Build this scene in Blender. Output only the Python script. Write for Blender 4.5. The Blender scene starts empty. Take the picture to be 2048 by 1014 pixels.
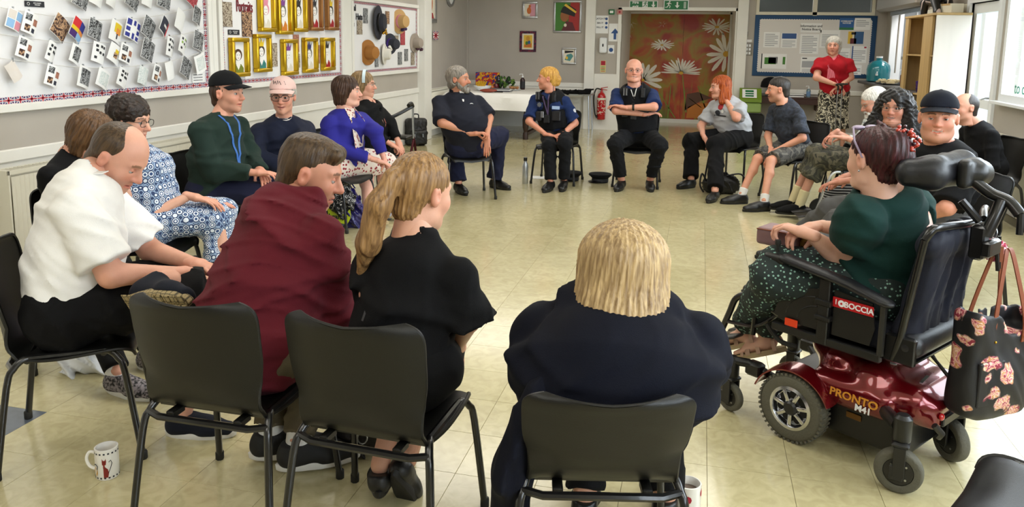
import bpy, math, random
import numpy as np
from mathutils import Vector, Matrix
random.seed(3)
rng = np.random.RandomState(5)
SC = bpy.context.scene
COL = SC.collection
# ---------------------------------------------------------------- camera
def make_camera():
    psi, th, rho = math.radians(13.5), math.radians(8.46), math.radians(0.92)
    f0 = Vector((-math.sin(psi), math.cos(psi), 0)); r0 = Vector((math.cos(psi), math.sin(psi), 0)); z = Vector((0, 0, 1))
    f = f0 * math.cos(th) - z * math.sin(th); u0 = z * math.cos(th) + f0 * math.sin(th)
    R = r0 * math.cos(rho) + u0 * math.sin(rho); U = u0 * math.cos(rho) - r0 * math.sin(rho)
    cd = bpy.data.cameras.new('camera'); cam = bpy.data.objects.new('camera', cd); COL.objects.link(cam)
    m = Matrix((R, U, -f)).transposed().to_4x4(); m.translation = (0, 0, 1.6)
    cam.matrix_world = m
    cd.sensor_width = 36; cd.lens = 36 * 1560 / 2048; cd.shift_y = -192 / 2048
    cd.clip_start = .05; cd.clip_end = 200
    SC.camera = cam
make_camera()
# ---------------------------------------------------------------- world, lamps, exposure
W = bpy.data.worlds.new('world'); SC.world = W; W.use_nodes = True
bg = W.node_tree.nodes['Background']; bg.inputs[0].default_value = (.86, .93, 1, 1); bg.inputs[1].default_value = 5.0
SC.view_settings.view_transform = 'Standard'; SC.view_settings.look = 'None'
SC.view_settings.exposure = 0.5; SC.view_settings.gamma = 1; SC.view_settings.use_curve_mapping = False
def area(name, loc, rot, sx, sy, power, col=(1, 1, 1)):
    l = bpy.data.lights.new(name, 'AREA'); l.shape = 'RECTANGLE'; l.size = sx; l.size_y = sy; l.energy = power; l.color = col
    o = bpy.data.objects.new(name, l); o.location = loc; o.rotation_euler = rot; COL.objects.link(o); return o
for ly in (0.2, 3.8, 7.4, 11.2):
    for lx in (-2.4, 1.2):
        area('ceiling_lamp', (lx, ly, 2.9), (0, 0, 0), 2.4, 1.2, 30, (1, .965, .90))
for wy in (-1.2, 2.6, 7.0):
    area('window_daylight', (2.93, wy, 1.95), (0, math.radians(90), 0), 1.5, 2.8, 38, (.86, .93, 1))
# ---------------------------------------------------------------- tags
def tag(o, label=None, cat=None, group=None, kind=None):
    if label: o['label'] = label
    if cat: o['category'] = cat
    if group: o['group'] = group
    if kind: o['kind'] = kind
    return o
def thing(name, label, cat, loc=(0, 0, 0), rz=0, group=None):
    o = bpy.data.objects.new(name, None); o.empty_display_size = .1
    o.location = loc; o.rotation_euler = (0, 0, rz); COL.objects.link(o)
    return tag(o, label, cat, group)
# ---------------------------------------------------------------- materials
MATS = {}
def lin(c):
    if isinstance(c, str):
        c = [int(c[i:i + 2], 16) / 255 for i in (0, 2, 4)]
        c = [x / 12.92 if x <= .04045 else ((x + .055) / 1.055) ** 2.4 for x in c]
    return (c[0], c[1], c[2], 1)
def mat(key, col='808080', rough=.6, metal=0, bump=0, bscale=60, var=0, vscale=8, emit=0, trans=0, coat=0, sheen=0, attr=False, spec=.5, alpha=1, aniso=None):
    if key in MATS: return MATS[key]
    m = bpy.data.materials.new(key); m.use_nodes = True; MATS[key] = m
    nt = m.node_tree; b = nt.nodes['Principled BSDF']; N = nt.nodes.new; L = nt.links.new
    b.inputs['Base Color'].default_value = lin(col); b.inputs['Roughness'].default_value = rough; b.inputs['Metallic'].default_value = metal
    b.inputs['Specular IOR Level'].default_value = spec
    b.inputs['Coat Weight'].default_value = coat; b.inputs['Sheen Weight'].default_value = sheen
    b.inputs['Transmission Weight'].default_value = trans; b.inputs['Alpha'].default_value = alpha
    if emit: b.inputs['Emission Color'].default_value = lin(col); b.inputs['Emission Strength'].default_value = emit
    tc = N('ShaderNodeTexCoord'); src = None
    if attr:
        a = N('ShaderNodeVertexColor'); a.layer_name = 'Col'; src = a.outputs[0]
    if var:
        n = N('ShaderNodeTexNoise'); n.inputs['Scale'].default_value = vscale; n.inputs['Detail'].default_value = 5
        mp = N('ShaderNodeMapping'); L(tc.outputs['Object'], mp.inputs[0]); L(mp.outputs[0], n.inputs['Vector'])
        if aniso: mp.inputs['Scale'].default_value = aniso
        mr = N('ShaderNodeMapRange'); L(n.outputs[0], mr.inputs[0]); mr.inputs[1].default_value = .3; mr.inputs[2].default_value = .7
        mr.inputs[3].default_value = 1 - var; mr.inputs[4].default_value = 1 + var
        mx = N('ShaderNodeVectorMath'); mx.operation = 'SCALE'
        if src: L(src, mx.inputs[0])
        else: mx.inputs[0].default_value = lin(col)[:3]
        L(mr.outputs[0], mx.inputs['Scale']); L(mx.outputs[0], b.inputs['Base Color'])
    elif src: L(src, b.inputs['Base Color'])
    if bump:
        n = N('ShaderNodeTexNoise'); n.inputs['Scale'].default_value = bscale; n.inputs['Detail'].default_value = 4
        mp = N('ShaderNodeMapping'); L(tc.outputs['Object'], mp.inputs[0]); L(mp.outputs[0], n.inputs['Vector'])
        if aniso: mp.inputs['Scale'].default_value = aniso
        bu = N('ShaderNodeBump'); bu.inputs['Strength'].default_value = bump; bu.inputs['Distance'].default_value = .01
        L(n.outputs[0], bu.inputs['Height']); L(bu.outputs[0], b.inputs['Normal'])
    return m
def pmat(key, fn, rough=.8, bump=0):
    """fn(N,L,coord)->colour socket"""
    if key in MATS: return MATS[key]
    m = mat(key, '808080', rough, bump=bump, bscale=150); nt = m.node_tree; b = nt.nodes['Principled BSDF']
    tc = nt.nodes.new('ShaderNodeTexCoord')
    s = fn(nt.nodes.new, nt.links.new, tc.outputs['Object'])
    nt.links.new(s, b.inputs['Base Color']); return m
def ramp(N, L, src, stops, const=False):
    r = N('ShaderNodeValToRGB'); L(src, r.inputs[0])
    if const: r.color_ramp.interpolation = 'CONSTANT'
    e = r.color_ramp.elements
    while len(e) < len(stops): e.new(.5)
    for i, (p, c) in enumerate(stops): e[i].position = p; e[i].color = lin(c)
    return r.outputs[0]
def noise(N, L, co, scale, detail=2, dist=0, out=0):
    n = N('ShaderNodeTexNoise'); n.inputs['Scale'].default_value = scale; n.inputs['Detail'].default_value = detail; n.inputs['Distortion'].default_value = dist
    L(co, n.inputs['Vector']); return n.outputs[out]
def voro(N, L, co, scale, out='Distance', rnd=1, feat='F1'):
    n = N('ShaderNodeTexVoronoi'); n.feature = feat; n.inputs['Scale'].default_value = scale; n.inputs['Randomness'].default_value = rnd
    L(co, n.inputs['Vector']); return n.outputs[out]
def mixc(N, L, fac, a, b):
    n = N('ShaderNodeMix'); n.data_type = 'RGBA'
    L(fac, n.inputs[0])
    for v, i in ((a, 6), (b, 7)):
        if isinstance(v, str): n.inputs[i].default_value = lin(v)
        else: L(v, n.inputs[i])
    return n.outputs[2]
# ---------------------------------------------------------------- mesh builder
class MB:
    def __init__(s): s.v = []; s.f = []; s.m = []; s.M = Matrix(); s.mi = 0
    def at(s, loc=(0, 0, 0), rx=0, ry=0, rz=0):
        s.M = Matrix.Translation(loc) @ Matrix.Rotation(rz, 4, 'Z') @ Matrix.Rotation(ry, 4, 'Y') @ Matrix.Rotation(rx, 4, 'X'); return s
    def add(s, vs, fs):
        o = len(s.v); s.v += [tuple(s.M @ Vector(v)) for v in vs]; s.f += [tuple(i + o for i in f) for f in fs]; s.m += [s.mi] * len(fs); return s
    def box(s, x0, y0, z0, x1, y1, z1, bev=0):
        if bev:
            b = bev; vs = []; 
            for (z, i) in ((z0, b), (z0 + b, 0), (z1 - b, 0), (z1, b)):
                X0, X1, Y0, Y1 = x0 + i, x1 - i, y0 + i, y1 - i
                c = b * .6 if i == 0 else b * .3
                vs += [(X0 + c, Y0, z), (X1 - c, Y0, z), (X1, Y0 + c, z), (X1, Y1 - c, z), (X1 - c, Y1, z), (X0 + c, Y1, z), (X0, Y1 - c, z), (X0, Y0 + c, z)]
            fs = [tuple(range(7, -1, -1)), tuple(range(24, 32))]
            for k in range(3):
                for j in range(8): fs.append((k * 8 + j, k * 8 + (j + 1) % 8, k * 8 + 8 + (j + 1) % 8, k * 8 + 8 + j))
            return s.add(vs, fs)
        vs = [(x0, y0, z0), (x1, y0, z0), (x1, y1, z0), (x0, y1, z0), (x0, y0, z1), (x1, y0, z1), (x1, y1, z1), (x0, y1, z1)]
        return s.add(vs, [(3, 2, 1, 0), (4, 5, 6, 7), (0, 1, 5, 4), (1, 2, 6, 5), (2, 3, 7, 6), (3, 0, 4, 7)])
    def lathe(s, prof, n=20, cap=True):
        vs = []; fs = []
        for r, z in prof:
            for k in range(n):
                a = 2 * math.pi * k / n; vs.append((r * math.cos(a), r * math.sin(a), z))
        for i in range(len(prof) - 1):
            for k in range(n):
                k2 = (k + 1) % n; fs.append((i * n + k, i * n + k2, (i + 1) * n + k2, (i + 1) * n + k))
        if cap:
            fs.append(tuple(range(n - 1, -1, -1))); fs.append(tuple((len(prof) - 1) * n + k for k in range(n)))
        return s.add(vs, fs)
    def tube(s, pts, r, n=8, close=False):
        pts = [Vector(p) for p in pts]; N = len(pts); rs = r if isinstance(r, (list, tuple)) else [r] * N
        vs = []; fs = []; pu = None
        for i, p in enumerate(pts):
            t = (pts[(i + 1) % N] - pts[i - 1]) if close else (pts[min(i + 1, N - 1)] - pts[max(i - 1, 0)])
            t.normalize()
            if pu is None:
                pu = t.orthogonal().normalized()
            pu = (pu - t * pu.dot(t)); pu.normalize(); w = t.cross(pu)
            for k in range(n):
                a = 2 * math.pi * k / n; vs.append(tuple(p + (pu * math.cos(a) + w * math.sin(a)) * rs[i]))
        R = N if close else N - 1
        for i in range(R):
            j = (i + 1) % N
            for k in range(n):
                k2 = (k + 1) % n; fs.append((i * n + k, i * n + k2, j * n + k2, j * n + k))
        if not close: fs.append(tuple(range(n - 1, -1, -1))); fs.append(tuple((N - 1) * n + k for k in range(n)))
        return s.add(vs, fs)
    def prism(s, poly, z0, z1):
        n = len(poly); vs = [(x, y, z0) for x, y in poly] + [(x, y, z1) for x, y in poly]
        return s.add(vs, [tuple(range(n - 1, -1, -1)), tuple(range(n, 2 * n))] + [(i, (i + 1) % n, n + (i + 1) % n, n + i) for i in range(n)])
    def ball(s, c, r, n=12, m=8):
        r = (r, r, r) if not isinstance(r, (tuple, list)) else r
        vs = [(c[0], c[1], c[2] - r[2])]; fs = []
        for i in range(1, m):
            t = math.pi * i / m
            for k in range(n):
                a = 2 * math.pi * k / n; vs.append((c[0] + r[0] * math.sin(t) * math.cos(a), c[1] + r[1] * math.sin(t) * math.sin(a), c[2] - r[2] * math.cos(t)))
        vs.append((c[0], c[1], c[2] + r[2])); e = len(vs) - 1
        for k in range(n):
            k2 = (k + 1) % n; fs.append((0, 1 + k2, 1 + k)); fs.append((e, e - n + k, e - n + k2))
            for i in range(m - 2): fs.append((1 + i * n + k, 1 + i * n + k2, 1 + (i + 1) * n + k2, 1 + (i + 1) * n + k))
        return s.add(vs, fs)
    def sheet(s, P, th=.003, nrm=None):
        """grid of points P[i][j] made solid"""
        P = np.array(P, float); a, b = P.shape[:2]
        du = np.gradient(P, axis=0); dv = np.gradient(P, axis=1); nn = np.cross(du, dv); nn /= np.linalg.norm(nn, axis=2, keepdims=True) + 1e-9
        Q = P - nn * th
        vs = [tuple(x) for x in P.reshape(-1, 3)] + [tuple(x) for x in Q.reshape(-1, 3)]; o = a * b; fs = []
        I = lambda i, j: i * b + j
        for i in range(a - 1):
            for j in range(b - 1):
                fs.append((I(i, j), I(i + 1, j), I(i + 1, j + 1), I(i, j + 1))); fs.append((o + I(i, j), o + I(i, j + 1), o + I(i + 1, j + 1), o + I(i + 1, j)))
        for j in range(b - 1):
            fs.append((I(0, j), I(0, j + 1), o + I(0, j + 1), o + I(0, j))); fs.append((I(a - 1, j + 1), I(a - 1, j), o + I(a - 1, j), o + I(a - 1, j + 1)))
        for i in range(a - 1):
            fs.append((I(i + 1, 0), I(i, 0), o + I(i, 0), o + I(i + 1, 0))); fs.append((I(i, b - 1), I(i + 1, b - 1), o + I(i + 1, b - 1), o + I(i, b - 1)))
        return s.add(vs, fs)
    def mesh(s, name, mats, smooth=40):
        me = bpy.data.meshes.new(name); me.from_pydata(s.v, [], s.f)
        for m in (mats if isinstance(mats, (list, tuple)) else [mats]): me.materials.append(m)
        me.polygons.foreach_set('material_index', s.m)
        if smooth:
            me.polygons.foreach_set('use_smooth', [True] * len(s.f)); me.set_sharp_from_angle(angle=math.radians(smooth))
        me.update(); return me
    def obj(s, name, mats, parent=None, loc=None, smooth=40):
        o = bpy.data.objects.new(name, s.mesh(name, mats, smooth)); COL.objects.link(o)
        if parent: o.parent = parent
        if loc: o.location = loc
        return o
def link(name, me, parent=None, loc=None, rot=None, label=None):
    o = bpy.data.objects.new(name, me); COL.objects.link(o)
    if parent: o.parent = parent
    if loc: o.location = loc
    if rot: o.rotation_euler = rot
    if label: o['label'] = label
    return o
def bez(P, n=8):
    """Catmull-Rom through points"""
    P = [Vector(p) for p in P]; out = []
    for i in range(len(P) - 1):
        a = P[max(i - 1, 0)]; b = P[i]; c = P[i + 1]; d = P[min(i + 2, len(P) - 1)]
        for k in range(n):
            t = k / n; out.append(.5 * ((2 * b) + (c - a) * t + (2 * a - 5 * b + 4 * c - d) * t * t + (3 * b - a - 3 * c + d) * t ** 3))
    return out + [P[-1]]
def text(body, size, m, parent, loc, rot, th=.001, align='CENTER', sx=1, name='lettering', bold=0):
    cu = bpy.data.curves.new('txt', 'FONT'); cu.body = body; cu.size = size; cu.extrude = th; cu.align_x = align; cu.align_y = 'CENTER'; cu.offset = bold; cu.resolution_u = 3
    t = bpy.data.objects.new('txt', cu); me = bpy.data.meshes.new_from_object(t)
    bpy.data.objects.remove(t); me.materials.clear(); me.materials.append(m)
    o = link(name, me, parent, loc, rot); o.scale = (sx, 1, 1); return o
def copy_tree(o, parent=None, par=True):
    c = o.copy(); COL.objects.link(c)
    if parent: c.parent = parent
    for ch in list(o.children): copy_tree(ch, c)
    return c
# ---------------------------------------------------------------- implicit surfaces
class Field:
    def __init__(s, h): s.h = h; s.P = []
    def cap(s, a, b, ra, rb, k=.03, n=None, kn=1, fa=0, fb=0, sub=0):
        a = np.array(a, float); b = np.array(b, float); e = max(ra, rb) / min(kn, 1) + k
        s.P.append(('c', np.minimum(a, b) - e, np.maximum(a, b) + e, a, b, ra, rb, k, None if n is None else np.array(n, float), kn, fa, fb, sub)); return s
    def ell(s, c, r, k=.02, R=None, sub=0):
        c = np.array(c, float); r = np.array(r, float); e = (r.max() if R is not None else r) + k
        s.P.append(('e', c - e, c + e, c, r, k, R, sub)); return s
    def cut(s, p, n):
        """remove the half space on the side n points to"""
        s.P.append(('h', None, None, np.array(p, float), np.array(n, float) / np.linalg.norm(n))); return s
    def box(s, lo, hi, r=.02, k=.02, sub=0):
        lo = np.array(lo, float); hi = np.array(hi, float)
        s.P.append(('b', lo - k - .01, hi + k + .01, lo, hi, r, k, sub)); return s
    def build(s, folds=0, fscale=14, seed=0, warp=None, smooth=1, fdir=None):
        h = s.h; add = [p for p in s.P if p[1] is not None and not p[-1]]
        lo = np.min([p[1] for p in add], 0) - 2 * h; hi = np.max([p[2] for p in add], 0) + 2 * h
        n = np.ceil((hi - lo) / h).astype(int) + 1
        F = np.full(n, .2, np.float32); ax = [(lo[i] + h * np.arange(n[i])).astype(np.float32) for i in range(3)]
        for p in s.P:
            if p[0] == 'h':
                d = (ax[0][:, None, None] - p[3][0]) * p[4][0] + (ax[1][None, :, None] - p[3][1]) * p[4][1] + (ax[2][None, None, :] - p[3][2]) * p[4][2]
                F = np.maximum(F, d); continue
            i0 = np.clip(((p[1] - lo) / h).astype(int) - 2, 0, n - 1); i1 = np.clip(((p[2] - lo) / h).astype(int) + 3, 1, n)
            if (i1 <= i0).any(): continue
            sl = tuple(slice(i0[i], i1[i]) for i in range(3))
            X = ax[0][sl[0]][:, None, None]; Y = ax[1][sl[1]][None, :, None]; Z = ax[2][sl[2]][None, None, :]
            if p[0] == 'c':
                _, _, _, a, b, ra, rb, k, nv, kn, fa, fb, sub = p
                ba = b - a; qx, qy, qz = X - a[0], Y - a[1], Z - a[2]
                L0 = np.linalg.norm(ba) + 1e-9; uu = ba / L0; al = qx * uu[0] + qy * uu[1] + qz * uu[2]
                if nv is not None:
                    t = (qx * nv[0] + qy * nv[1] + qz * nv[2]) * (kn - 1)
                    qx = qx + t * nv[0]; qy = qy + t * nv[1]; qz = qz + t * nv[2]; ba = ba + (ba @ nv) * (kn - 1) * nv
                t = np.clip((qx * ba[0] + qy * ba[1] + qz * ba[2]) / (ba @ ba + 1e-9), 0, 1)
                d = np.sqrt((qx - ba[0] * t) ** 2 + (qy - ba[1] * t) ** 2 + (qz - ba[2] * t) ** 2) - (ra + (rb - ra) * t)
                if fa: d = np.maximum(d, -al)
                if fb: d = np.maximum(d, al - L0)
            elif p[0] == 'e':
                _, _, _, c, r, k, R, sub = p
                q = [X - c[0], Y - c[1], Z - c[2]]
                if R is not None: q = [q[0] * R[j][0] + q[1] * R[j][1] + q[2] * R[j][2] for j in range(3)]
                k0 = np.sqrt((q[0] / r[0]) ** 2 + (q[1] / r[1]) ** 2 + (q[2] / r[2]) ** 2); k1 = np.sqrt((q[0] / r[0] ** 2) ** 2 + (q[1] / r[1] ** 2) ** 2 + (q[2] / r[2] ** 2) ** 2)
                d = k0 * (k0 - 1) / (k1 + 1e-6)
            else:
                _, _, _, l, u, r, k, sub = p
                c = (l + u) / 2; e = (u - l) / 2 - r
                q = [np.abs(X - c[0]) - e[0], np.abs(Y - c[1]) - e[1], np.abs(Z - c[2]) - e[2]]
                d = np.sqrt(np.maximum(q[0], 0) ** 2 + np.maximum(q[1], 0) ** 2 + np.maximum(q[2], 0) ** 2) + np.minimum(np.maximum(np.maximum(q[0], q[1]), q[2]), 0) - r
            G = F[sl]
            if sub: d = -d; hh = np.maximum(k - np.abs(G - d), 0) / k; F[sl] = np.maximum(G, d) + hh * hh * k * .25
            else: hh = np.maximum(k - np.abs(G - d), 0) / k; F[sl] = np.minimum(G, d) - hh * hh * k * .25
        if folds or warp:
            I = np.nonzero(np.abs(F) < .05 + folds); x, y, z = ax[0][I[0]], ax[1][I[1]], ax[2][I[2]]
            if folds:
                r = np.random.RandomState(seed); acc = 0
                wx = .05 * np.sin(9 * y + 7 * z + seed); wz = .05 * np.sin(8 * x + 6 * y + 2 * seed)
                for j in range(7):
                    d = r.normal(size=3)
                    if fdir is not None: d = d * .45 + np.array(fdir) * r.uniform(.6, 1.5)
                    d = d * fscale * (1 + .45 * j); e = r.normal(size=3) * 5
                    m = .5 + .5 * np.sin(e[0] * x + e[1] * y + e[2] * z + r.uniform(0, 6))
                    sn = np.abs(np.sin(.5 * (d[0] * (x + wx) + d[1] * (y + wx * .5) + d[2] * (z + wz)) + r.uniform(0, 6)))
                    acc = acc + m * (np.exp(-(sn / .30) ** 2) * -1.6 + .35) / (1 + .35 * j)
                F[I] += folds * 1.2 * acc.astype(np.float32)
            if warp: F[I] += warp(x, y, z)
        return nets(F, lo, h, smooth)
def nets(F, lo, h, smooth=1):
    s = F < 0; n = F.shape
    c = [(i, j, k) for i in (0, 1) for j in (0, 1) for k in (0, 1)]
    cnt = np.zeros((n[0] - 1, n[1] - 1, n[2] - 1), np.uint8)
    for i, j, k in c: cnt += s[i:n[0] - 1 + i, j:n[1] - 1 + j, k:n[2] - 1 + k]
    act = (cnt > 0) & (cnt < 8); ids = np.argwhere(act); idx = np.full(act.shape, -1, np.int64); idx[act] = np.arange(len(ids))
    V = [F[ids[:, 0] + i, ids[:, 1] + j, ids[:, 2] + k] for i, j, k in c]
    acc = np.zeros((len(ids), 3)); m = np.zeros(len(ids))
    for a in range(8):
        for b in range(a + 1, 8):
            if sum(abs(c[a][q] - c[b][q]) for q in range(3)) != 1: continue
            e = (V[a] < 0) != (V[b] < 0); t = V[a][e] / (V[a][e] - V[b][e])
            acc[e] += np.array(c[a]) + t[:, None] * (np.array(c[b]) - np.array(c[a])); m[e] += 1
    P = (ids + acc / m[:, None]) * h + lo
    Q = []
    for axn in range(3):
        o = [q for q in range(3) if q != axn]
        A = [slice(None)] * 3; B = [slice(None)] * 3; A[axn] = slice(0, n[axn] - 1); B[axn] = slice(1, n[axn])
        for q in o: A[q] = B[q] = slice(1, n[q] - 1)
        sa = s[tuple(A)]; sb = s[tuple(B)]
        for flip, msk in ((0, sa & ~sb), (1, ~sa & sb)):
            E = np.argwhere(msk)
            if not len(E): continue
            E[:, o[0]] += 1; E[:, o[1]] += 1
            def g(d0, d1):
                x = E.copy(); x[:, o[0]] -= d0; x[:, o[1]] -= d1; return idx[x[:, 0], x[:, 1], x[:, 2]]
            q = np.stack([g(1, 1), g(0, 1), g(0, 0), g(1, 0)], 1)
            if flip ^ (axn == 1): q = q[:, ::-1]
            Q.append(q)
    Q = np.concatenate(Q)
    for _ in range(smooth):
        e = np.concatenate([Q[:, [0, 1]], Q[:, [1, 2]], Q[:, [2, 3]], Q[:, [3, 0]]]); e = np.concatenate([e, e[:, ::-1]])
        w = np.bincount(e[:, 0], minlength=len(P)); S = np.stack([np.bincount(e[:, 0], P[e[:, 1], q], len(P)) for q in range(3)], 1)
        P = P * .5 + .5 * S / np.maximum(w, 1)[:, None]
    return P, Q
def npmesh(name, P, Q, mats, cols=None, mi=None):
    me = bpy.data.meshes.new(name); me.vertices.add(len(P)); me.vertices.foreach_set('co', np.asarray(P, np.float32).ravel())
    me.loops.add(len(Q) * 4); me.loops.foreach_set('vertex_index', np.asarray(Q, np.int32).ravel())
    me.polygons.add(len(Q)); me.polygons.foreach_set('loop_start', np.arange(len(Q), dtype=np.int32) * 4)
    me.polygons.foreach_set('use_smooth', np.ones(len(Q), bool))
    for m in (mats if isinstance(mats, (list, tuple)) else [mats]): me.materials.append(m)
    if mi is not None: me.polygons.foreach_set('material_index', np.asarray(mi, np.int32))
    me.update(calc_edges=True); me.validate()
    if cols is not None:
        a = me.color_attributes.new('Col', 'FLOAT_COLOR', 'POINT'); c = np.ones((len(P), 4), np.float32); c[:, :3] = cols; a.data.foreach_set('color', c.ravel())
    return me
def fobj(name, PQ, m, parent=None, org=(0, 0, 0), M=None):
    P, Q = PQ; P = P - np.array(org); o = link(name, npmesh(name, P, Q, m), parent)
    if M is not None: o.matrix_local = M
    return o
# ---------------------------------------------------------------- survey helpers: a sight line met with a real plane of the room
CM = SC.camera.matrix_world.copy(); CMr = CM.to_3x3()
def sight(x, y): return CMr @ Vector(((x - 1024) / 1560, -(y - 315) / 1560, -1))
def on_x(x, y, X): d = sight(x, y); return Vector((0, 0, 1.6)) + d * (X / d.x)
def on_y(x, y, Y): d = sight(x, y); return Vector((0, 0, 1.6)) + d * (Y / d.y)
def on_z(x, y, Z): d = sight(x, y); return Vector((0, 0, 1.6)) + d * ((Z - 1.6) / d.z)
XL, XR, YF, YB, ZC = -4.39, 3.0, 14.47, -3.2, 3.0
# ---------------------------------------------------------------- materials of the room
def wall_col(N, L, co):
    n = noise(N, L, co, 1.3, 3)
    return ramp(N, L, n, [(.3, 'ABA49A'), (.7, 'B5AEA4')])
M_wall = pmat('wall_paint', wall_col, .7, bump=.03)
M_white = mat('white_gloss', 'E6E4DD', .45, bump=.02, bscale=30, var=.03, vscale=3)
M_cream = mat('cream_gloss', 'D8D2BE', .45)
M_pvc = mat('white_plastic', 'E9ECEE', .35)
M_ceil = mat('ceiling_white', 'E8E6E0', .9)
M_black = mat('black_plastic', '141414', .38, bump=.05, bscale=400)
M_blackm = mat('black_metal', '0D0D0E', .28, coat=.3)
M_rub = mat('black_rubber', '16150F', .7)
M_chrome = mat('chrome', 'C9CBCF', .18, 1)
M_steel = mat('brushed_steel', 'B4B8BC', .32, 1)
M_paper = mat('paper', 'EDEDEC', .7)
M_ink = mat('ink', '22242A', .7)
def glass_mat():
    m = bpy.data.materials.new('window_glass'); m.use_nodes = True; nt = m.node_tree; nt.nodes.clear()
    o = nt.nodes.new('ShaderNodeOutputMaterial'); t = nt.nodes.new('ShaderNodeBsdfTransparent'); g = nt.nodes.new('ShaderNodeBsdfGlossy'); x = nt.nodes.new('ShaderNodeMixShader'); f = nt.nodes.new('ShaderNodeMath'); lw = nt.nodes.new('ShaderNodeLayerWeight'); f.operation = 'POWER'; nt.links.new(lw.outputs['Facing'], f.inputs[0]); f.inputs[1].default_value = 5; g.inputs['Roughness'].default_value = .02; t.inputs[0].default_value = (.93, .96, .97, 1)
    nt.links.new(f.outputs[0], x.inputs[0]); nt.links.new(t.outputs[0], x.inputs[1]); nt.links.new(g.outputs[0], x.inputs[2]); nt.links.new(x.outputs[0], o.inputs[0]); return m
M_glass = glass_mat()
# ---------------------------------------------------------------- floor: vinyl tiles on a screed
def tile_col(base):
    def fn(N, L, co):
        oi = N('ShaderNodeObjectInfo'); g = N('ShaderNodeNewGeometry')
        n = noise(N, L, g.outputs['Position'], 1.1, 6, .5)
        n2 = noise(N, L, g.outputs['Position'], 14, 6, 1.5)
        mp = N('ShaderNodeMapping'); mp.inputs['Scale'].default_value = (3, 30, 3); mp.inputs['Rotation'].default_value = (0, 0, .3); L(g.outputs['Position'], mp.inputs[0])
        sc = ramp(N, L, noise(N, L, mp.outputs[0], 1.4, 8), [(.62, '000000'), (.72, '303030')])
        a = N('ShaderNodeMath'); a.operation = 'MULTIPLY_ADD'; L(oi.outputs['Random'], a.inputs[0]); a.inputs[1].default_value = .22; L(n, a.inputs[2])
        c = ramp(N, L, a.outputs[0], base)
        sp = ramp(N, L, n2, [(.35, 'C9C4B4'), (.62, 'FFFFFF')])
        m = N('ShaderNodeMix'); m.data_type = 'RGBA'; m.blend_type = 'MULTIPLY'; m.inputs[0].default_value = .35; L(c, m.inputs[6]); L(sp, m.inputs[7])
        return mixc(N, L, sc, m.outputs[2], '8D8468')
    return fn
M_tile = pmat('vinyl_tile', tile_col([(.3, 'B8AE84'), (.85, 'CBC198')]), .2)
M_tile_dark = pmat('dark_vinyl_tile', tile_col([(.3, '5C6470'), (.85, '6B7480')]), .25)
for m_ in (M_tile, M_tile_dark):
    b = m_.node_tree.nodes['Principled BSDF']; b.inputs['Coat Weight'].default_value = .5; b.inputs['Coat Roughness'].default_value = .12
    N_, L_ = m_.node_tree.nodes.new, m_.node_tree.links.new
    g = N_('ShaderNodeNewGeometry'); n = noise(N_, L_, g.outputs['Position'], 2.2, 4, .4); r = N_('ShaderNodeMapRange'); r.inputs[3].default_value = .12; r.inputs[4].default_value = .3; L_(n, r.inputs[0]); L_(r.outputs[0], b.inputs['Roughness'])
    bu = N_('ShaderNodeBump'); bu.inputs['Strength'].default_value = .12; bu.inputs['Distance'].default_value = .004; L_(noise(N_, L_, g.outputs['Position'], 5, 5), bu.inputs['Height']); L_(bu.outputs[0], b.inputs['Normal']); L_(bu.outputs[0], b.inputs['Coat Normal'])
M_screed = mat('joint_dirt', '6F684F', .9)
mb = MB(); mb.box(XL - .15, YB - .15, -.12, XR + .15, YF + 2.1, -.0025); floor = tag(mb.obj('floor', M_screed), kind='structure')
T = .305; gx0, gy0 = .40, 3.20
def tile_mesh(m, s=.3043):
    t = MB(); h = s / 2; b = .0008
    t.add([(-h, -h, -.0025), (h, -h, -.0025), (h, h, -.0025), (-h, h, -.0025), (-h + b, -h + b, 0), (h - b, -h + b, 0), (h - b, h - b, 0), (-h + b, h - b, 0)], [(4, 5, 6, 7), (0, 1, 5, 4), (1, 2, 6, 5), (2, 3, 7, 6), (3, 0, 4, 7)])
    return t.mesh('tile', m, smooth=0)
tm, tmd = tile_mesh(M_tile), tile_mesh(M_tile_dark)
dark = {(-11, -3), (-11, 23), (3, 5), (-11, 10), (3, 18), (-4, 30)}
cells = []
for i in range(-17, 9):
    for j in range(-21, 45):
        x0, y0 = gx0 + i * T, gy0 + j * T
        if x0 + T < XL or x0 + T > XR + .02 or y0 + T > YF + 2.0: continue
        if y0 > YF - .1 and not (-1.6 < x0 < .6): continue
        cx, cy = x0 + T / 2, y0 + T / 2
        p = (Vector((cx, cy, 0)) - Vector((0, 0, 1.6))); q = CMr.transposed() @ p
        vis = q.z < -.5 and abs(q.x / q.z) < .72 and -.50 < q.y / -q.z < .3
        cells.append((0 if vis else 1, p.length, i, j, cx, cy))
cells.sort(); rest = MB()
for n, (v, d, i, j, cx, cy) in enumerate(cells):
    if (i, j) in dark: link('tile', tmd, floor, (cx, cy, 0), label='dark grey tile')
    elif n < 290: link('tile', tm, floor, (cx, cy, 0))
    else:
        h = .1522; rest.add([(cx - h, cy - h, 0), (cx + h, cy - h, 0), (cx + h, cy + h, 0), (cx - h, cy + h, 0)], [(0, 1, 2, 3)])
        for a_, b_ in (((-h, -h), (h, -h)), ((h, -h), (h, h)), ((h, h), (-h, h)), ((-h, h), (-h, -h))):
            rest.add([(cx + a_[0], cy + a_[1], -.0025), (cx + b_[0], cy + b_[1], -.0025), (cx + b_[0], cy + b_[1], 0), (cx + a_[0], cy + a_[1], 0)], [(0, 1, 2, 3)])
tag(rest.obj('tiles', M_tile, floor, smooth=0), kind='stuff')
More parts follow.
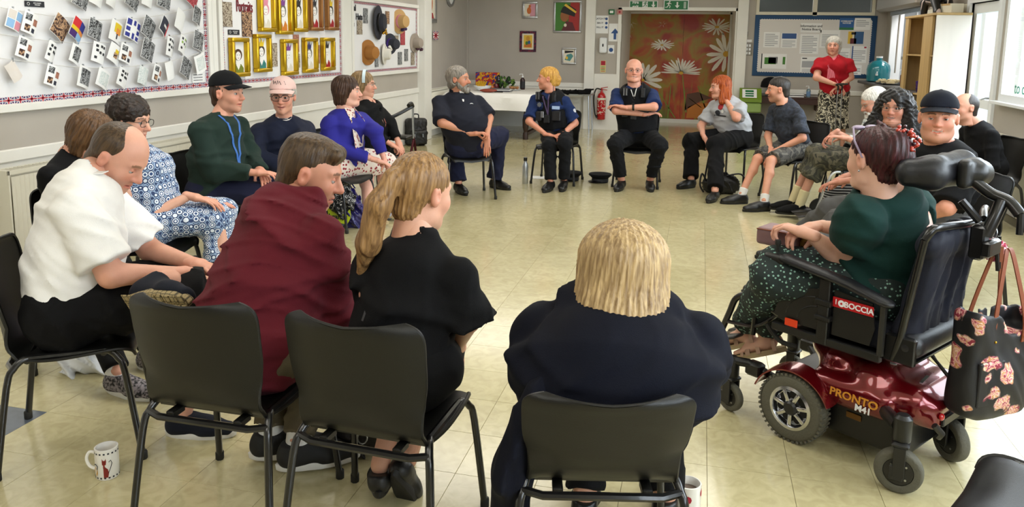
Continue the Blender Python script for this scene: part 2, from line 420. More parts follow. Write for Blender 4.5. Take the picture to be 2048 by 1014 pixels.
# ---------------------------------------------------------------- walls
def S(name, mb, m, parent=None, smooth=0): o = mb.obj(name, m, parent, smooth=smooth); return o if parent else tag(o, kind='structure')
S('ceiling', MB().box(XL - .15, YB - .15, ZC, XR + .15, YF + 2.2, ZC + .1), M_ceil)
wl = S('wall_left', MB().box(XL - .15, YB - .15, 0, XL, YF + .12, ZC), M_wall)
S('wall_back', MB().box(XL, YB - .15, 0, XR, YB, ZC), M_wall)
# far wall with the recess for the painted doors and the transom window
DX0, DX1, DZ = on_y(1240, 130, YF).x, on_y(1466, 130, YF).x, 2.19
WX0, WX1, WZ0, WZ1 = .92, 2.74, 2.18, 2.72
w = MB(); w.box(XL, YF, 0, DX0, YF + .12, ZC); w.box(DX0, YF, DZ, DX1, YF + .12, ZC); w.box(DX1, YF, 0, WX0, YF + .12, ZC)
w.box(WX0, YF, 0, WX1, YF + .12, WZ0); w.box(WX0, YF, WZ1, WX1, YF + .12, ZC); w.box(WX1, YF, 0, XR + .15, YF + .12, ZC)
wf = S('wall_far', w, M_wall)
YD = 16.3
r = MB(); r.box(DX0 - .1, YF + .12, 0, DX0, YD + .05, DZ + .05); r.box(DX1, YF + .12, 0, DX1 + .1, YD + .05, DZ + .05); r.box(DX0 - .1, YF + .12, DZ + .05, DX1 + .1, YD + .1, DZ + .15); r.box(DX0 - .1, YD + .06, 0, DX1 + .1, YD + .16, DZ + .15)
S('wall_recess', r, M_white)
# right wall: hatch, outside door, windows
HY0, HY1, HZ0, HZ1 = 12.2, 14.05, 1.08, 2.18
OY0, OY1, OZ = 9.22, 10.16, 2.12
wins = [(-2.7, 1.0), (1.4, 5.1), (5.5, 9.0)]; VZ0, VZ1 = 1.08, 2.55
r = MB(); X0, X1 = XR, XR + .15
segs = [('w', a, b) for a, b in wins] + [('d', OY0, OY1), ('h', HY0, HY1)]; y = YB - .15
for k, a, b in segs:
    r.box(X0, y, 0, X1, a, ZC); y = b
    lo, hi = {'w': (VZ0, VZ1), 'd': (0, OZ), 'h': (HZ0, HZ1)}[k]
    if lo > 0: r.box(X0, a, 0, X1, b, lo)
    r.box(X0, a, hi, X1, b, ZC)
r.box(X0, y, 0, X1, YF, ZC)
wr = S('wall_right', r, M_wall)
# white lower panelling and dado rails
S('baseboard_left', MB().box(XL, YB, 0, XL + .018, 11.8, .10, .004).box(XL, 12.08, 0, XL + .018, YF, .1, .004), M_white)
S('trim_1', MB().box(XL, YB, .10, XL + .008, 11.75, .77).box(XL, 12.08, .10, XL + .02, YF, .80), M_white)   # lower panelling
S('trim_2', MB().box(XL, YB, .765, XL + .028, 11.75, .85, .008), M_white)
S('trim_3', MB().box(XL, YF - .028, .77, -2.11, YF, .855, .008), M_white)
S('trim_4', MB().box(XL, YF - .01, 0, -2.11, YF, .77), M_white)
S('trim_5', MB().box(-1.93, YF - .012, 0, DX0 - .06, YF, on_y(1215, 148, YF).z), M_white)
S('trim_6', MB().box(.66, YF - .028, .765, XR, YF, .85, .008), M_white)
S('baseboard_far', MB().box(.66, YF - .018, 0, XR, YF, .12, .004), M_white)
S('baseboard_right', MB().box(XR - .018, YB, 0, XR, OY0 - .1, .14, .004).box(XR - .018, OY1 + .1, 0, XR, YF, .14, .004), M_white)
S('trim_7', MB().box(XR - .028, OY1 + .1, 1.10, XR, HY0 - .1, 1.17, .006), M_cream)
S('trim_8', MB().box(XR - .03, OY1 + .1, 2.02, XR, HY0 - .1, 2.12, .006), M_cream)
# posts
for n, (x0, y0, x1, y1) in enumerate([(XL, 11.75, XL + .13, 12.07), (XL, 9.09, XL + .03, 9.3), (XL, 6.38, XL + .025, 6.45), (-2.11, YF - .09, -1.93, YF), (DX1 + .03, YF - .06, DX1 + .21, YF)]):
    S('trim_%d' % (n + 9), MB().box(x0, y0, 0, x1, y1, ZC, .006), M_white)
# corner conduit
S('trim_14', MB().box(XL, YF - .03, .85, XL + .03, YF, ZC), M_wall)
S('trim_15', MB().box(XR - .015, YF - .9, 1.2, XR, YF - .85, ZC), M_wall)
# door frame round recess
S('trim_16', MB().box(DX0 - .06, YF - .02, 0, DX0, YF + .0, DZ + .05).box(DX1, YF - .02, 0, DX1 + .05, YF, DZ + .05).box(DX0 - .06, YF - .02, DZ, DX1 + .05, YF, DZ + .06), M_white)
# ---------------------------------------------------------------- painted double doors
pl, pr_ = on_y(1252, 130, YD).x, on_y(1455, 130, YD).x; pt, pb = on_y(1350, 28, YD).z, on_y(1350, 238, YD).z
pb = max(pb, .06)
def mural_col(N, L, co):
    sep = N('ShaderNodeSeparateXYZ'); L(co, sep.inputs[0])
    m = N('ShaderNodeMapRange'); L(sep.outputs[2], m.inputs[0]); m.inputs[1].default_value = 0; m.inputs[2].default_value = 1.3; m.inputs[4].default_value = .42
    c0 = noise(N, L, co, 1.9, 3, .5); c_ = N('ShaderNodeMath'); c_.operation = 'SUBTRACT'; L(c0, c_.inputs[0]); c_.inputs[1].default_value = .28; c = c_.outputs[0]; a = N('ShaderNodeMath'); a.operation = 'MULTIPLY_ADD'; L(c, a.inputs[0]); a.inputs[1].default_value = 1.35; L(m.outputs[0], a.inputs[2])
    top = ramp(N, L, a.outputs[0], [(.08, '4F6B1C'), (.26, '7A5A1C'), (.40, 'A02C14'), (.52, 'B0401A'), (.62, 'B0621E'), (.70, '9C8426'), (.80, 'A8641E'), (.92, 'A02A12')])
    mp = N('ShaderNodeMapping'); mp.inputs['Scale'].default_value = (9, 1, 1.1); L(co, mp.inputs[0])
    st = ramp(N, L, noise(N, L, mp.outputs[0], 1, 3), [(.5, '000000'), (.62, 'FFFFFF')])
    m2 = N('ShaderNodeMapRange'); L(sep.outputs[2], m2.inputs[0]); m2.inputs[1].default_value = .55; m2.inputs[2].default_value = .95; m2.inputs[3].default_value = .7; m2.inputs[4].default_value = 0
    f = N('ShaderNodeMath'); f.operation = 'MULTIPLY'; L(st, f.inputs[0]); L(m2.outputs[0], f.inputs[1])
    return mixc(N, L, f.outputs[0], top, '7F9A2C')
M_mural = pmat('mural_print', mural_col, .35)
M_petal = mat('mural_petal', 'EFE9DA', .4); M_dyel = mat('mural_yellow', 'D8A41C', .4); M_stem = mat('mural_stem', '6F8F2A', .4); M_fur = mat('mural_orange', 'C8781E', .4); M_fdk = mat('mural_dark', '5A3418', .4)
dr = tag(MB().box(pl - .11, YD, 0, pl, YD + .06, pt + .09).box(pr_, YD, 0, pr_ + .1, YD + .06, pt + .09).box(pl - .11, YD, pt, pr_ + .1, YD + .06, pt + .09).box(pl, YD, 0, pr_, YD + .06, pb).obj('door_1', M_white, smooth=0), kind='structure')
xm = (pl + pr_) / 2 + .12
for a, b in ((pl, xm - .002), (xm + .002, pr_)):
    MB().box(a, YD + .02, pb, b, YD + .055, pt).obj('door_leaf', M_mural, dr, smooth=0)
def on_mural(x, y): return on_y(x, y, YD + .018)
def petal_poly(c, ang, r0, r1, wd, sq=1.0):
    out = []
    for t, q in ((0, .35), (.35, .8), (.7, 1), (.93, .6), (1, 0), (.93, -.6), (.7, -1), (.35, -.8), (0, -.35)):
        rr = r0 + (r1 - r0) * t; x = rr * math.cos(ang) - q * wd * math.sin(ang); z = (rr * math.sin(ang) + q * wd * math.cos(ang)) * sq
        out.append((c.x + x, c.z + z))
    return out
def mural_flat(name, polys, m, lift=0):
    b = MB()
    for p in polys:
        p = [(min(max(x, pl + .002), pr_ - .002), min(max(z, pb), pt)) for x, z in p]
        n = len(p); y = YD + .0195 - lift * .0006
        area2 = sum(p[i][0] * p[(i + 1) % n][1] - p[(i + 1) % n][0] * p[i][1] for i in range(n))
        if area2 < 0: p = p[::-1]
        b.add([(x, y, z) for x, z in p], [tuple(range(n))])
    return b.obj(name, m, dr, smooth=0)
def daisy(px, py, r, n, a0=0, a1=2 * math.pi, sq=1, wd=.018, cr=.03, lift=1):
    c = on_mural(px, py); rr = r / 1560 * 16.3
    mural_flat('painted_daisy', [petal_poly(c, a0 + (a1 - a0) * (k + rng.uniform(-.2, .2)) / n, cr * .6, rr * rng.uniform(.85, 1.05), wd, sq) for k in range(n)], M_petal, lift)
    mural_flat('painted_centre', [[(c.x + cr * math.cos(t), c.z + cr * sq * math.sin(t)) for t in np.linspace(0, 6.28, 11)[:-1]]], M_dyel, lift + 1)
mural_flat('painted_stem', [[(a.x - .012, a.z), (b_.x - .008, b_.z), (b_.x + .008, b_.z), (a.x + .014, a.z)] for a, b_ in [(on_mural(1335, 236), on_mural(1342, 170)), (on_mural(1372, 225), on_mural(1365, 150)), (on_mural(1350, 236), on_mural(1318, 185)), (on_mural(1410, 215), on_mural(1396, 172)), (on_mural(1402, 215), on_mural(1378, 196)), (on_mural(1300, 236), on_mural(1296, 190))]], M_stem, 1)
mural_flat('painted_animal', [[(lambda q: (q.x, q.z))(on_mural(x, y)) for x, y in [(1372, 236), (1376, 214), (1392, 207), (1420, 206), (1440, 200), (1456, 204), (1456, 237)]]], M_fur, 1)
mural_flat('painted_shade', [[(lambda q: (q.x, q.z))(on_mural(x, y)) for x, y in [(1368, 222), (1374, 188), (1396, 184), (1424, 196), (1400, 203), (1384, 212)]]], M_fdk, 1)
daisy(1324, 90, 24, 16, sq=.5, wd=.02)
daisy(1434, 54, 30, 17, sq=.55, wd=.022, cr=.045)
daisy(1452, 108, 40, 8, math.radians(75), math.radians(285), wd=.04, cr=.06)
daisy(1362, 146, 40, 17, math.radians(-5), math.radians(190), sq=.75, wd=.022, cr=.045)
daisy(1286, 160, 38, 6, math.radians(-25), math.radians(120), wd=.04, cr=.03)
b = []
for k in range(26):
    c = on_mural(*[(1262, 45), (1258, 66), (1325, 48)][k % 3]); a = rng.uniform(0, 6.28); l = rng.uniform(.05, .16)
    b.append([(c.x + .03 * math.cos(a) - .003, c.z + .03 * math.sin(a)), (c.x + l * math.cos(a), c.z + l * math.sin(a)), (c.x + .03 * math.cos(a) + .005, c.z + .03 * math.sin(a) + .004)])
mural_flat('painted_seeds', b, M_petal, 1)
# ---------------------------------------------------------------- transom window over the notice board, corridor behind
tw = tag(MB().box(WX0 - .05, YF - .03, WZ0 - .05, WX1 + .05, YF + .05, WZ0).box(WX0 - .05, YF - .03, WZ0, WX0, YF + .05, WZ1).box(WX1, YF - .03, WZ0, WX1 + .05, YF + .05, WZ1).box(WX0 - .05, YF - .03, WZ1, WX1 + .05, YF + .05, WZ1 + .05).box(1.80, YF - .03, WZ0 - .06, 1.87, YF + .05, WZ1).obj('window_1', M_cream, smooth=0), kind='structure')
MB().box(WX0, YF + .02, WZ0, 1.80, YF + .026, WZ1).obj('pane', M_glass, tw, smooth=0); MB().box(1.87, YF + .02, WZ0, WX1, YF + .026, WZ1).obj('pane', M_glass, tw, smooth=0)
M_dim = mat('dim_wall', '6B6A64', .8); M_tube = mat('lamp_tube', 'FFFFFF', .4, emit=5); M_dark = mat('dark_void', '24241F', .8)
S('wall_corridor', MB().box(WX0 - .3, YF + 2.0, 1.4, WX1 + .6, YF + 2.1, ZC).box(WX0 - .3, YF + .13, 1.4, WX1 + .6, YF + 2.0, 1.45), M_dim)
cl = thing('ceiling_light', 'long lit strip light seen through the high window above the notice board', 'light', (1.25, YF + 1.0, 2.62))
MB().box(-.3, -.08, 0, .55, .08, .05, .01).obj('housing', M_steel, cl); MB().box(-.28, -.05, -.03, .53, .05, 0, .008).obj('tube', M_tube, cl)
# ---------------------------------------------------------------- windows on the right
for n, (a, b_) in enumerate(wins):
    f = MB(); f.box(XR - .02, a, VZ0, XR + .08, b_, VZ0 + .07); f.box(XR - .02, a, VZ1 - .07, XR + .08, b_, VZ1); k = 3
    for q in range(k + 1):
        y = a + (b_ - a - .07) * q / k; f.box(XR - .02, y, VZ0 + .07, XR + .08, y + .07, VZ1 - .07)
    wo = tag(f.obj('window_%d' % (n + 2), M_pvc, smooth=0), kind='structure')
    MB().box(XR - .09, a - .05, VZ0 - .035, XR + .02, b_ + .03, VZ0, .006).obj('sill', M_pvc, wo)
    for q in range(k):
        y = a + (b_ - a - .07) * q / k + .07; MB().box(XR + .03, y, VZ0 + .07, XR + .036, y + (b_ - a - .07) / k - .07, VZ1 - .07).obj('pane', M_glass, wo, smooth=0)
    if n == 2: text('to open', .16, mat('green_film', '3E8C6E', .6), wo, (XR + .02, 8.45, 1.22), (math.pi / 2, 0, -math.pi / 2), name='window_lettering')
# outside door, ajar frame with glass
f = MB(); f.box(XR - .03, OY0 - .09, 0, XR + .1, OY0, OZ + .07); f.box(XR - .03, OY1, 0, XR + .1, OY1 + .09, OZ + .07); f.box(XR - .03, OY0, OZ, XR + .1, OY1, OZ + .07)
d = tag(f.obj('door_2', M_pvc, smooth=0), kind='structure')
g = MB(); yy0, yy1 = OY0 + .01, OY1 - .01
g.box(XR + .02, yy0, .02, XR + .07, yy0 + .11, OZ - .01); g.box(XR + .02, yy1 - .11, .02, XR + .07, yy1, OZ - .01); g.box(XR + .02, yy0 + .11, .02, XR + .07, yy1 - .11, .2); g.box(XR + .02, yy0 + .11, .95, XR + .07, yy1 - .11, 1.05); g.box(XR + .02, yy0 + .11, OZ - .12, XR + .07, yy1 - .11, OZ - .01)
dl = g.obj('door_leaf', M_pvc, d, smooth=0)
MB().box(XR + .04, yy0 + .11, .2, XR + .046, yy1 - .11, .95).box(XR + .04, yy0 + .11, 1.05, XR + .046, yy1 - .11, OZ - .12).obj('pane', M_glass, dl, smooth=0)
MB().box(XR - .005, yy0 + .03, .93, XR + .02, yy0 + .075, 1.16, .004).tube([(XR - .005, yy0 + .052, 1.08), (XR - .045, yy0 + .052, 1.08), (XR - .05, yy0 + .16, 1.06)], .01).obj('handle', M_steel, dl)
MB().box(XR - .03, OY1 + .0, 1.55, XR - .0, OY1 + .06, 1.68, .004).obj('door_sensor', M_pvc, d)
# outdoors
def out_col(N, L, co): return ramp(N, L, noise(N, L, co, .8, 4), [(.35, '8E958C'), (.65, 'B9BDB4')])
S('ground', MB().box(XR + .15, -40, -.25, 60, 60, -.1), pmat('tarmac', out_col, .9))
M_brickp = mat('pale_render', 'C9C3BA', .9)
hb = thing('building', 'pale low building seen beyond the right window', 'building', (16, 20, -.1)); MB().box(-3, -14, 0, 3, 16, 2.8).obj('wall', M_brickp, hb, smooth=0)
MB().box(-3.3, -14.3, 2.8, 3.3, 16.3, 3.0).obj('roof', M_dim, hb, smooth=0)
for k in range(6): MB().box(-3.03, -12 + k * 4.5, 1, -2.98, -10 + k * 4.5, 2.1).obj('window', M_dark, hb, smooth=0)
hd = Field(.12)
for k in range(26): hd.ell((9.5 + rng.uniform(-.3, .3), 4 + k * .9, .5 + rng.uniform(-.1, .2)), (.6, .7, .75 + rng.uniform(-.1, .2)), .2)
hdg = fobj('hedge', hd.build(folds=.06, fscale=5), mat('hedge_green', '5E7A4C', .9, var=.3, vscale=6)); tag(hdg, 'soft green hedge outside beyond the right hand window', 'hedge')
# ---------------------------------------------------------------- hatch with roller shutter, counter
hk = tag(MB().box(XR - .02, HY0 - .04, HZ0, XR + .16, HY0 + .02, HZ1).box(XR - .02, HY1 - .02, HZ0, XR + .16, HY1 + .04, HZ1).obj('trim_17', M_pvc, smooth=0), kind='structure')
MB().box(XR + .12, HY0 + .9, HZ0, XR + .14, HY0 + .94, HZ1).obj('upright', M_pvc, hk, smooth=0)
sh = thing('shutter_box', 'grey roller shutter box above the serving hatch beside the notice board', 'shutter', (XR - .003, HY0, HZ1))
MB().box(-.2, -.3, 0, 0, HY1 - HY0 + .35, .24, .04).obj('housing', mat('grey_paint', '9A948A', .5), sh)
for k in range(4): MB().box(-.05, 0, -.012 - k * .02, -.03, HY1 - HY0, .006 - k * .02, .003).obj('slat', M_steel, sh)
S('wall_kitchen', MB().box(XR + 1.2, 11.8, 0, XR + 1.3, 16.5, ZC).box(XR + .15, 16.4, 0, XR + 1.3, 16.5, ZC).box(XR + .15, 11.8, ZC, XR + 1.3, 16.5, ZC + .1).box(XR + .15, 11.7, 0, XR + 1.3, 11.8, ZC).box(XR + .15, 11.8, -.02, XR + 1.3, 16.5, 0), mat('kitchen_grey', 'C6C9CC', .7))
area('kitchen_lamp', (XR + .7, 13.4, 2.9), (0, 0, 0), .6, 1.6, 40, (1, .98, .95))
# ---------------------------------------------------------------- stacking chairs
def shell_mesh():
    # profile in the y-z plane, front lip -> seat -> back top; half width along it
    prof = [(.225, .405, .17), (.215, .432, .195), (.17, .448, .212), (.08, .443, .218), (-.03, .434, .215), (-.12, .436, .205), (-.175, .452, .198), (-.205, .49, .196), (-.222, .55, .2), (-.235, .62, .212), (-.25, .70, .216), (-.262, .76, .216), (-.268, .785, .205), (-.27, .797, .185), (-.271, .803, .165)]
    P = []; C = bez([(y, z, w) for y, z, w in prof], 3)
    for i, (y, z, w) in enumerate(C):
        row = []
        back = min(max((z - .45) / .1, 0), 1) if y < 0 else 0
        for k in range(15):
            u = (k - 7) / 7; x = w * u
            if back > 0: yy = y + back * (.04 * abs(u) ** 2.5 - .012 * (1 - u * u)); zz = z
            else: yy = y; zz = z - .012 * (1 - u * u) + (-.014 * abs(u) ** 8) - .0 * u
            if y > .15: zz -= .012 * (1 - abs(u)) 
            zz += .012 * abs(u) if z > .7 else 0
            row.append((x, yy, zz))
        P.append(row)
    b = MB(); b.sheet(P, .007)
    # turned down rim
    C = [P[i][0] for i in range(len(P))]; b.tube(C, .0065, 6); b.tube([P[i][14] for i in range(len(P))], .0065, 6); b.tube(P[-1], .0065, 6)
    return b.mesh('seat_shell', M_chair, 50)
M_chair = mat('black_polypropylene', '0B0B09', .4, bump=.12, bscale=500, spec=.42)
SHELL = shell_mesh()
def leg_mesh(fr):
    s = 1 if fr else -1
    P = bez([(0, 0, .428), (.008, .02 * s, .425), (.018, .045 * s, .40), (.03, .068 * s, .34), (.055, .115 * s, .005)], 4)
    return MB().tube(P, .0125, 8).mesh('leg', M_blackm, 60)
LEGS = {}
for fr in (1, 0):
    for sd in (1, -1):
        me = leg_mesh(fr).copy()
        if sd < 0: me.transform(Matrix.Scale(-1, 4, (1, 0, 0))); me.flip_normals()
        LEGS[(fr, sd)] = me
FOOT = MB().lathe([(.014, 0), (.016, .003), (.016, .03), (.013, .034)], 8).mesh('rubber_foot', M_rub)
RAIL = MB().tube([(0, -.125, .428), (0, .125, .428)], .0125, 8).mesh('side_rail', M_blackm)
BAR = MB().tube([(-.195, 0, .418), (.195, 0, .418)], .0125, 8).mesh('cross_bar', M_blackm)
BAR2 = MB().tube([(-.214, -.172, .40), (-.16, -.195, .398), (.16, -.195, .398), (.214, -.172, .40)], .012, 8).mesh('cross_bar', M_blackm)
LUG = MB().box(-.014, -.03, .395, .014, .03, .42, .004).mesh('lug', M_chair)
LOW = SHELL.copy()
for v_ in LOW.vertices:
    if v_.co.z > .47: v_.co.y -= (v_.co.z - .47) * .12; v_.co.z = .47 + (v_.co.z - .47) * .74
def make_chair(x, y, yaw, label, group=None, z=0):
    t = thing('stacking_chair', label, 'chair', (x, y, z), -math.radians(yaw), group)
    link('seat_shell', LOW if 'bobbed woman in navy' in label else SHELL, t)
    for sd in (1, -1):
        link('side_rail', RAIL, t, (sd * .195, 0, 0))
        for fr in (1, 0):
            s = 1 if fr else -1
            l = link('leg', LEGS[(fr, sd)], t, (sd * .195, .125 * s, 0)); link('rubber_foot', FOOT, l, (sd * .055, .115 * s, 0))
    link('cross_bar', BAR2, t); link('cross_bar', BAR, t, (0, -.13, 0)); link('cross_bar', BAR, t, (0, .12, 0))
    for sd in (1, -1): link('lug', LUG, t, (sd * .12, -.165, .0)); link('lug', LUG, t, (sd * .1, .12, 0))
    return t
CH = [(-2.34, 2.45, 56, 'black stacking chair under the man in the white polo shirt'),
      (-1.47, 2.21, 0, 'black stacking chair under the man in the maroon hoodie'),
      (-.92, 2.19, 3, 'black stacking chair under the woman with the ponytail'),
      (-.245, 2.13, -13, 'black stacking chair under the blonde bobbed woman in navy'),
      (-3.03, 3.70, 85, 'black stacking chair under the woman in the blue patterned dress'),
      (-2.99, 3.22, 135, 'black stacking chair under the brown bobbed person by the radiator'),
      (-3.22, 4.58, 95, 'black stacking chair under the man in the green jumper'),
      (-3.18, 5.4, 105, 'black stacking chair under the woman in the pink cap'),
      (-3.0, 6.1, 98, 'black stacking chair under the woman in the bright blue cardigan'),
      (-3.13, 7.12, 100, 'black stacking chair under the woman with the pale headband'),
      (-2.32, 7.66, 150, 'black stacking chair under the bearded man in the navy polo'),
      (-1.57, 8.80, 183, 'black stacking chair under the blonde police officer'),
      (-.665, 8.90, 180, 'black stacking chair under the bald police officer'),
      (.43, 9.36, 212, 'black stacking chair under the red haired woman'),
      (1.0, 8.55, 238, 'black stacking chair under the man in camouflage shorts'),
      (1.62, 5.44, 258, 'black stacking chair under the broad smiling man in black'),
      (1.46, 6.30, 245, 'black stacking chair under the curly haired woman'),
      (2.55, 7.8, 255, 'black stacking chair under the half hidden person in black by the glass door'),
      (1.56, 7.95, 232, 'empty black stacking chair behind the camouflage shorts man'),
      (.95, 2.12, 299, 'empty black stacking chair in the bottom right corner')]
for x, y, a, l in CH: make_chair(x, y, a, l)
# ---------------------------------------------------------------- people
M_skin = mat('skin', 'C68F78', .5, attr=True, bump=.06, bscale=260, var=.05, vscale=22)
M_skin.node_tree.nodes['Principled BSDF'].inputs['Subsurface Weight'].default_value = .12
M_skin.node_tree.nodes['Principled BSDF'].inputs['Subsurface Radius'].default_value = (.012, .005, .003)
M_eye = mat('eye', 'FFFFFF', .15, attr=True)
V = lambda *a: np.array(a, float)
def C3(h): return np.array(lin(h)[:3])
def hdir(yaw, pitch=0):
    y, p = math.radians(yaw), math.radians(pitch); return V(math.sin(y) * math.cos(p), math.cos(y) * math.cos(p), math.sin(p))
def frame(yaw, pitch, roll=0):
    f = hdir(yaw, pitch); r = hdir(yaw + 90); u = np.cross(r, f)
    if roll: a = math.radians(roll); r, u = r * math.cos(a) + u * math.sin(a), u * math.cos(a) - r * math.sin(a)
    return np.stack([r, f, u], 1)          # columns: right, forward, up
def head_mesh(h, skin, w=1, jaw=1, fat=0, nose=1, smile=.3, brow='4A3020', stub=0, stubc='4A4038', lip=None, open_=1, old=0, beard=None, teeth=0):
    f = Field(h)
    f.ell((0, -.012, .040), (.076 * w, .096, .080), .02)
    f.ell((0, .026, -.002), (.068 * w, .066, .080), .03)
    f.ell((0, .030, -.052), (.054 * w * jaw, .058, .062), .03)
    f.cap((-.040 * w * jaw, .012, -.074), (0, .066, -.096), .022 + fat * .008, .019, .025); f.cap((.040 * w * jaw, .012, -.074), (0, .066, -.096), .022 + fat * .008, .019, .025)
    if fat: f.ell((0, .035, -.098), (.055 * w, .05, .03 * fat), .03)
    for s in (-1, 1):
        f.ell((s * .036 * w, .060, -.028), (.026 + fat * .006, .024, .028), .02)
        f.cap((s * .014, .086, .026), (s * .045, .070, .026), .011, .009, .012)
        f.ell((s * .031, .096, .004), (.019, .014, .013), .012, sub=1)
        f.ell((s * .079 * w, -.006, -.004), (.010, .019, .032), .008)
        f.cap((s * .084 * w, -.016, .018), (s * .084 * w, -.012, -.022), .006, .005, .006)
        f.ell((s * .088 * w, -.002, -.002), (.006, .008, .013), .004, sub=1)
        f.ell((s * .012, .098, -.032), (.009 * nose, .010, .008), .008)
    f.cap((0, .086, .014), (0, .108 + .004 * nose, -.028), .009, .0125 * nose, .012)
    f.cap((-.022, .080, -.060 + .006 * smile), (0, .092, -.060), .006, .0085, .008); f.cap((.022, .080, -.060 + .006 * smile), (0, .092, -.060), .006, .0085, .008)
    f.cap((-.018, .080, -.070 + .006 * smile), (0, .090, -.072), .006, .009, .008); f.cap((.018, .080, -.070 + .006 * smile), (0, .090, -.072), .006, .009, .008)
    f.ell((0, .092, -.066), (.026 + .006 * smile, .014, .0025 + .004 * teeth), .004, sub=1)
    f.cap((0, -.020, -.03), (0, -.030, -.15), .052 + fat * .008, .056 + fat * .008, .03, fb=1)
    P, Q = f.build(smooth=1)
    x, y, z = P.T; sk = C3(skin); c = np.tile(sk, (len(P), 1))
    def blend(m, col, a): nonlocal c; c = c + (m * a)[:, None] * (np.array(col) - c)
    g = lambda cx, cz, rx, rz: np.exp(-((x - cx) / rx) ** 2 - ((z - cz) / rz) ** 2) * (y > .02)
    red = sk * V(1.04, .62, .58)
    for s in (-1, 1): blend(g(s * .038, -.03, .024, .022), red, .45)
    blend(g(0, -.03, .014, .014) * (y > .085), red, .5)
    blend((np.abs(x) > .078 * w) * 1.0, red, .35)
    if stub:
        m = 1 / (1 + np.exp(-(-.030 - z - .5 * np.abs(x) * 0 ) / .008)) * (y > -.03) / (1 + np.exp(-(y - .0) / .01)); m = m * (1 - g(0, -.03, .022, .02)); m *= (z > -.118)
        blend(m, C3(stubc), stub)
    mz = -.0655 + .18 * smile * np.abs(x) * 1.0
    lipm = (np.abs(x) < .026 + .005 * smile) * (np.abs(z - mz) < .0105 * (1 - (np.abs(x) / .036) ** 2)) * (y > .070)
    blend(lipm * 1.0, C3(lip) if lip else sk * V(.86, .48, .46), .75)
    blend((np.abs(x) < .020 + .004 * smile) * (np.abs(z - mz - .0005) < .002 + .0024 * teeth) * (y > .07), C3('D8CFC4') if teeth else sk * .25, .85)
    for s in (-1, 1):
        bz = .024 + .004 * np.cos((x - s * .032) * 60)
        blend((np.abs(x - s * .032) < .019) * (np.abs(z - bz) < .0042) * (y > .05), C3(brow), .75)
        blend(((x - s * .031) ** 2 / .018 ** 2 + (z - .003) ** 2 / .010 ** 2 < 1) * (y > .05), sk * V(.72, .55, .5), .5)
        if old: blend(g(s * .034, -.012, .014, .005), sk * .6, .35 * old)
    if old: blend(np.exp(-((np.abs(x) - .030 + .2 * (z + .06)) / .004) ** 2) * (z < -.028) * (z > -.075) * (y > .05), sk * .6, .4 * old)
    # eyes with lids
    mi = np.zeros(len(Q), int); parts = [(P, Q, c, mi)]
    for s in (-1, 1):
        e = MB().ball((0, 0, 0), .0125, 18, 14); EP = np.array(e.v)[:, [0, 2, 1]] * V(1, 1, -1)
        lid = (EP[:, 2] > .0055 * open_) | (EP[:, 2] < -.0075)
        rad = np.hypot(EP[:, 0], EP[:, 2] - .0)
        col = np.tile(V(.42, .40, .38), (len(EP), 1)); col[(rad < .0060) & (EP[:, 1] > 0)] = C3('2E2118'); col[lid] = sk * V(.85, .7, .65)
        parts.append((EP + V(s * .031 * w, .0768, .003), e.f, col, 0))
    return parts
def hand_parts(h, L, curl, spread=1, thumb=1):
    """local: x to the thumb side, y along the fingers, z back of the hand; L = +1 when thumb is at +x"""
    f = Field(h)
    f.cap((0, -.045, 0), (0, .01, 0), .023, .024, .02, n=(1, 0, 0), kn=.75)
    f.cap((L * .012, .02, 0), (L * .014, .082, 0), .017, .013, .015, n=(1, 0, 0), kn=.8); f.cap((-L * .012, .02, 0), (-L * .016, .075, 0), .017, .012, .015, n=(1, 0, 0), kn=.8)
    F = [(.028, .088, .040, .026, .020, .0088), (.0095, .094, .045, .029, .021, .009), (-.0095, .090, .042, .027, .020, .0086), (-.028, .080, .033, .021, .018, .0078)]
    for i, (x, y, a, b, c, r) in enumerate(F):
        p = V(L * x, y, 0); th = 0; sp = L * x * 1.6 * spread; cu = curl * (1 + .12 * i)
        for j, l in enumerate((a, b, c)):
            th += cu * (.55, .8, .55)[j]
            q = p + V(sp * l, math.cos(th) * l, -math.sin(th) * l); f.cap(p, q, r * (1, .93, .87)[j], r * (.93, .87, .76)[j], .005); p = q
    p = V(L * .020, .008, -.004); d = [V(L * .75, .62, -.25), V(L * .45, .85, -.3), V(L * .15, .95, -.35)]
    for j, l in enumerate((.040, .032, .026)):
        dd = d[j] + V(-L * .5 * curl, 0, -.6 * curl) * thumb * (.4 + .4 * j); dd = dd / np.linalg.norm(dd); q = p + dd * l; f.cap(p, q, (.0135, .0108, .0098)[j], (.0108, .0098, .0078)[j], .008); p = q
    return f.build(smooth=1)
def tri(l): return [tuple(int(i) for i in q) for q in l]
def join(parts):
    P = []; Q = []; c = []; o = 0
    for p, q, col in parts:
        P.append(p); q = [tuple(int(i) + o for i in t) for t in q] if not isinstance(q, np.ndarray) else q + o
        Q.append(q); c.append(col); o += len(p)
    me_f = []; 
    return np.concatenate(P), Q, np.concatenate(c)
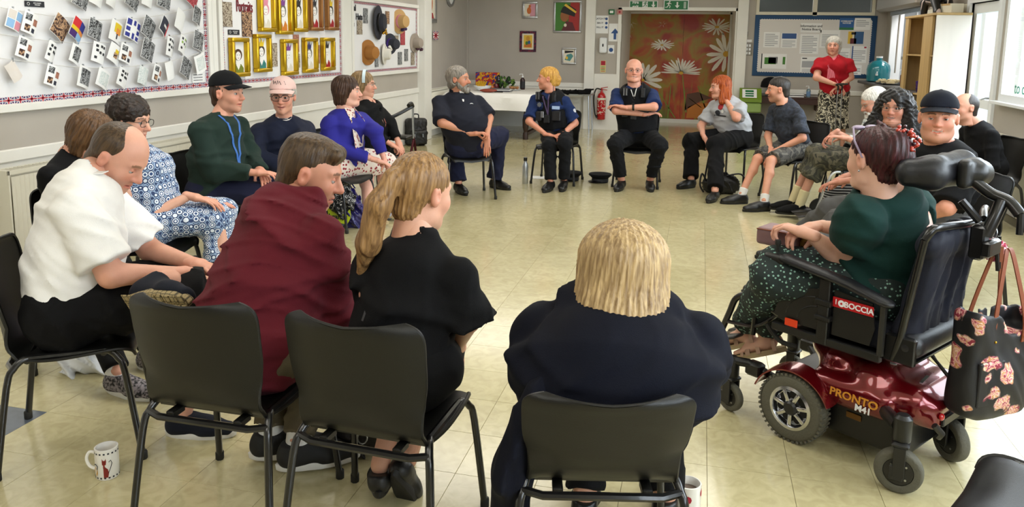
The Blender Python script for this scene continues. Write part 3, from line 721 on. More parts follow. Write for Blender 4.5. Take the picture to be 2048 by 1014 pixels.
def mixed_mesh(name, parts, m):
    P, Q, c = join(parts)
    st = []; tot = []; n = 0
    for q in Q:
        if isinstance(q, np.ndarray): st.append(n + 4 * np.arange(len(q))); tot.append(q.ravel()); n += 4 * len(q)
        else:
            s_ = []; t_ = []
            for t in q: s_.append(n); t_ += t; n += len(t)
            st.append(np.array(s_)); tot.append(np.array(t_))
    st = np.concatenate(st).astype(np.int32); tot = np.concatenate(tot).astype(np.int32)
    me = bpy.data.meshes.new(name); me.vertices.add(len(P)); me.vertices.foreach_set('co', P.astype(np.float32).ravel())
    me.loops.add(len(tot)); me.loops.foreach_set('vertex_index', tot); me.polygons.add(len(st)); me.polygons.foreach_set('loop_start', st); me.polygons.foreach_set('use_smooth', np.ones(len(st), bool))
    me.materials.append(m); me.update(calc_edges=True)
    a = me.color_attributes.new('Col', 'FLOAT_COLOR', 'POINT'); cc = np.ones((len(P), 4), np.float32); cc[:, :3] = c; a.data.foreach_set('color', cc.ravel()); return me
# hair is combed along the head: fine streak relief and colour
def hair_mat(key, dark, light, curly=False, grey=None):
    def fn(N, L, co):
        mp = N('ShaderNodeMapping'); mp.inputs['Scale'].default_value = (1, 1, 1) if curly else (1, 1, .10); L(co, mp.inputs[0])
        n = noise(N, L, mp.outputs[0], 60 if curly else 95, 4, .6)
        c = ramp(N, L, n, [(.34, dark), (.66, light)])
        n2 = noise(N, L, co, 9, 3); f = ramp(N, L, n2, [(.35, '000000'), (.7, '909090')])
        return mixc(N, L, f, c, grey or light)
    m = pmat(key, fn, .42)
    nt = m.node_tree; N, L = nt.nodes.new, nt.links.new; tc = N('ShaderNodeTexCoord'); mp = N('ShaderNodeMapping'); mp.inputs['Scale'].default_value = (1, 1, 1) if curly else (1, 1, .10); L(tc.outputs['Object'], mp.inputs[0])
    bu = N('ShaderNodeBump'); bu.inputs['Strength'].default_value = .55; bu.inputs['Distance'].default_value = .008; L(noise(N, L, mp.outputs[0], 110, 3), bu.inputs['Height']); b = nt.nodes['Principled BSDF']; L(bu.outputs[0], b.inputs['Normal']); b.inputs['Specular IOR Level'].default_value = .35
    return m
def groove(amp, n=46, zz=6):
    def w(x, y, z):
        a = np.arctan2(x, y); return (amp * (np.sin(a * n + 2.5 * np.sin(z * 22) + zz * z * 3) + .6 * np.sin(a * n * .43 + 9 * z + 1.7 * np.sin(z * 31)))).astype(np.float32)
    return w
def curls(amp, s=1.0):
    def w(x, y, z):
        return (amp * (np.sin(150 * s * x + 2 * np.sin(90 * s * z)) * np.sin(140 * s * z + 2 * np.sin(95 * s * y)) + np.sin(120 * s * y + 70 * s * x))).astype(np.float32)
    return w
def hair_field(h, st, w=1):
    f = Field(h)
    face = lambda z=-.036, rz=.104, y=.116, ry=.075, rx=.079: f.ell((0, y, z), (rx * w, ry, rz), .012, sub=1)
    ears = lambda r=.026: [f.ell((s * .085 * w, .0, -.012), (r, r * .9, r * 1.25), .008, sub=1) for s in (-1, 1)]
    wp = groove(.0008, 60)
    if st == 'short' or st == 'beardman' or st == 'white':
        f.ell((0, -.012, .044), (.0805 * w, .101, .084), .015); f.cap((0, -.05, 0), (0, -.058, -.05), .055, .045, .02, n=(1, 0, 0), kn=.8)
        if st == 'beardman': f.ell((0, -.03, .03), (.094, .105, .095), .02); f.cap((-.05, -.03, -.03), (.05, -.03, -.03), .05, .05, .02); f.cap((-.04, -.06, -.06), (.04, -.06, -.06), .035, .035, .02)
        if st == 'white': f.ell((0, -.04, .03), (.088, .085, .09), .02)
        face(); ears(); f.cap((0, -.02, -.10), (0, -.10, -.13), .04, .05, .01, sub=1)
    elif st == 'fade':     # cropped sides, longer brushed top
        f.ell((0, -.014, .040), (.079 * w, .100, .082), .01); f.cap((0, -.05, 0), (0, -.056, -.05), .055, .045, .02, n=(1, 0, 0), kn=.78)
        f.ell((0, -.004, .084), (.066 * w, .094, .044), .02); f.cap((-.04, .070, .086), (.04, .070, .086), .022, .022, .02); face(-.038, .104); ears()
    elif st == 'receding':
        f.ell((0, -.016, .036), (.0795 * w, .099, .0835), .01); f.cap((0, -.05, 0), (0, -.058, -.055), .054, .045, .02, n=(1, 0, 0), kn=.78)
        f.ell((0, .085, .075), (.05, .075, .11), .035, sub=1); wp = None; face(-.05, .10); ears()
    elif st == 'fringe_sides':  # bald with cropped sides
        f.ell((0, -.02, .02), (.0785 * w, .094, .075), .01); f.ell((0, .02, .11), (.09, .13, .075), .015, sub=1); face(-.04, .12); ears()
    elif st == 'bobround':
        f.ell((0, -.018, .042), (.094 * w, .108, .090), .02); f.cap((-.045, -.03, -.02), (-.045, -.03, -.07), .055, .04, .03); f.cap((.045, -.03, -.02), (.045, -.03, -.07), .055, .04, .03); f.cap((0, -.06, 0), (0, -.06, -.08), .055, .045, .03)
        face(-.055, .098); wp = groove(.0035, 34)
    elif st == 'cropfem':
        f.ell((0, -.018, .042), (.090 * w, .106, .090), .02); f.cap((-.035, -.035, -.01), (-.03, -.04, -.05), .05, .04, .03); f.cap((.035, -.035, -.01), (.03, -.04, -.05), .05, .04, .03)
        face(-.055, .1); ears(.02); wp = groove(.003, 30)
    elif st == 'curlyshort':
        f.ell((0, -.02, .048), (.098, .112, .092), .02); f.cap((0, -.06, 0), (0, -.06, -.05), .06, .05, .03); face(-.05, .096); wp = curls(.004)
    elif st == 'curlylong':
        f.ell((0, -.02, .040), (.112, .115, .098), .03)
        for s in (-1, 1): f.cap((s * .085, -.01, .0), (s * .115, -.005, -.15), .05, .075, .04); f.cap((s * .08, -.02, -.1), (s * .105, .02, -.22), .06, .05, .04)
        f.cap((0, -.06, 0), (0, -.07, -.2), .09, .09, .04); face(-.055, .105, .12, .085, .072); wp = curls(.006, .7)
    elif st == 'longstraight':
        f.ell((0, -.016, .042), (.086, .104, .088), .02)
        for s in (-1, 1): f.cap((s * .062, -.02, .02), (s * .078, .01, -.15), .036, .035, .03); f.cap((s * .05, -.05, -.02), (s * .06, -.05, -.20), .04, .04, .03)
        f.cap((0, -.05, 0), (0, -.065, -.21), .06, .055, .03); face(-.055, .1, .118, .08, .066); wp = groove(.0035, 40)
    elif st == 'bobbig':
        f.ell((0, -.02, .036), (.098, .112, .092), .02)
        f.cap((0, -.02, .03), (0, -.075, -.26), .098, .116, .04, n=(1, 0, 0), kn=.84)
        face(-.11, .18, .15, .10, .07); f.cut((0, 0, -.215), (0, .1, -1)); wp = groove(.002, 64)
    elif st == 'pony':
        f.ell((0, -.014, .042), (.082, .103, .086), .02); f.cap((0, -.045, -.01), (0, -.055, -.05), .055, .042, .02, n=(1, 0, 0), kn=.8); face(-.05, .098); ears(.022)
        f.ell((0, -.115, .035), (.03, .03, .03), .02); f.cap((0, -.12, .04), (-.01, -.155, -.04), .030, .034, .02); f.cap((-.01, -.155, -.04), (-.045, -.15, -.16), .036, .036, .02); f.cap((-.045, -.15, -.16), (-.10, -.125, -.28), .034, .010, .02); wp = groove(.002, 40)
    elif st == 'updo':
        f.ell((0, -.016, .040), (.083, .104, .086), .02); f.cap((0, -.05, -.01), (0, -.055, -.06), .055, .04, .02, n=(1, 0, 0), kn=.8); face(-.05, .1); ears(.022)
        f.ell((0, -.095, .03), (.068, .05, .078), .02); f.cap((-.01, -.10, .08), (.015, -.125, -.03), .036, .032, .02); f.cap((.03, -.09, .08), (.035, -.11, 0), .022, .025, .01); f.cap((0, -.03, .125), (.01, .0, .142), .012, .005, .01); wp = groove(.0022, 40)
    elif st == 'tiedback':
        f.ell((0, -.014, .042), (.083, .103, .087), .02); f.cap((0, -.04, -.01), (0, -.05, -.05), .056, .042, .02, n=(1, 0, 0), kn=.8); f.ell((.0, -.105, -.005), (.04, .035, .04), .02); f.ell((.0, -.10, -.045), (.03, .03, .035), .02); face(-.05, .098); ears(.018)
        f.cap((.055, .062, .055), (.068, .05, -.02), .012, .006, .01); wp = groove(.0022, 36)
    elif st == 'undercap':
        face(-.03, .1, .10, .085, .092)
        f.ell((0, -.02, .02), (.081 * w, .098, .075), .02); f.cap((0, -.05, 0), (0, -.062, -.05), .055, .045, .02, n=(1, 0, 0), kn=.8); face(-.04, .1); ears(); wp = groove(.002, 30)
    if st == 'curlyshort' or st == 'curlylong': pass
    return f, wp
def beard_field(h):
    f = Field(h)
    f.cap((-.052, .028, -.055), (0, .076, -.10), .022, .034, .03); f.cap((.052, .028, -.055), (0, .076, -.10), .022, .034, .03); f.cap((-.062, .01, -.02), (-.05, .03, -.07), .012, .022, .02); f.cap((.062, .01, -.02), (.05, .03, -.07), .012, .022, .02)
    f.cap((-.03, .083, -.066), (0, .1, -.05), .009, .010, .01); f.cap((.03, .083, -.066), (0, .1, -.05), .009, .010, .01); f.ell((0, .10, -.068), (.018, .02, .007), .004, sub=1); return f
def glasses(parent, M, m, rim=.0016, rx=.025, rz=.018, lens=True, loc=(0, 0, 0)):
    b = MB(); b.M = Matrix.Translation(loc)
    for s in (-1, 1):
        pts = [(s * .032 + rx * np.sign(math.cos(t)) * abs(math.cos(t)) ** .75, .100, .002 + rz * np.sign(math.sin(t)) * abs(math.sin(t)) ** .75) for t in np.linspace(0, 2 * math.pi, 19)[:-1]]
        b.tube(pts, rim, 6, close=True); b.tube([(s * .056, .099, .010), (s * .076, .08, .011), (s * .083, .0, .008), (s * .083, -.02, -.004)], rim, 6)
    b.tube([(-.008, .100, .006), (0, .103, .009), (.008, .100, .006)], rim, 6)
    o = b.obj('glasses', m, parent); o.matrix_local = M
    if lens:
        l = MB()
        for s in (-1, 1): l.add([(s * .032 + rx * .96 * math.cos(t) * (1 if 1 else 0), .1, .002 + rz * .96 * math.sin(t)) for t in np.linspace(0, 2 * math.pi, 15)[:-1]], [tuple(range(14)) if s < 0 else tuple(range(14))])
        q = l.obj('lens', M_glass, o)
    return o
def cap_hat(parent, M, m, brim_yaw=0, tilt=0, logo=None):
    f = Field(.0055)
    f.ell((0, -.012, .062), (.092, .108, .086), .01); f.cut((0, 0, .052), (0, .1, -1)); f.ell((0, -.012, .052), (.080, .098, .079), .005, sub=1)
    f.ell((0, -.012, .148), (.008, .008, .005), .004)
    P, Q = f.build(smooth=1); o = link('cap', npmesh('cap', P, Q, m), parent); o.matrix_local = M
    rows = []
    for i in range(7):
        t = i / 6; row = []
        for k in range(13):
            u = (k - 6) / 6; a = u * 1.15; r0 = .094; x = r0 * math.sin(a) * (1 - .12 * t); y = -.012 + .104 * math.cos(a) + t * .078 * (1 - .55 * u * u) ; z = .060 - .012 * u * u * 1.5 - .016 * t; row.append((x, y, z))
        rows.append(row)
    MB().sheet(rows, .004).obj('brim', m, o); return o
def shoe(parent, name, ankle, yaw, col, sole, org, pitch=0, size=1, low=0, lift=None, h=.007, tip=0):
    fw = hdir(yaw); sd = hdir(yaw + 90); z0 = ankle[2] - .088 if lift is None else ankle[2] - .088
    R = frame(yaw, pitch); f = Field(h)
    f.cap((0, -.045, .035), (0, .10, .030), .040, .036, .03, n=(1, 0, 0), kn=.95); f.cap((0, .08, .028), (.0, .165, .022), .036, .026, .03, n=(1, 0, 0), kn=.72)
    f.cap((0, -.035, .06), (0, -.02, .105 - low), .040, .038, .02); f.cap((0, -.02, .075), (0, .07, .045), .036, .03, .02); f.cut((0, 0, .004), (0, 0, -1)); f.cut((0, 0, .105 - low), (0, 0, 1))
    P, Q = f.build(smooth=1)
    M = Matrix([list(R[i]) + [0] for i in range(3)] + [[0, 0, 0, 1]]); a = V(*ankle) - R @ V(0, -.015, .088) * size; M.translation = a - V(*org)
    if tip: pv = Vector(V(*ankle) - V(*org)); M = Matrix.Translation(pv) @ Matrix.Rotation(math.radians(tip), 4, Vector(R[:, 1])) @ Matrix.Translation(-pv) @ M
    M = M @ Matrix.Scale(size, 4)
    o = link(name, npmesh(name, P, Q, col), parent); o.matrix_local = M
    pts = []
    for t in np.linspace(0, 2 * math.pi, 25)[:-1]:
        y = .055 + .142 * math.sin(t); wv = .036 + .010 * math.sin(t * 1) if y > 0 else .034; pts.append(((.040 if y > .05 else .036) * math.cos(t) * (1 + .1 * math.sin(t)), y))
    b = MB(); n = len(pts); vs = []; 
    for z, q in ((-.012, .93), (-.006, 1), (.014, 1.02), (.018, .96)): vs += [(x * q, .055 + (y - .055) * q, z) for x, y in pts]
    fs = [tuple(range(n - 1, -1, -1)), tuple(range(3 * n, 4 * n))] + [(k * n + i, k * n + (i + 1) % n, (k + 1) * n + (i + 1) % n, (k + 1) * n + i) for k in range(3) for i in range(n)]
    b.add(vs, fs); b.obj('sole', sole, o); return o
PEOPLE = {}
def person(key, label, P, skin='C89078', head={}, hair=None, hairm=None, beard=None, T=(.165, .12, .15, .125, .165, .115), arm=1, leg=1, top=None, bottom=None, shoes=None,
           res=.011, hres=.004, hand=(.5, .5), hdirs=(None, None), bust=0, belly=0, neckr=.058, hroll=0, hscale=1.06, shoe_yaw=None, skirt=None, feet_pitch=(0, 0), shd=.04, hup=(None, None)):
    yaw, syaw = P['yaw'], P['syaw']; pel, nk, hd = V(*P['pelvis']), V(*P['neck']), V(*P['head'])
    org = V(pel[0], pel[1], 0); root = thing('person', label, 'person', tuple(org))
    P = dict(P)
    P['sh'] = [[q[0], q[1], q[2] - shd] for q in P['sh']]
    side, fw = hdir(yaw + 90), hdir(yaw); ss, sf = hdir(syaw + 90), hdir(syaw)
    up = nk - pel; TL = np.linalg.norm(up); up /= TL
    sh, el, wr, hp, kn, an = [[V(*q) for q in P[k]] for k in ('sh', 'el', 'wr', 'hip', 'kn', 'an')]
    hM = frame(P['hyaw'], P['hp'], hroll) * hscale; jaw = hd - hM[:, 2] * .06 - hM[:, 1] * .02
    c0 = pel + V(0, 0, -.0); c1 = pel + up * TL * .38 + fw * belly; c2 = pel + up * TL * .74
    def torso(f, o):
        w0, d0, w1, d1, w2, d2 = [q + o for q in T]
        f.cap(c0, c1, d0, d1, .02, n=side, kn=d1 / w1); f.cap(c1, c2, d1, d2 * .97, .03, n=ss, kn=d2 / w2)
        f.cap(sh[0] * .94 + sh[1] * .06 - up * .025, sh[1] * .94 + sh[0] * .06 - up * .025, .050 + o, .050 + o, .04)
        for s in sh: f.cap(nk - up * .015, s * .75 + nk * .25 - up * .02, .046 + o, .042 + o, .03)
        if bust:
            for q in (-1, 1): f.ell(c2 + ss * q * .075 + sf * (d2 * .62) - up * .03, (.062 + bust * .02 + o,) * 3, .04)
        if belly > .05: f.ell(c1 + fw * .05, (.13 + o, .13 + o, .12 + o), .05)
    def legs(f, o, thigh=1, shin=1, flare=0):
        for i in (0, 1):
            f.ell(hp[i] - fw * .03, ((.082 + o) * leg,) * 3, .025)
            e = hp[i] + (kn[i] - hp[i]) * min(thigh, 1); full = thigh >= 1
            f.cap(hp[i], e, (.083 + o) * leg, ((.056 if full else .066) + o + flare) * leg, .022, fb=0 if full else 1)
            if shin > 0:
                g = kn[i] + (an[i] - kn[i]) * shin; f.cap(kn[i], g, (.055 + o) * leg, (.037 + o + flare) * leg, .02, fb=1 if shin < 1 else 0)
                if shin >= .6: m = kn[i] * .66 + an[i] * .34 - hdir(yaw) * .015; f.ell(m, ((.050 + o) * leg,) * 3, .025)
    def arms(f, o, upf=1, fo=1, flare=0):
        for i in (0, 1):
            full = upf >= 1; e = sh[i] + (el[i] - sh[i]) * min(upf, 1)
            f.cap(sh[i], e, (.048 + o) * arm, ((.042 if full else .046) + o + flare) * arm, .02, fb=0 if full else 1)
            if fo > 0 and full: g = el[i] + (wr[i] - el[i]) * fo; f.cap(el[i], g, (.042 + o) * arm, (.027 + o + flare) * (arm if fo < 1 else 1), .015, fb=1 if fo < 1 else 0)
    # body: torso, limbs, neck as one surface, with the finer head and hands grown onto it
    f = Field(res); torso(f, -.022)
    legs(f, -.004); arms(f, -.002)
    f.cap(nk - up * .03, jaw, neckr + .004, neckr - .006, .04)
    if shoes is None or shoes.get('bare') or shoes.get('sandal'):
        sy0 = shoe_yaw or (yaw, yaw)
        for i in (0, 1):
            d = hdir(sy0[i], feet_pitch[i]); a = an[i] - V(0, 0, .045); f.cap(an[i], a - d * .02, .034, .03, .03); f.cap(a - V(0, 0, .0), a + d * .10 - V(0, 0, .012), .032, .024, .02, n=hdir(sy0[i] + 90), kn=.75)
            for q in range(5): w_ = hdir(sy0[i] + 90) * (q - 2) * .015; f.cap(a + d * .10 + w_ - V(0, 0, .015), a + d * (.155 - .006 * abs(q - 1)) + w_ - V(0, 0, .02), .011, .009, .006)
    BP, BQ = f.build(smooth=1); sk = C3(skin)
    bc = np.tile(sk, (len(BP), 1))
    for j in el + kn: m = np.exp(-np.sum((BP - j) ** 2, 1) / .05 ** 2)[:, None] * .3; bc = bc * (1 - m) + m * sk * V(1.05, .75, .72)
    parts = [(BP, BQ, bc)]
    for p_, q_, c_, _ in head_mesh(hres, skin, **head): parts.append((p_ @ hM.T + hd, q_, c_))
    for i in (0, 1):
        d = hdirs[i]; fd = (wr[i] - el[i]); fd /= np.linalg.norm(fd)
        d = fd if d is None else V(*d) / np.linalg.norm(V(*d)); upv = V(0, 0, 1) if hup[i] is None else V(*hup[i]); n = upv - d * (upv @ d)
        if np.linalg.norm(n) < .3: n = -hdir(yaw) - d * (-hdir(yaw) @ d)
        n /= np.linalg.norm(n); xs = np.cross(d, n); R = np.stack([xs, d, n], 1)
        L = -1 if i == 0 else 1      # right hand, palm down: thumb towards the body's left
        p_, q_ = hand_parts(max(.0042, hres * .9), L, hand[i]); hc = np.tile(sk * V(1.0, .93, .92), (len(p_), 1)); ft = np.clip((p_[:, 1] - .09) / .06, 0, 1)[:, None] * .3; hc = hc * (1 - ft) + ft * sk * V(1.05, .72, .7)
        parts.append((p_ @ R.T * 1.0 + wr[i] + d * .028, q_, hc))
    me = mixed_mesh('body', [(p - org, q, c) for p, q, c in parts], M_skin); body = link('body', me, root)
    HM = Matrix([list(hM[i]) + [0] for i in range(3)] + [[0, 0, 0, 1]]); HM.translation = Vector(hd - org)
    if hair:
        hf, wp = hair_field(hres, hair, head.get('w', 1)); P_, Q_ = hf.build(warp=wp, smooth=1); o = link('hair', npmesh('hair', P_, Q_, hairm), root); o.matrix_local = HM
    if beard:
        P_, Q_ = beard_field(hres).build(warp=curls(.0018, 1.3), smooth=1); o = link('beard', npmesh('beard', P_, Q_, beard), root); o.matrix_local = HM
    if top:
        f = Field(res); torso(f, .004 + top.get('o', 0)); top.get('vest') or f.cap(pel + V(0, 0, .035), pel + up * .12, T[1] + .010, T[1] + .006, .02, n=side, kn=T[1] / T[0])
        sl = top.get('sleeve', 'long')
        if sl == 'long': arms(f, .014 + top.get('o', 0), 1, top.get('cuff', .93), top.get('flare', .004))
        elif sl == 'short': arms(f, .016 + top.get('o', 0), top.get('len', .72), 0, top.get('flare', .014))
        elif sl == 'three': arms(f, .014, 1, .35, .006)
        if top.get('ruffle'):
            for i in (0,): a = sh[i] + (el[i] - sh[i]) * .6; b_ = sh[i] + (el[i] - sh[i]) * 1.02; f.cap(a, b_, .06 * arm, .095 * arm, .02, fb=1); f.cap(a + (b_ - a) * .6, b_ + (b_ - a) * .3, .04, .075 * arm, .01, sub=1, fb=1)
        if top.get('hood'):
            b_ = nk + up * .02; f.cap(b_ - ss * .085 + sf * .02, b_ - sf * .075 - up * .015, .045, .058, .03); f.cap(b_ + ss * .085 + sf * .02, b_ - sf * .075 - up * .015, .045, .058, .03); f.cap(b_ - ss * .07 + sf * .05, b_ + ss * .07 + sf * .06 - up * .02, .03, .03, .02); f.cap(b_ - sf * .08 - up * .02, b_ - sf * .105 - up * .11, .05, .025, .04)
        if top.get('collar'):
            pass
        # neck opening
        no = nk + (jaw - nk) * .25
        f.cap(no + (jaw - no) * .3 + sf * .01, jaw + (jaw - nk) * .8, neckr + .006 + top.get('nw', 0), neckr + .02 + top.get('nw', 0), .01, sub=1)
        if top.get('vneck'): f.cap(no + sf * .05, no + sf * .14 - up * top['vneck'], .045, .012, .01, sub=1)
        if top.get('vest'): f.cut(pel + up * .05, -up)
        r = f.build(folds=top.get('folds', .006), fscale=top.get('fs', 13), seed=len(key) * 7, smooth=1, fdir=top.get('fdir', (0, 0, 1)))
        t = fobj(top.get('name', 'shirt'), r, top['m'], root, org)
        if top.get('collar'):
            b = MB(); ax = (jaw - nk); ax /= np.linalg.norm(ax); rows = []
            for i in range(3):
                row = []
                for k in range(21):
                    a = -2.3 + 4.6 * k / 20; c = nk + ax * (.045 - .03 * (i == 2) + .012 * (i == 1)) + V(0, 0, .0); rr = neckr + (.008, .016, .026)[i]
                    row.append(c - sf * math.cos(a) * rr * 1.05 + ss * math.sin(a) * rr * 1.05 + sf * .012 - ax * (.035 * abs(a / 2.3) ** 2))
                rows.append(row)
            b.sheet(np.array(rows) - org, .004); b.obj('collar', top['collar'], t)
    if top and top.get('vest'):
        f = Field(res); w1, d1, w2, d2 = T[2:]; 
        f.cap(pel + up * .06, c1, d1 + .026, d1 + .028, .02, n=side, kn=d1 / w1); f.cap(c1, c2 + up * .02, d1 + .028, d2 + .026, .03, n=ss, kn=d2 / w2 * 1.12)
        for s in sh: f.cap(c2, nk * .45 + s * .55 - up * .02, .06, .058, .03)
        f.cap(nk - up * .01 + sf * .03, jaw + sf * .02, neckr + .03, neckr + .03, .01, sub=1); f.cap(nk + sf * .07, c2 + sf * .17, .035, .012, .01, sub=1); f.cut(pel + up * .07, -up)
        fobj('vest', f.build(folds=.004, seed=3, smooth=1), top['vest'], root, org)
    if bottom:
        f = Field(res); k = bottom['kind']; o_ = bottom.get('o', .012)
        if k == 'trousers': legs(f, o_, 1, bottom.get('shin', .96), bottom.get('flare', .008))
        if k == 'shorts': legs(f, o_ + .004, bottom.get('len', .88) if bottom.get('len', .88) < 1 else 1, bottom.get('shin', 0), .014)
        if k == 'skirt':
            km = (kn[0] + kn[1]) / 2; hm = (hp[0] + hp[1]) / 2; wk = np.linalg.norm(kn[0] - kn[1]) / 2 + .08
            for i in (0, 1): f.cap(hp[i], kn[i] + (kn[i] - hp[i]) * -.06, .105 * leg, .078 * leg, .06)
            f.cap(hm, km, .095, .07, .05, n=side, kn=.07 / wk)
            dr_ = bottom.get('drop', .12)
            if dr_: f.cap(km + fw * .01, km + V(0, 0, -dr_) + fw * .02, .07, .075, .05, n=side, kn=.07 / wk, fb=1)
        if k == 'standskirt':
            f.cap(pel + V(0, 0, .08), pel - V(0, 0, .1), .12, .15, .05, n=side, kn=.8); f.cap(pel - V(0, 0, .1), pel - V(0, 0, bottom['drop']), .15, .19, .05, n=side, kn=.8, fb=1)
        bv = up * (.02 if top.get('vest') else -.02); f.cap(pel + bv - side * T[0] * .35, pel + bv + side * T[0] * .35, *(T[1] * (.82 if top.get('hood') else 1.0),) * 2, .03)
        r = f.build(folds=bottom.get('folds', .006), fscale=12, seed=len(label), smooth=1); fobj(bottom.get('name', 'trousers'), r, bottom['m'], root, org)
    sy = shoe_yaw or (yaw, yaw)
    if shoes and not shoes.get('bare'):
        for i in (0, 1):
            if shoes.get('skip') == i: continue
            if shoes.get('sandal'):
                d = hdir(sy[i]); R = frame(sy[i], feet_pitch[i]); M = Matrix([list(R[q]) + [0] for q in range(3)] + [[0, 0, 0, 1]]); M.translation = Vector(an[i] - R @ V(0, -.02, .088) - org)
                b = MB(); pts = [(.042 * math.cos(t) * (1 + .15 * math.sin(t)), .055 + .14 * math.sin(t)) for t in np.linspace(0, 2 * math.pi, 21)[:-1]]
                b.prism(pts, -.004, .018); so = b.obj('sandal', shoes['sole'], root); so.matrix_local = M
                for (y, zt, w_) in ((-.05, .07, .018), (.03, .078, .02), (.085, .055, .022), (.115, .045, .014)):
                    rows = [[(.045 * math.cos(a), y + q * w_, .012 + zt * math.sin(a) * (.72 if y > 0 else 1)) for a in np.linspace(0, math.pi, 11)] for q in (-.5, .5)]
                    MB().sheet(rows, .003).obj('strap', shoes['m'], so)
            else: shoe(root, 'shoe', an[i], sy[i], shoes['m'], shoes['sole'], org, feet_pitch[i], shoes.get('size', 1), shoes.get('low', .02))
            if shoes.get('sock'):
                f = Field(.007); q = an[i] + (kn[i] - an[i]) * shoes.get('sockh', .16); f.cap(an[i] - V(0, 0, .03), q, .042 * leg, .046 * leg, .01, fb=1); fobj('sock', f.build(smooth=1), shoes['sock'], root, org)
    PEOPLE[key] = dict(root=root, org=org, HM=HM, nk=nk, up=up, sf=sf, ss=ss, side=side, fw=fw, pel=pel, sh=sh, el=el, wr=wr, kn=kn, an=an, hd=hd, hM=hM, c2=c2, c1=c1, T=T, jaw=jaw)
    return PEOPLE[key]
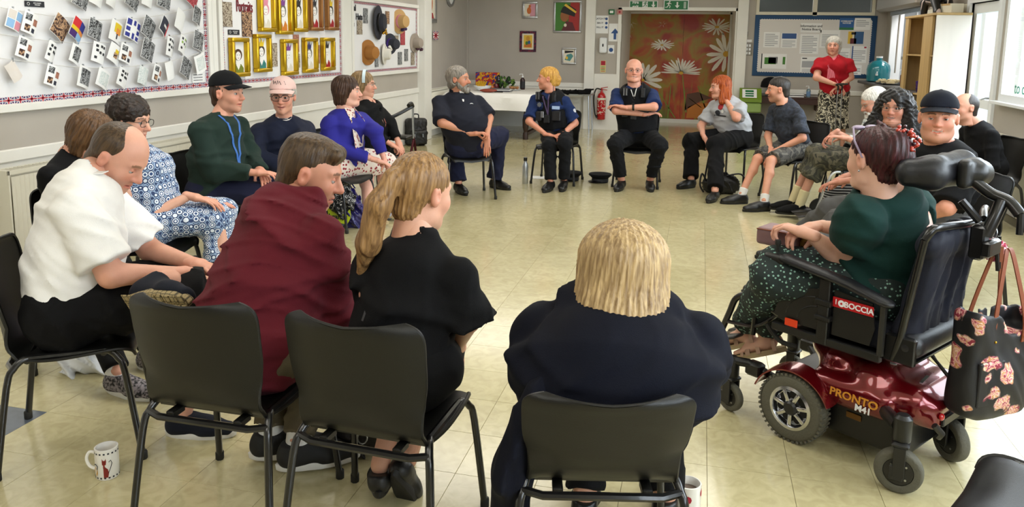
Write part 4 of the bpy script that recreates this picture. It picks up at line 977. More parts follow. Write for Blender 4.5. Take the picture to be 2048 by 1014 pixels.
# joint positions in metres: right then left
POSE = {
'polo': dict(yaw=58, hyaw=82, hp=-38, syaw=58, pelvis=[-2.34,2.43,0.57], neck=[-2.333,2.555,1.073], head=[-2.267,2.653,1.118], sh=[[-2.234,2.378,1.005],[-2.434,2.698,1.005]], el=[[-2.088,2.367,0.721],[-2.27,2.807,0.687]], wr=[[-1.97,2.57,0.682],[-1.998,2.718,0.679]], hip=[[-2.289,2.348,0.57],[-2.391,2.512,0.57]], kn=[[-1.871,2.645,0.576],[-2.129,2.943,0.525]], an=[[-1.965,2.567,0.1],[-1.913,2.409,0.694]]),
'bob': dict(yaw=80, hyaw=70, hp=-20, syaw=80, pelvis=[-3.088,3.269,0.56], neck=[-3.117,3.313,1.015], head=[-3.029,3.365,1.077], sh=[[-3.082,3.133,0.945],[-3.143,3.48,0.945]], el=[[-3.042,3.162,0.674],[-3.171,3.536,0.677]], wr=[[-2.887,3.317,0.585],[-2.953,3.507,0.589]], hip=[[-3.072,3.18,0.56],[-3.104,3.358,0.56]], kn=[[-2.775,2.998,0.327],[-2.76,3.227,0.382]], an=[[-2.485,2.82,0.1],[-2.52,3.079,0.1]]),
'bluedress': dict(yaw=85, hyaw=85, hp=-10, syaw=85, pelvis=[-3.006,3.773,0.56], neck=[-3.128,3.744,0.992], head=[-3.115,3.747,1.129], sh=[[-3.093,3.569,0.925],[-3.124,3.927,0.925]], el=[[-2.966,3.609,0.588],[-3.072,3.951,0.632]], wr=[[-2.811,3.82,0.698],[-2.84,3.936,0.65]], hip=[[-2.998,3.681,0.56],[-3.014,3.864,0.56]], kn=[[-2.702,3.897,0.548],[-2.762,4.037,0.574]], an=[[-2.629,3.906,0.1],[-2.709,4.08,0.1]]),
'green': dict(yaw=95, hyaw=92, hp=0, syaw=95, pelvis=[-3.194,4.621,0.57], neck=[-3.142,4.634,1.082], head=[-3.099,4.665,1.223], sh=[[-3.165,4.444,1.012],[-3.132,4.82,1.012]], el=[[-3.099,4.465,0.725],[-3.072,4.866,0.777]], wr=[[-2.857,4.548,0.715],[-2.891,4.694,0.707]], hip=[[-3.203,4.525,0.57],[-3.186,4.718,0.57]], kn=[[-2.775,4.619,0.572],[-2.814,4.816,0.586]], an=[[-2.765,4.639,0.1],[-2.814,4.893,0.1]]),
'pinkcap': dict(yaw=100, hyaw=160, hp=-4, syaw=135, pelvis=[-3.159,5.411,0.56], neck=[-3.107,5.403,0.997], head=[-3.079,5.348,1.159], sh=[[-3.242,5.278,0.928],[-2.988,5.531,0.928]], el=[[-3.187,5.101,0.739],[-2.894,5.252,0.809]], wr=[[-2.98,5.249,0.615],[-2.93,5.312,0.646]], hip=[[-3.175,5.32,0.56],[-3.143,5.502,0.56]], kn=[[-3.116,5.667,0.336],[-3.152,5.902,0.327]], an=[[-3.084,5.998,0.1],[-3.161,6.294,0.1]]),
'cardigan': dict(yaw=95, hyaw=70, hp=0, syaw=110, pelvis=[-2.984,6.098,0.56], neck=[-2.927,6.112,1.013], head=[-2.926,6.133,1.157], sh=[[-2.997,5.941,0.944],[-2.875,6.278,0.944]], el=[[-2.972,5.911,0.723],[-2.673,6.131,0.816]], wr=[[-2.659,6.053,0.6],[-2.612,6.156,0.614]], hip=[[-2.992,6.006,0.56],[-2.976,6.19,0.56]], kn=[[-2.862,6.381,0.453],[-2.708,6.494,0.503]], an=[[-2.768,6.171,0.12],[-2.756,6.394,0.12]]),
'headband': dict(yaw=95, hyaw=75, hp=0, syaw=95, pelvis=[-3.131,7.154,0.56], neck=[-3.189,7.14,1.007], head=[-3.225,7.131,1.154], sh=[[-3.195,6.967,0.937],[-3.164,7.317,0.937]], el=[[-3.174,7.099,0.714],[-2.989,7.227,0.783]], wr=[[-2.947,7.095,0.596],[-2.884,7.162,0.62]], hip=[[-3.139,7.064,0.56],[-3.123,7.244,0.56]], kn=[[-3.157,7.59,0.327],[-3.158,7.859,0.327]], an=[[-3.176,8.103,0.1],[-3.191,8.46,0.1]]),
'beard': dict(yaw=150, hyaw=95, hp=0, syaw=150, pelvis=[-2.294,7.593,0.57], neck=[-2.396,7.568,1.085], head=[-2.378,7.542,1.217], sh=[[-2.551,7.475,1.016],[-2.214,7.669,1.016]], el=[[-2.467,7.292,0.793],[-2.072,7.603,0.829]], wr=[[-2.179,7.364,0.688],[-2.047,7.447,0.664]], hip=[[-2.38,7.543,0.57],[-2.207,7.643,0.57]], kn=[[-2.553,7.947,0.553],[-2.087,8.098,0.589]], an=[[-2.459,7.819,0.1],[-2.152,8.18,0.1]]),
'policewoman': dict(yaw=190, hyaw=262, hp=0, syaw=190, pelvis=[-1.58,8.72,0.56], neck=[-1.664,8.7,1.052], head=[-1.68,8.675,1.194], sh=[[-1.833,8.734,0.983],[-1.472,8.671,0.983]], el=[[-1.865,8.561,0.711],[-1.358,8.669,0.703]], wr=[[-1.644,8.447,0.585],[-1.472,8.489,0.583]], hip=[[-1.673,8.736,0.56],[-1.487,8.704,0.56]], kn=[[-1.581,8.337,0.473],[-1.398,8.3,0.509]], an=[[-1.545,8.254,0.1],[-1.415,8.364,0.1]]),
'policeman': dict(yaw=180, hyaw=172, hp=0, syaw=180, pelvis=[-0.66,8.84,0.57], neck=[-0.722,8.805,1.141], head=[-0.732,8.782,1.303], sh=[[-0.909,8.809,1.072],[-0.52,8.809,1.072]], el=[[-0.895,8.592,0.867],[-0.483,8.552,0.923]], wr=[[-0.581,8.633,0.831],[-0.793,8.541,0.908]], hip=[[-0.76,8.84,0.57],[-0.56,8.84,0.57]], kn=[[-0.875,8.416,0.519],[-0.397,8.46,0.524]], an=[[-0.805,8.571,0.1],[-0.499,8.674,0.1]]),
'redhair': dict(yaw=215, hyaw=258, hp=-6, syaw=215, pelvis=[0.411,9.316,0.56], neck=[0.285,9.286,0.997], head=[0.217,9.249,1.123], sh=[[0.161,9.392,0.93],[0.449,9.19,0.93]], el=[[0.023,9.306,0.661],[0.401,9,0.797]], wr=[[0.05,9.075,0.583],[0.283,9.183,0.981]], hip=[[0.337,9.368,0.56],[0.484,9.265,0.56]], kn=[[-0.074,9.14,0.489],[0.196,8.732,0.518]], an=[[-0.057,8.891,0.1],[0.195,8.227,0.1]]),
'camo': dict(yaw=238, hyaw=268, hp=-5, syaw=238, pelvis=[0.982,8.526,0.57], neck=[0.85,8.494,1.037], head=[0.778,8.477,1.154], sh=[[0.767,8.662,0.969],[0.971,8.335,0.969]], el=[[0.714,8.596,0.655],[1.017,8.255,0.687]], wr=[[0.728,8.362,0.537],[0.759,8.266,0.536]], hip=[[0.93,8.609,0.57],[1.035,8.442,0.57]], kn=[[0.605,8.345,0.44],[0.718,8.12,0.457]], an=[[0.456,8.144,0.1],[0.653,7.838,0.1]]),
'standing': dict(yaw=190, hyaw=195, hp=0, syaw=190, pelvis=[1.806,11.643,0.968], neck=[1.768,11.634,1.479], head=[1.751,11.63,1.609], sh=[[1.596,11.667,1.409],[1.95,11.604,1.409]], el=[[1.543,11.504,1.175],[1.997,11.601,1.183]], wr=[[1.781,11.411,1.09],[1.855,11.429,1.077]], hip=[[1.715,11.659,0.968],[1.897,11.627,0.968]], kn=[[1.75,11.567,0.562],[1.937,11.656,0.552]], an=[[1.794,11.62,0.161],[1.977,11.684,0.147]]),
'whitehair': dict(yaw=262, hyaw=262, hp=-25, syaw=262, pelvis=[1.49,7.56,0.56], neck=[1.598,7.638,0.981], head=[1.526,7.62,1.111], sh=[[1.556,7.809,0.914],[1.607,7.442,0.914]], el=[[1.441,7.634,0.713],[1.497,7.273,0.717]], wr=[[1.222,7.599,0.828],[1.291,7.41,0.793]], hip=[[1.477,7.654,0.56],[1.503,7.466,0.56]], kn=[[1.098,7.848,0.594],[1.108,7.646,0.574]], an=[[0.908,7.819,0.13],[0.951,7.637,0.13]]),
'curly': dict(yaw=245, hyaw=205, hp=0, syaw=245, pelvis=[1.436,6.281,0.56], neck=[1.426,6.278,1.017], head=[1.393,6.239,1.16], sh=[[1.352,6.441,0.947],[1.504,6.116,0.947]], el=[[1.329,6.33,0.718],[1.554,5.926,0.755]], wr=[[1.128,6.258,0.642],[1.065,6.037,0.63]], hip=[[1.397,6.364,0.56],[1.475,6.197,0.56]], kn=[[1.029,6.239,0.505],[1.051,6.223,0.412]], an=[[0.889,6.333,0.1],[0.886,6.023,0.1]]),
'playman': dict(yaw=258, hyaw=195, hp=0, syaw=240, pelvis=[1.496,5.454,0.58], neck=[1.53,5.463,0.982], head=[1.467,5.406,1.165], sh=[[1.424,5.634,0.913],[1.624,5.288,0.913]], el=[[1.238,5.378,0.792],[1.492,5.139,0.644]], wr=[[1.185,5.483,0.604],[1.365,5.32,0.518]], hip=[[1.474,5.555,0.58],[1.517,5.354,0.58]], kn=[[0.94,5.735,0.45],[0.919,5.296,0.459]], an=[[0.688,6.004,0.12],[0.552,5.088,0.12]]),
'behind': dict(yaw=255, hyaw=250, hp=0, syaw=255, pelvis=[2.562,7.814,0.56], neck=[2.452,7.84,0.941], head=[2.328,7.81,1.075], sh=[[2.423,8.014,0.873],[2.519,7.656,0.873]], el=[[2.422,8.034,0.584],[2.533,7.61,0.588]], wr=[[2.259,7.845,0.586],[2.288,7.646,0.548]], hip=[[2.537,7.906,0.56],[2.586,7.723,0.56]], kn=[[2.246,8.197,0.435],[2.242,7.957,0.453]], an=[[2.329,8.436,0.1],[2.306,8.176,0.1]]),
'powerwoman': dict(yaw=307, hyaw=322, hp=-4, syaw=307, pelvis=[0.77,3.33,0.66], neck=[0.736,3.322,1.049], head=[0.677,3.277,1.167], sh=[[0.871,3.495,0.979],[0.613,3.152,0.979]], el=[[0.856,3.257,0.859],[0.626,3.318,0.722]], wr=[[0.511,3.391,0.859],[0.459,3.255,0.85]], hip=[[0.827,3.406,0.66],[0.713,3.254,0.66]], kn=[[0.356,3.321,0.698],[0.317,3.285,0.651]], an=[[0.341,3.49,0.34],[0.249,3.56,0.34]]),
'maroon': dict(yaw=-5, hyaw=72, hp=-18, syaw=30, pelvis=[-1.44,2.27,0.57], neck=[-1.415,2.523,1.021], head=[-1.389,2.591,1.109], sh=[[-1.252,2.392,0.96],[-1.585,2.585,0.96]], el=[[-1.229,2.444,0.623],[-1.548,2.549,0.662]], wr=[[-1.263,2.621,0.648],[-1.357,2.722,0.697]], hip=[[-1.342,2.279,0.57],[-1.538,2.261,0.57]], kn=[[-1.41,2.71,0.476],[-1.557,2.703,0.505]], an=[[-1.394,2.458,0.12],[-1.532,2.499,0.12]]),
'ponytail': dict(yaw=0, hyaw=28, hp=-8, syaw=12, pelvis=[-0.9,2.24,0.57], neck=[-0.871,2.329,0.97], head=[-0.873,2.37,1.106], sh=[[-0.716,2.28,0.902],[-1.035,2.348,0.902]], el=[[-0.688,2.291,0.718],[-1.003,2.267,0.779]], wr=[[-0.808,2.57,0.512],[-1.011,2.522,0.508]], hip=[[-0.806,2.24,0.57],[-0.994,2.24,0.57]], kn=[[-0.915,2.641,0.479],[-1.016,2.642,0.431]], an=[[-0.936,2.401,0.14],[-1.016,2.345,0.14]]),
'bobblond': dict(yaw=-4, hyaw=-2, hp=-8, syaw=-4, pelvis=[-0.22,2.19,0.56], neck=[-0.198,2.257,0.833], head=[-0.196,2.257,0.935], sh=[[0.015,2.256,0.765],[-0.423,2.225,0.765]], el=[[0.017,2.309,0.634],[-0.438,2.199,0.634]], wr=[[-0.05,2.57,0.417],[-0.398,2.487,0.411]], hip=[[-0.123,2.197,0.56],[-0.317,2.183,0.56]], kn=[[-0.091,2.63,0.501],[-0.329,2.614,0.479]], an=[[-0.049,2.486,0.1],[-0.31,2.415,0.1]]),
}
# ---------------------------------------------------------------- cloth
def cloth(key, col, rough=.85, **k): return mat(key, col, rough, bump=k.pop('bump', .12), bscale=k.pop('bscale', 320), var=.07, vscale=9, sheen=k.pop('sheen', .15) * .15, spec=.18, **k)
F_white = cloth('white_pique', 'E4E2DE'); F_black = cloth('black_jersey', '0B0B0D', sheen=.05); F_blackdress = cloth('black_dress_cloth', '0A0A0C', sheen=.04)
F_navysw = cloth('navy_sweat', '171C2E'); F_green = cloth('dark_green_knit', '1E2E28'); F_blue = cloth('royal_blue_knit', '2C2A86'); F_navypolo = cloth('navy_pique', '1A1C26')
F_police = cloth('police_blue', '1A2A52'); F_polblk = cloth('police_black', '0E0F12'); F_grey = cloth('grey_marl', 'A9AAAE'); F_maroon = cloth('maroon_fleece', '5A1822'); F_teal = cloth('bottle_green_jersey', '11302C')
F_navy = cloth('navy_trouser', '1A1D33'); F_darknavy = cloth('deep_navy_knit', '080B18', sheen=.04); F_charcoal = cloth('charcoal_jean', '4C4B4A'); F_whitebl = cloth('white_cotton', 'E2E4E8'); F_red = cloth('red_jersey', '97101C'); F_khaki = cloth('khaki_cotton', '5A513E')
def p_tiles(N, L, co):
    d = voro(N, L, co, 26, rnd=0); a = N('ShaderNodeMath'); a.operation = 'MULTIPLY'; L(d, a.inputs[0]); a.inputs[1].default_value = 1
    return ramp(N, L, a.outputs[0], [(0, '1B2A4E'), (.12, 'DDE3EA'), (.22, '2D4876'), (.33, 'D5DDE6'), (.45, '233860'), (.56, '8FA5C2'), (.66, '22365E')], True)
def p_floral(N, L, co):
    a = ramp(N, L, voro(N, L, co, 34), [(0, '8E1F2C'), (.30, 'B8606A'), (.36, 'E9E2DC')], True)
    b = ramp(N, L, voro(N, L, co, 21), [(0, '4A5A3C'), (.17, 'E9E2DC')], True); n = N('ShaderNodeMix'); n.data_type = 'RGBA'; n.blend_type = 'MULTIPLY'; n.inputs[0].default_value = 1; L(a, n.inputs[6]); L(b, n.inputs[7]); return n.outputs[2]
def p_camo(c1, c2, c3, sc=11):
    def fn(N, L, co):
        a = ramp(N, L, noise(N, L, co, sc, 1, 1.0), [(0, c1), (.47, c2), (.58, c1)], True); m = ramp(N, L, noise(N, L, co, sc * 1.35, 1, 1.2), [(0, '000000'), (.57, 'FFFFFF')], True); return mixc(N, L, m, a, c3)
    return fn
def p_stripe(N, L, co):
    w = N('ShaderNodeTexWave'); w.bands_direction = 'Z'; w.inputs['Scale'].default_value = 16; w.inputs['Distortion'].default_value = .3; L(co, w.inputs['Vector']); return ramp(N, L, w.outputs[1], [(0, '16171B'), (.86, 'B9BABD')], True)
def p_dots(N, L, co): return ramp(N, L, voro(N, L, co, 62), [(0, '7FA596'), (.27, '12211F')], True)
def p_swirl(N, L, co): return ramp(N, L, noise(N, L, co, 13, 3, 2.5), [(0, '17150F'), (.47, '4C463A'), (.53, 'C9C2AC'), (.62, '2A261C')], True)
def p_slate(N, L, co): return ramp(N, L, noise(N, L, co, 22, 5, 1), [(.35, '14171F'), (.7, '323A4A')])
def p_gingham(N, L, co):
    w = N('ShaderNodeTexWave'); w.bands_direction = 'X'; w.inputs['Scale'].default_value = 22; L(co, w.inputs['Vector']); return ramp(N, L, w.outputs[1], [(.3, 'B5203A'), (.6, 'E58A98')])
def p_plaid(N, L, co):
    w = N('ShaderNodeTexWave'); w.bands_direction = 'Y'; w.inputs['Scale'].default_value = 9; L(co, w.inputs['Vector']); w2 = N('ShaderNodeTexWave'); w2.bands_direction = 'Z'; w2.inputs['Scale'].default_value = 9; L(co, w2.inputs['Vector'])
    n = N('ShaderNodeMix'); n.data_type = 'RGBA'; n.blend_type = 'MULTIPLY'; n.inputs[0].default_value = 1; L(ramp(N, L, w.outputs[1], [(.8, 'E0E2E0'), (.9, '8C9AA0')], True), n.inputs[6]); L(ramp(N, L, w2.outputs[1], [(.8, 'E0E2E0'), (.9, '8C9AA0')], True), n.inputs[7]); return n.outputs[2]
F_tiles = pmat('patterned_blue_cloth', p_tiles); F_floral = pmat('red_floral_cloth', p_floral); F_camo = pmat('grey_camo', p_camo('4A4742', '2B2A28', '67635A')); F_camog = pmat('green_camo', p_camo('3C3A2A', '25241B', '565140'))
F_stripe = pmat('striped_cloth', p_stripe); F_dots = pmat('dotted_teal_cloth', p_dots); F_swirl = pmat('swirl_skirt_cloth', p_swirl); F_slate = pmat('slate_print_cloth', p_slate); F_ging = pmat('pink_gingham', p_gingham); F_plaid = pmat('pale_plaid', p_plaid)
S_black = mat('black_leather', '0B0B0B', .4, bump=.1); S_sole = mat('white_sole', 'DAD8D2', .6); S_bsole = mat('black_sole', '101010', .6); S_navyk = cloth('navy_canvas', '191C26'); S_knit = pmat('speckled_knit', lambda N, L, co: ramp(N, L, noise(N, L, co, 90, 2), [(.4, '1A1A1C'), (.6, '8C8488')])); S_sandal = mat('silver_blue_leather', 'A9B4C4', .35, .2); S_cork = mat('cork_sole', 'A8946E', .8); S_tan = mat('tan_leather', 'B08E78', .5); S_sock = cloth('white_sock', 'D8D6D2'); S_bsock = cloth('black_sock', '0C0C0C')
def p_waffle(N, L, co):
    return ramp(N, L, voro(N, L, co, 55, rnd=.2, feat='DISTANCE_TO_EDGE'), [(.03, '4A4230'), (.12, 'A08E66')])
S_waffle = pmat('worn_gum_sole', p_waffle, .7, bump=.4)
H_brown = hair_mat('brown_hair', '24160E', '4A3020'); H_dkbrown = hair_mat('dark_brown_hair', '150E0A', '2E2018', curly=True); H_midbrown = hair_mat('mid_brown_hair', '3A2818', '6B4C30'); H_grey = hair_mat('grey_brown_hair', '4A443C', '8C847A'); H_silver = hair_mat('silver_hair', '77736A', 'B8B4AA'); H_white = hair_mat('white_hair', '9A968E', 'D8D4CC')
H_blond = hair_mat('blonde_hair', '7C6242', 'C2A678'); H_gold = hair_mat('golden_hair', '9A6A2A', 'D9A851'); H_red = hair_mat('ginger_hair', '7A2E10', 'B4581E'); H_plum = hair_mat('plum_hair', '1E0A0C', '46181C'); H_blackc = hair_mat('black_curly_hair', '070606', '1C1818', curly=True); H_light = hair_mat('light_brown_hair', '5E4228', 'A27C4E'); H_sandy = hair_mat('sandy_brown_hair', '5A4630', '92764E'); H_ash = hair_mat('cropped_brown_hair', '2A1E14', '54402A'); H_darkcrop = hair_mat('dark_cropped_hair', '15120F', '37302A')
P_ = POSE
PW = (.165, .12, .16, .13, .16, .12)
person('polo', 'balding person in white polo shirt and dark shorts, one ankle crossed over the knee', P_['polo'], 'CF9880', dict(w=1.08, fat=.8, smile=-.2, open_=.2, brow='6B5038', stub=.25, stubc='7A5A44', jaw=1.1), 'receding', H_ash, hscale=1.1, T=(.19, .15, .195, .165, .185, .145), arm=1.2, leg=1.15, res=.0095, hres=.004,
    top=dict(m=F_white, sleeve='short', len=.86, collar=F_white, folds=.007, fs=16, o=.004, flare=.02, fdir=(.3, .3, 1)), bottom=dict(kind='shorts', m=F_black, len=.96, folds=.009), shoes=dict(m=S_navyk, sole=S_sole, sock=None, skip=1), shoe_yaw=(75, 75), neckr=.066, hand=(.55, .6))
person('bob', 'person with brown bobbed hair and black top, nearly hidden beside the radiator', P_['bob'], 'C89078', {}, 'bobround', H_midbrown, top=dict(m=F_black, sleeve='long'), bottom=dict(kind='trousers', m=F_black), shoes=dict(m=S_knit, sole=S_sole, sock=S_sock), shoe_yaw=(95, 85), hres=.0045)
person('bluedress', 'person with dark curly hair and glasses in a blue and white patterned dress', P_['bluedress'], 'CC9A82', dict(w=.98, old=.5), 'curlyshort', H_dkbrown, T=(.185, .14, .18, .15, .175, .13), arm=1.05, bust=1, top=dict(m=F_tiles, sleeve='short', len=.35, name='dress', o=.002, folds=.006), bottom=dict(kind='skirt', m=F_tiles, name='dress_skirt', drop=.25), shoes=dict(m=S_black, sole=S_bsole), hres=.0045, hand=(.35, .25), hdirs=((.9, .3, -.25), (.85, .4, -.1)))
person('green', 'person in black baseball cap and dark green jumper with a blue lanyard', P_['green'], 'CC947C', dict(smile=.4, brow='2A1C14', jaw=1.02, stub=.15), 'undercap', H_brown, T=(.185, .145, .195, .165, .18, .14), arm=1.15, res=.01, hres=.004, top=dict(m=F_green, sleeve='long', folds=.011, fs=12, o=.006), bottom=dict(kind='trousers', m=F_navy), shoes=dict(m=S_black, sole=S_bsole))
person('pinkcap', 'person in pale pink cap and glasses wearing a navy sweatshirt', P_['pinkcap'], 'CD957E', dict(smile=.8, brow='5A4A40', old=.5, lip='A8605A'), 'cropfem', H_silver, T=(.18, .14, .18, .15, .175, .135), arm=1.15, bust=.6, top=dict(m=F_navysw, sleeve='long', folds=.008, o=.006, nw=.008), bottom=dict(kind='trousers', m=F_navy), shoes=dict(m=S_black, sole=S_bsole), hres=.004)
person('cardigan', 'person with brown hair in a bright blue cardigan and red floral dress', P_['cardigan'], 'D3A08C', dict(smile=.2, fat=.4), 'bobround', H_brown, T=(.19, .155, .19, .165, .18, .14), arm=1.2, leg=1.25, bust=1, top=dict(m=F_blue, sleeve='long', folds=.007, name='cardigan', cuff=.88, vneck=.16, nw=.015), bottom=dict(kind='skirt', m=F_floral, name='dress_skirt', drop=.02, folds=.004), shoes=dict(sandal=1, m=S_sandal, sole=S_cork), shoe_yaw=(100, 95), hand=(.4, .5), hres=.0045)
person('headband', 'person with sandy hair and pale headband in a black cardigan, behind the blue cardigan', P_['headband'], 'CC967E', dict(old=.6), 'bobround', H_sandy, T=(.185, .14, .18, .15, .175, .135), arm=1.1, top=dict(m=F_black, sleeve='long', cuff=.9, name='cardigan', vneck=.12), bottom=dict(kind='trousers', m=F_black, flare=.03), shoes=dict(m=S_black, sole=S_bsole), hand=(.8, .8), hres=.0045, res=.012)
person('beard', 'heavy person with grey hair and beard in a navy polo shirt', P_['beard'], 'BE8468', dict(w=1.04, smile=-.1, old=.8, brow='6B6058', nose=1.15), 'beardman', H_grey, beard=H_grey, T=(.20, .165, .225, .20, .195, .155), arm=1.15, leg=1.2, belly=.07, top=dict(m=F_navypolo, sleeve='short', len=.95, collar=F_navypolo, folds=.006, o=.004, flare=.02), bottom=dict(kind='trousers', m=F_navy, flare=.025, folds=.008), shoes=dict(m=S_black, sole=S_bsole, size=1.05), shoe_yaw=(140, 115), hand=(1.2, .35), hdirs=((.8, .1, .1), (.1, -.3, -1)), hres=.004, hup=(None, (.2, -1, -.1)))
person('policewoman', 'uniformed police officer with tied back blonde hair and black vest', P_['policewoman'], 'C98A70', dict(w=.95, smile=-.2, brow='5E4228', jaw=.92), 'tiedback', H_gold, T=(.16, .12, .155, .13, .165, .13), bust=.5, top=dict(m=F_police, sleeve='short', len=.85, vest=F_polblk), bottom=dict(kind='trousers', m=F_polblk, flare=.016), shoes=dict(m=S_black, sole=S_bsole), shoe_yaw=(190, 178), hand=(.6, .6), hdirs=((.8, -.1, -.1), (-.85, -.25, -.15)), hres=.004)
person('policeman', 'smiling bald police officer in glasses and black vest, arms folded', P_['policeman'], 'CE937C', dict(w=1.06, smile=1, fat=.5, old=.4, brow='7A5A48', teeth=1, jaw=1.1), None, None, T=(.18, .14, .195, .165, .19, .15), arm=1.15, leg=1.15, top=dict(m=F_police, sleeve='short', len=.9, vest=F_polblk), bottom=dict(kind='trousers', m=F_polblk, flare=.012, folds=.01, shin=.86), shoes=dict(m=S_black, sole=S_bsole, size=1.05), shoe_yaw=(190, 172), hand=(.5, .5), hdirs=((.6, .3, .1), (-.9, .2, .15)), hres=.004, neckr=.07)
person('redhair', 'person with long ginger hair in a grey printed t-shirt, hand raised to the neck', P_['redhair'], 'D2987F', dict(w=1.02, fat=.4), 'longstraight', H_red, T=(.19, .15, .205, .175, .18, .145), arm=1.15, leg=1.15, bust=.8, top=dict(m=F_grey, sleeve='short', len=.8, folds=.008, o=.004), bottom=dict(kind='trousers', m=F_black, flare=.03), shoes=dict(m=S_black, sole=S_bsole), shoe_yaw=(225, 200), hand=(.4, .8), hdirs=((.5, -.4, -.8), (-.4, .1, .9)), hres=.004)
person('camo', 'person with short dark hair in a slate patterned t-shirt and camouflage shorts', P_['camo'], 'C98E72', dict(smile=.9, teeth=.5, stub=.3, brow='1C1410', nose=1.1), 'short', H_darkcrop, T=(.165, .125, .16, .13, .175, .13), leg=.95, top=dict(m=F_slate, sleeve='short', len=.85, folds=.008, o=.002), bottom=dict(kind='shorts', m=F_camo, len=.93, folds=.006), shoes=dict(m=S_black, sole=S_bsole, sock=S_sock, size=1.05), shoe_yaw=(250, 245), hand=(.6, .6), hdirs=((-.2, -.4, -.7), (-.5, .1, -.6)), hres=.004)
person('standing', 'standing person with silver bob, red top and swirl patterned skirt', P_['standing'], 'C8917A', dict(old=.7, w=1.02, smile=-.1), 'bobround', H_silver, T=(.185, .14, .185, .155, .18, .145), arm=1.2, bust=1, top=dict(m=F_red, sleeve='short', len=.62, folds=.005, o=.006, vneck=.07), bottom=dict(kind='standskirt', m=F_swirl, name='skirt', drop=.5), shoes=dict(m=S_black, sole=S_bsole), hand=(.7, .7), hdirs=((.8, .0, -.5), (-.8, .0, -.5)), hres=.0045, res=.012)
person('whitehair', 'person with white hair, beard and glasses in rolled camouflage trousers, in the wheelchair', P_['whitehair'], 'C08A74', dict(old=.9, w=1.0, brow='B0ACA4'), 'white', H_white, beard=H_white, T=(.175, .135, .18, .15, .175, .135), top=dict(m=F_plaid, sleeve='long', folds=.006, cuff=.5), bottom=dict(kind='trousers', m=F_camog, shin=.42, flare=.03, folds=.012, o=.02), shoes=dict(m=S_bsock, sole=S_bsole, sock=cloth('cream_bandage', 'C9BC94'), sockh=.3), shoe_yaw=(262, 262), hand=(.9, .6), hdirs=((-.8, .2, -.7), (-.9, .1, .1)), hres=.004, res=.012)
person('curly', 'person with long black curly hair and glasses in a white top', P_['curly'], 'BC826A', dict(smile=.8, teeth=.8, brow='14100E', w=1.0, fat=.2, lip='9A5048'), 'curlylong', H_blackc, T=(.18, .14, .185, .155, .175, .14), arm=1.15, bust=.8, top=dict(m=F_whitebl, sleeve='long', folds=.009, cuff=.6, o=.006), bottom=dict(kind='trousers', m=F_stripe), shoes=dict(m=S_black, sole=S_bsole), hand=(.5, .5), hres=.004)
person('playman', 'broad smiling person in black baseball cap and black printed t-shirt', P_['playman'], 'CB8E74', dict(w=1.10, jaw=1.12, fat=.9, smile=1, teeth=1, brow='1E140E', stub=.2, open_=.35), 'undercap', H_darkcrop, hscale=1.2, T=(.20, .165, .23, .20, .215, .17), arm=1.25, leg=1.2, top=dict(m=F_black, sleeve='short', len=.95, folds=.009, o=.008), bottom=dict(kind='trousers', m=F_charcoal, flare=.02, o=.018, folds=.01), shoes=dict(m=S_black, sole=S_bsole, size=1.1), shoe_yaw=(262, 265), hand=(.5, .5), hres=.004, neckr=.075)
person('behind', 'half hidden person in black by the glass door, thinning dark hair', P_['behind'], 'C08A72', dict(), 'receding', H_darkcrop, top=dict(m=F_black), bottom=dict(kind='trousers', m=F_black), shoes=dict(m=S_black, sole=S_bsole), hres=.006, res=.014)
person('powerwoman', 'person with pinned up plum hair and bottle green t-shirt in the red power wheelchair', P_['powerwoman'], 'D2A48E', dict(w=1.0, fat=.5), 'updo', H_plum, T=(.185, .155, .185, .17, .175, .15), arm=1.55, leg=1.0, bust=.35, hscale=1.04, top=dict(m=F_teal, sleeve='short', len=.40, folds=.010, fs=12, o=.004, flare=-.004, nw=.02), bottom=dict(kind='trousers', m=F_dots, shin=.95, flare=.02), shoes=dict(sandal=1, m=S_tan, sole=S_cork), shoe_yaw=(300, 300), feet_pitch=(-25, -25), res=.0095, hres=.004, hand=(.9, .9), hdirs=((-.7, -.4, -.1), (-.6, .4, .1)))
person('maroon', 'person with cropped brown hair in a maroon hoodie, back to the camera', P_['maroon'], 'C88E74', dict(w=1.0, stub=.45, stubc='6B4C38', brow='4A3020', smile=-.2, open_=.3, nose=1.05), 'fade', H_ash, hscale=1.12, T=(.205, .165, .205, .175, .18, .15), arm=1.18, leg=1.1, top=dict(m=F_maroon, sleeve='long', hood=1, folds=.014, fs=13, o=.014, cuff=.95, name='hoodie', fdir=(.2, .1, 1)), bottom=dict(kind='trousers', m=F_khaki, folds=.008), shoes=dict(m=mat('black_mesh_shoe', '111214', .7), sole=S_sole, sock=S_sock, size=1.1), shoe_yaw=(55, 60), res=.009, hres=.0038, hand=(.8, .7), neckr=.064, hdirs=((.35, .6, .25), (.8, .5, .1)))
person('ponytail', 'person with a light brown ponytail in a black frill sleeved dress, back to the camera', P_['ponytail'], 'CE9A80', dict(w=.95), 'pony', H_light, T=(.17, .13, .145, .125, .15, .12), arm=1.02, top=dict(m=F_blackdress, sleeve='short', len=.9, flare=.004, ruffle=1, folds=.010, fs=14, o=.004, name='dress'), bottom=dict(kind='skirt', m=F_blackdress, name='dress_skirt', drop=.1), shoes=dict(m=S_black, sole=S_bsole, size=.95, low=.04), shoe_yaw=(5, -20), feet_pitch=(-55, -15), res=.009, hres=.0038, hand=(.5, .5))
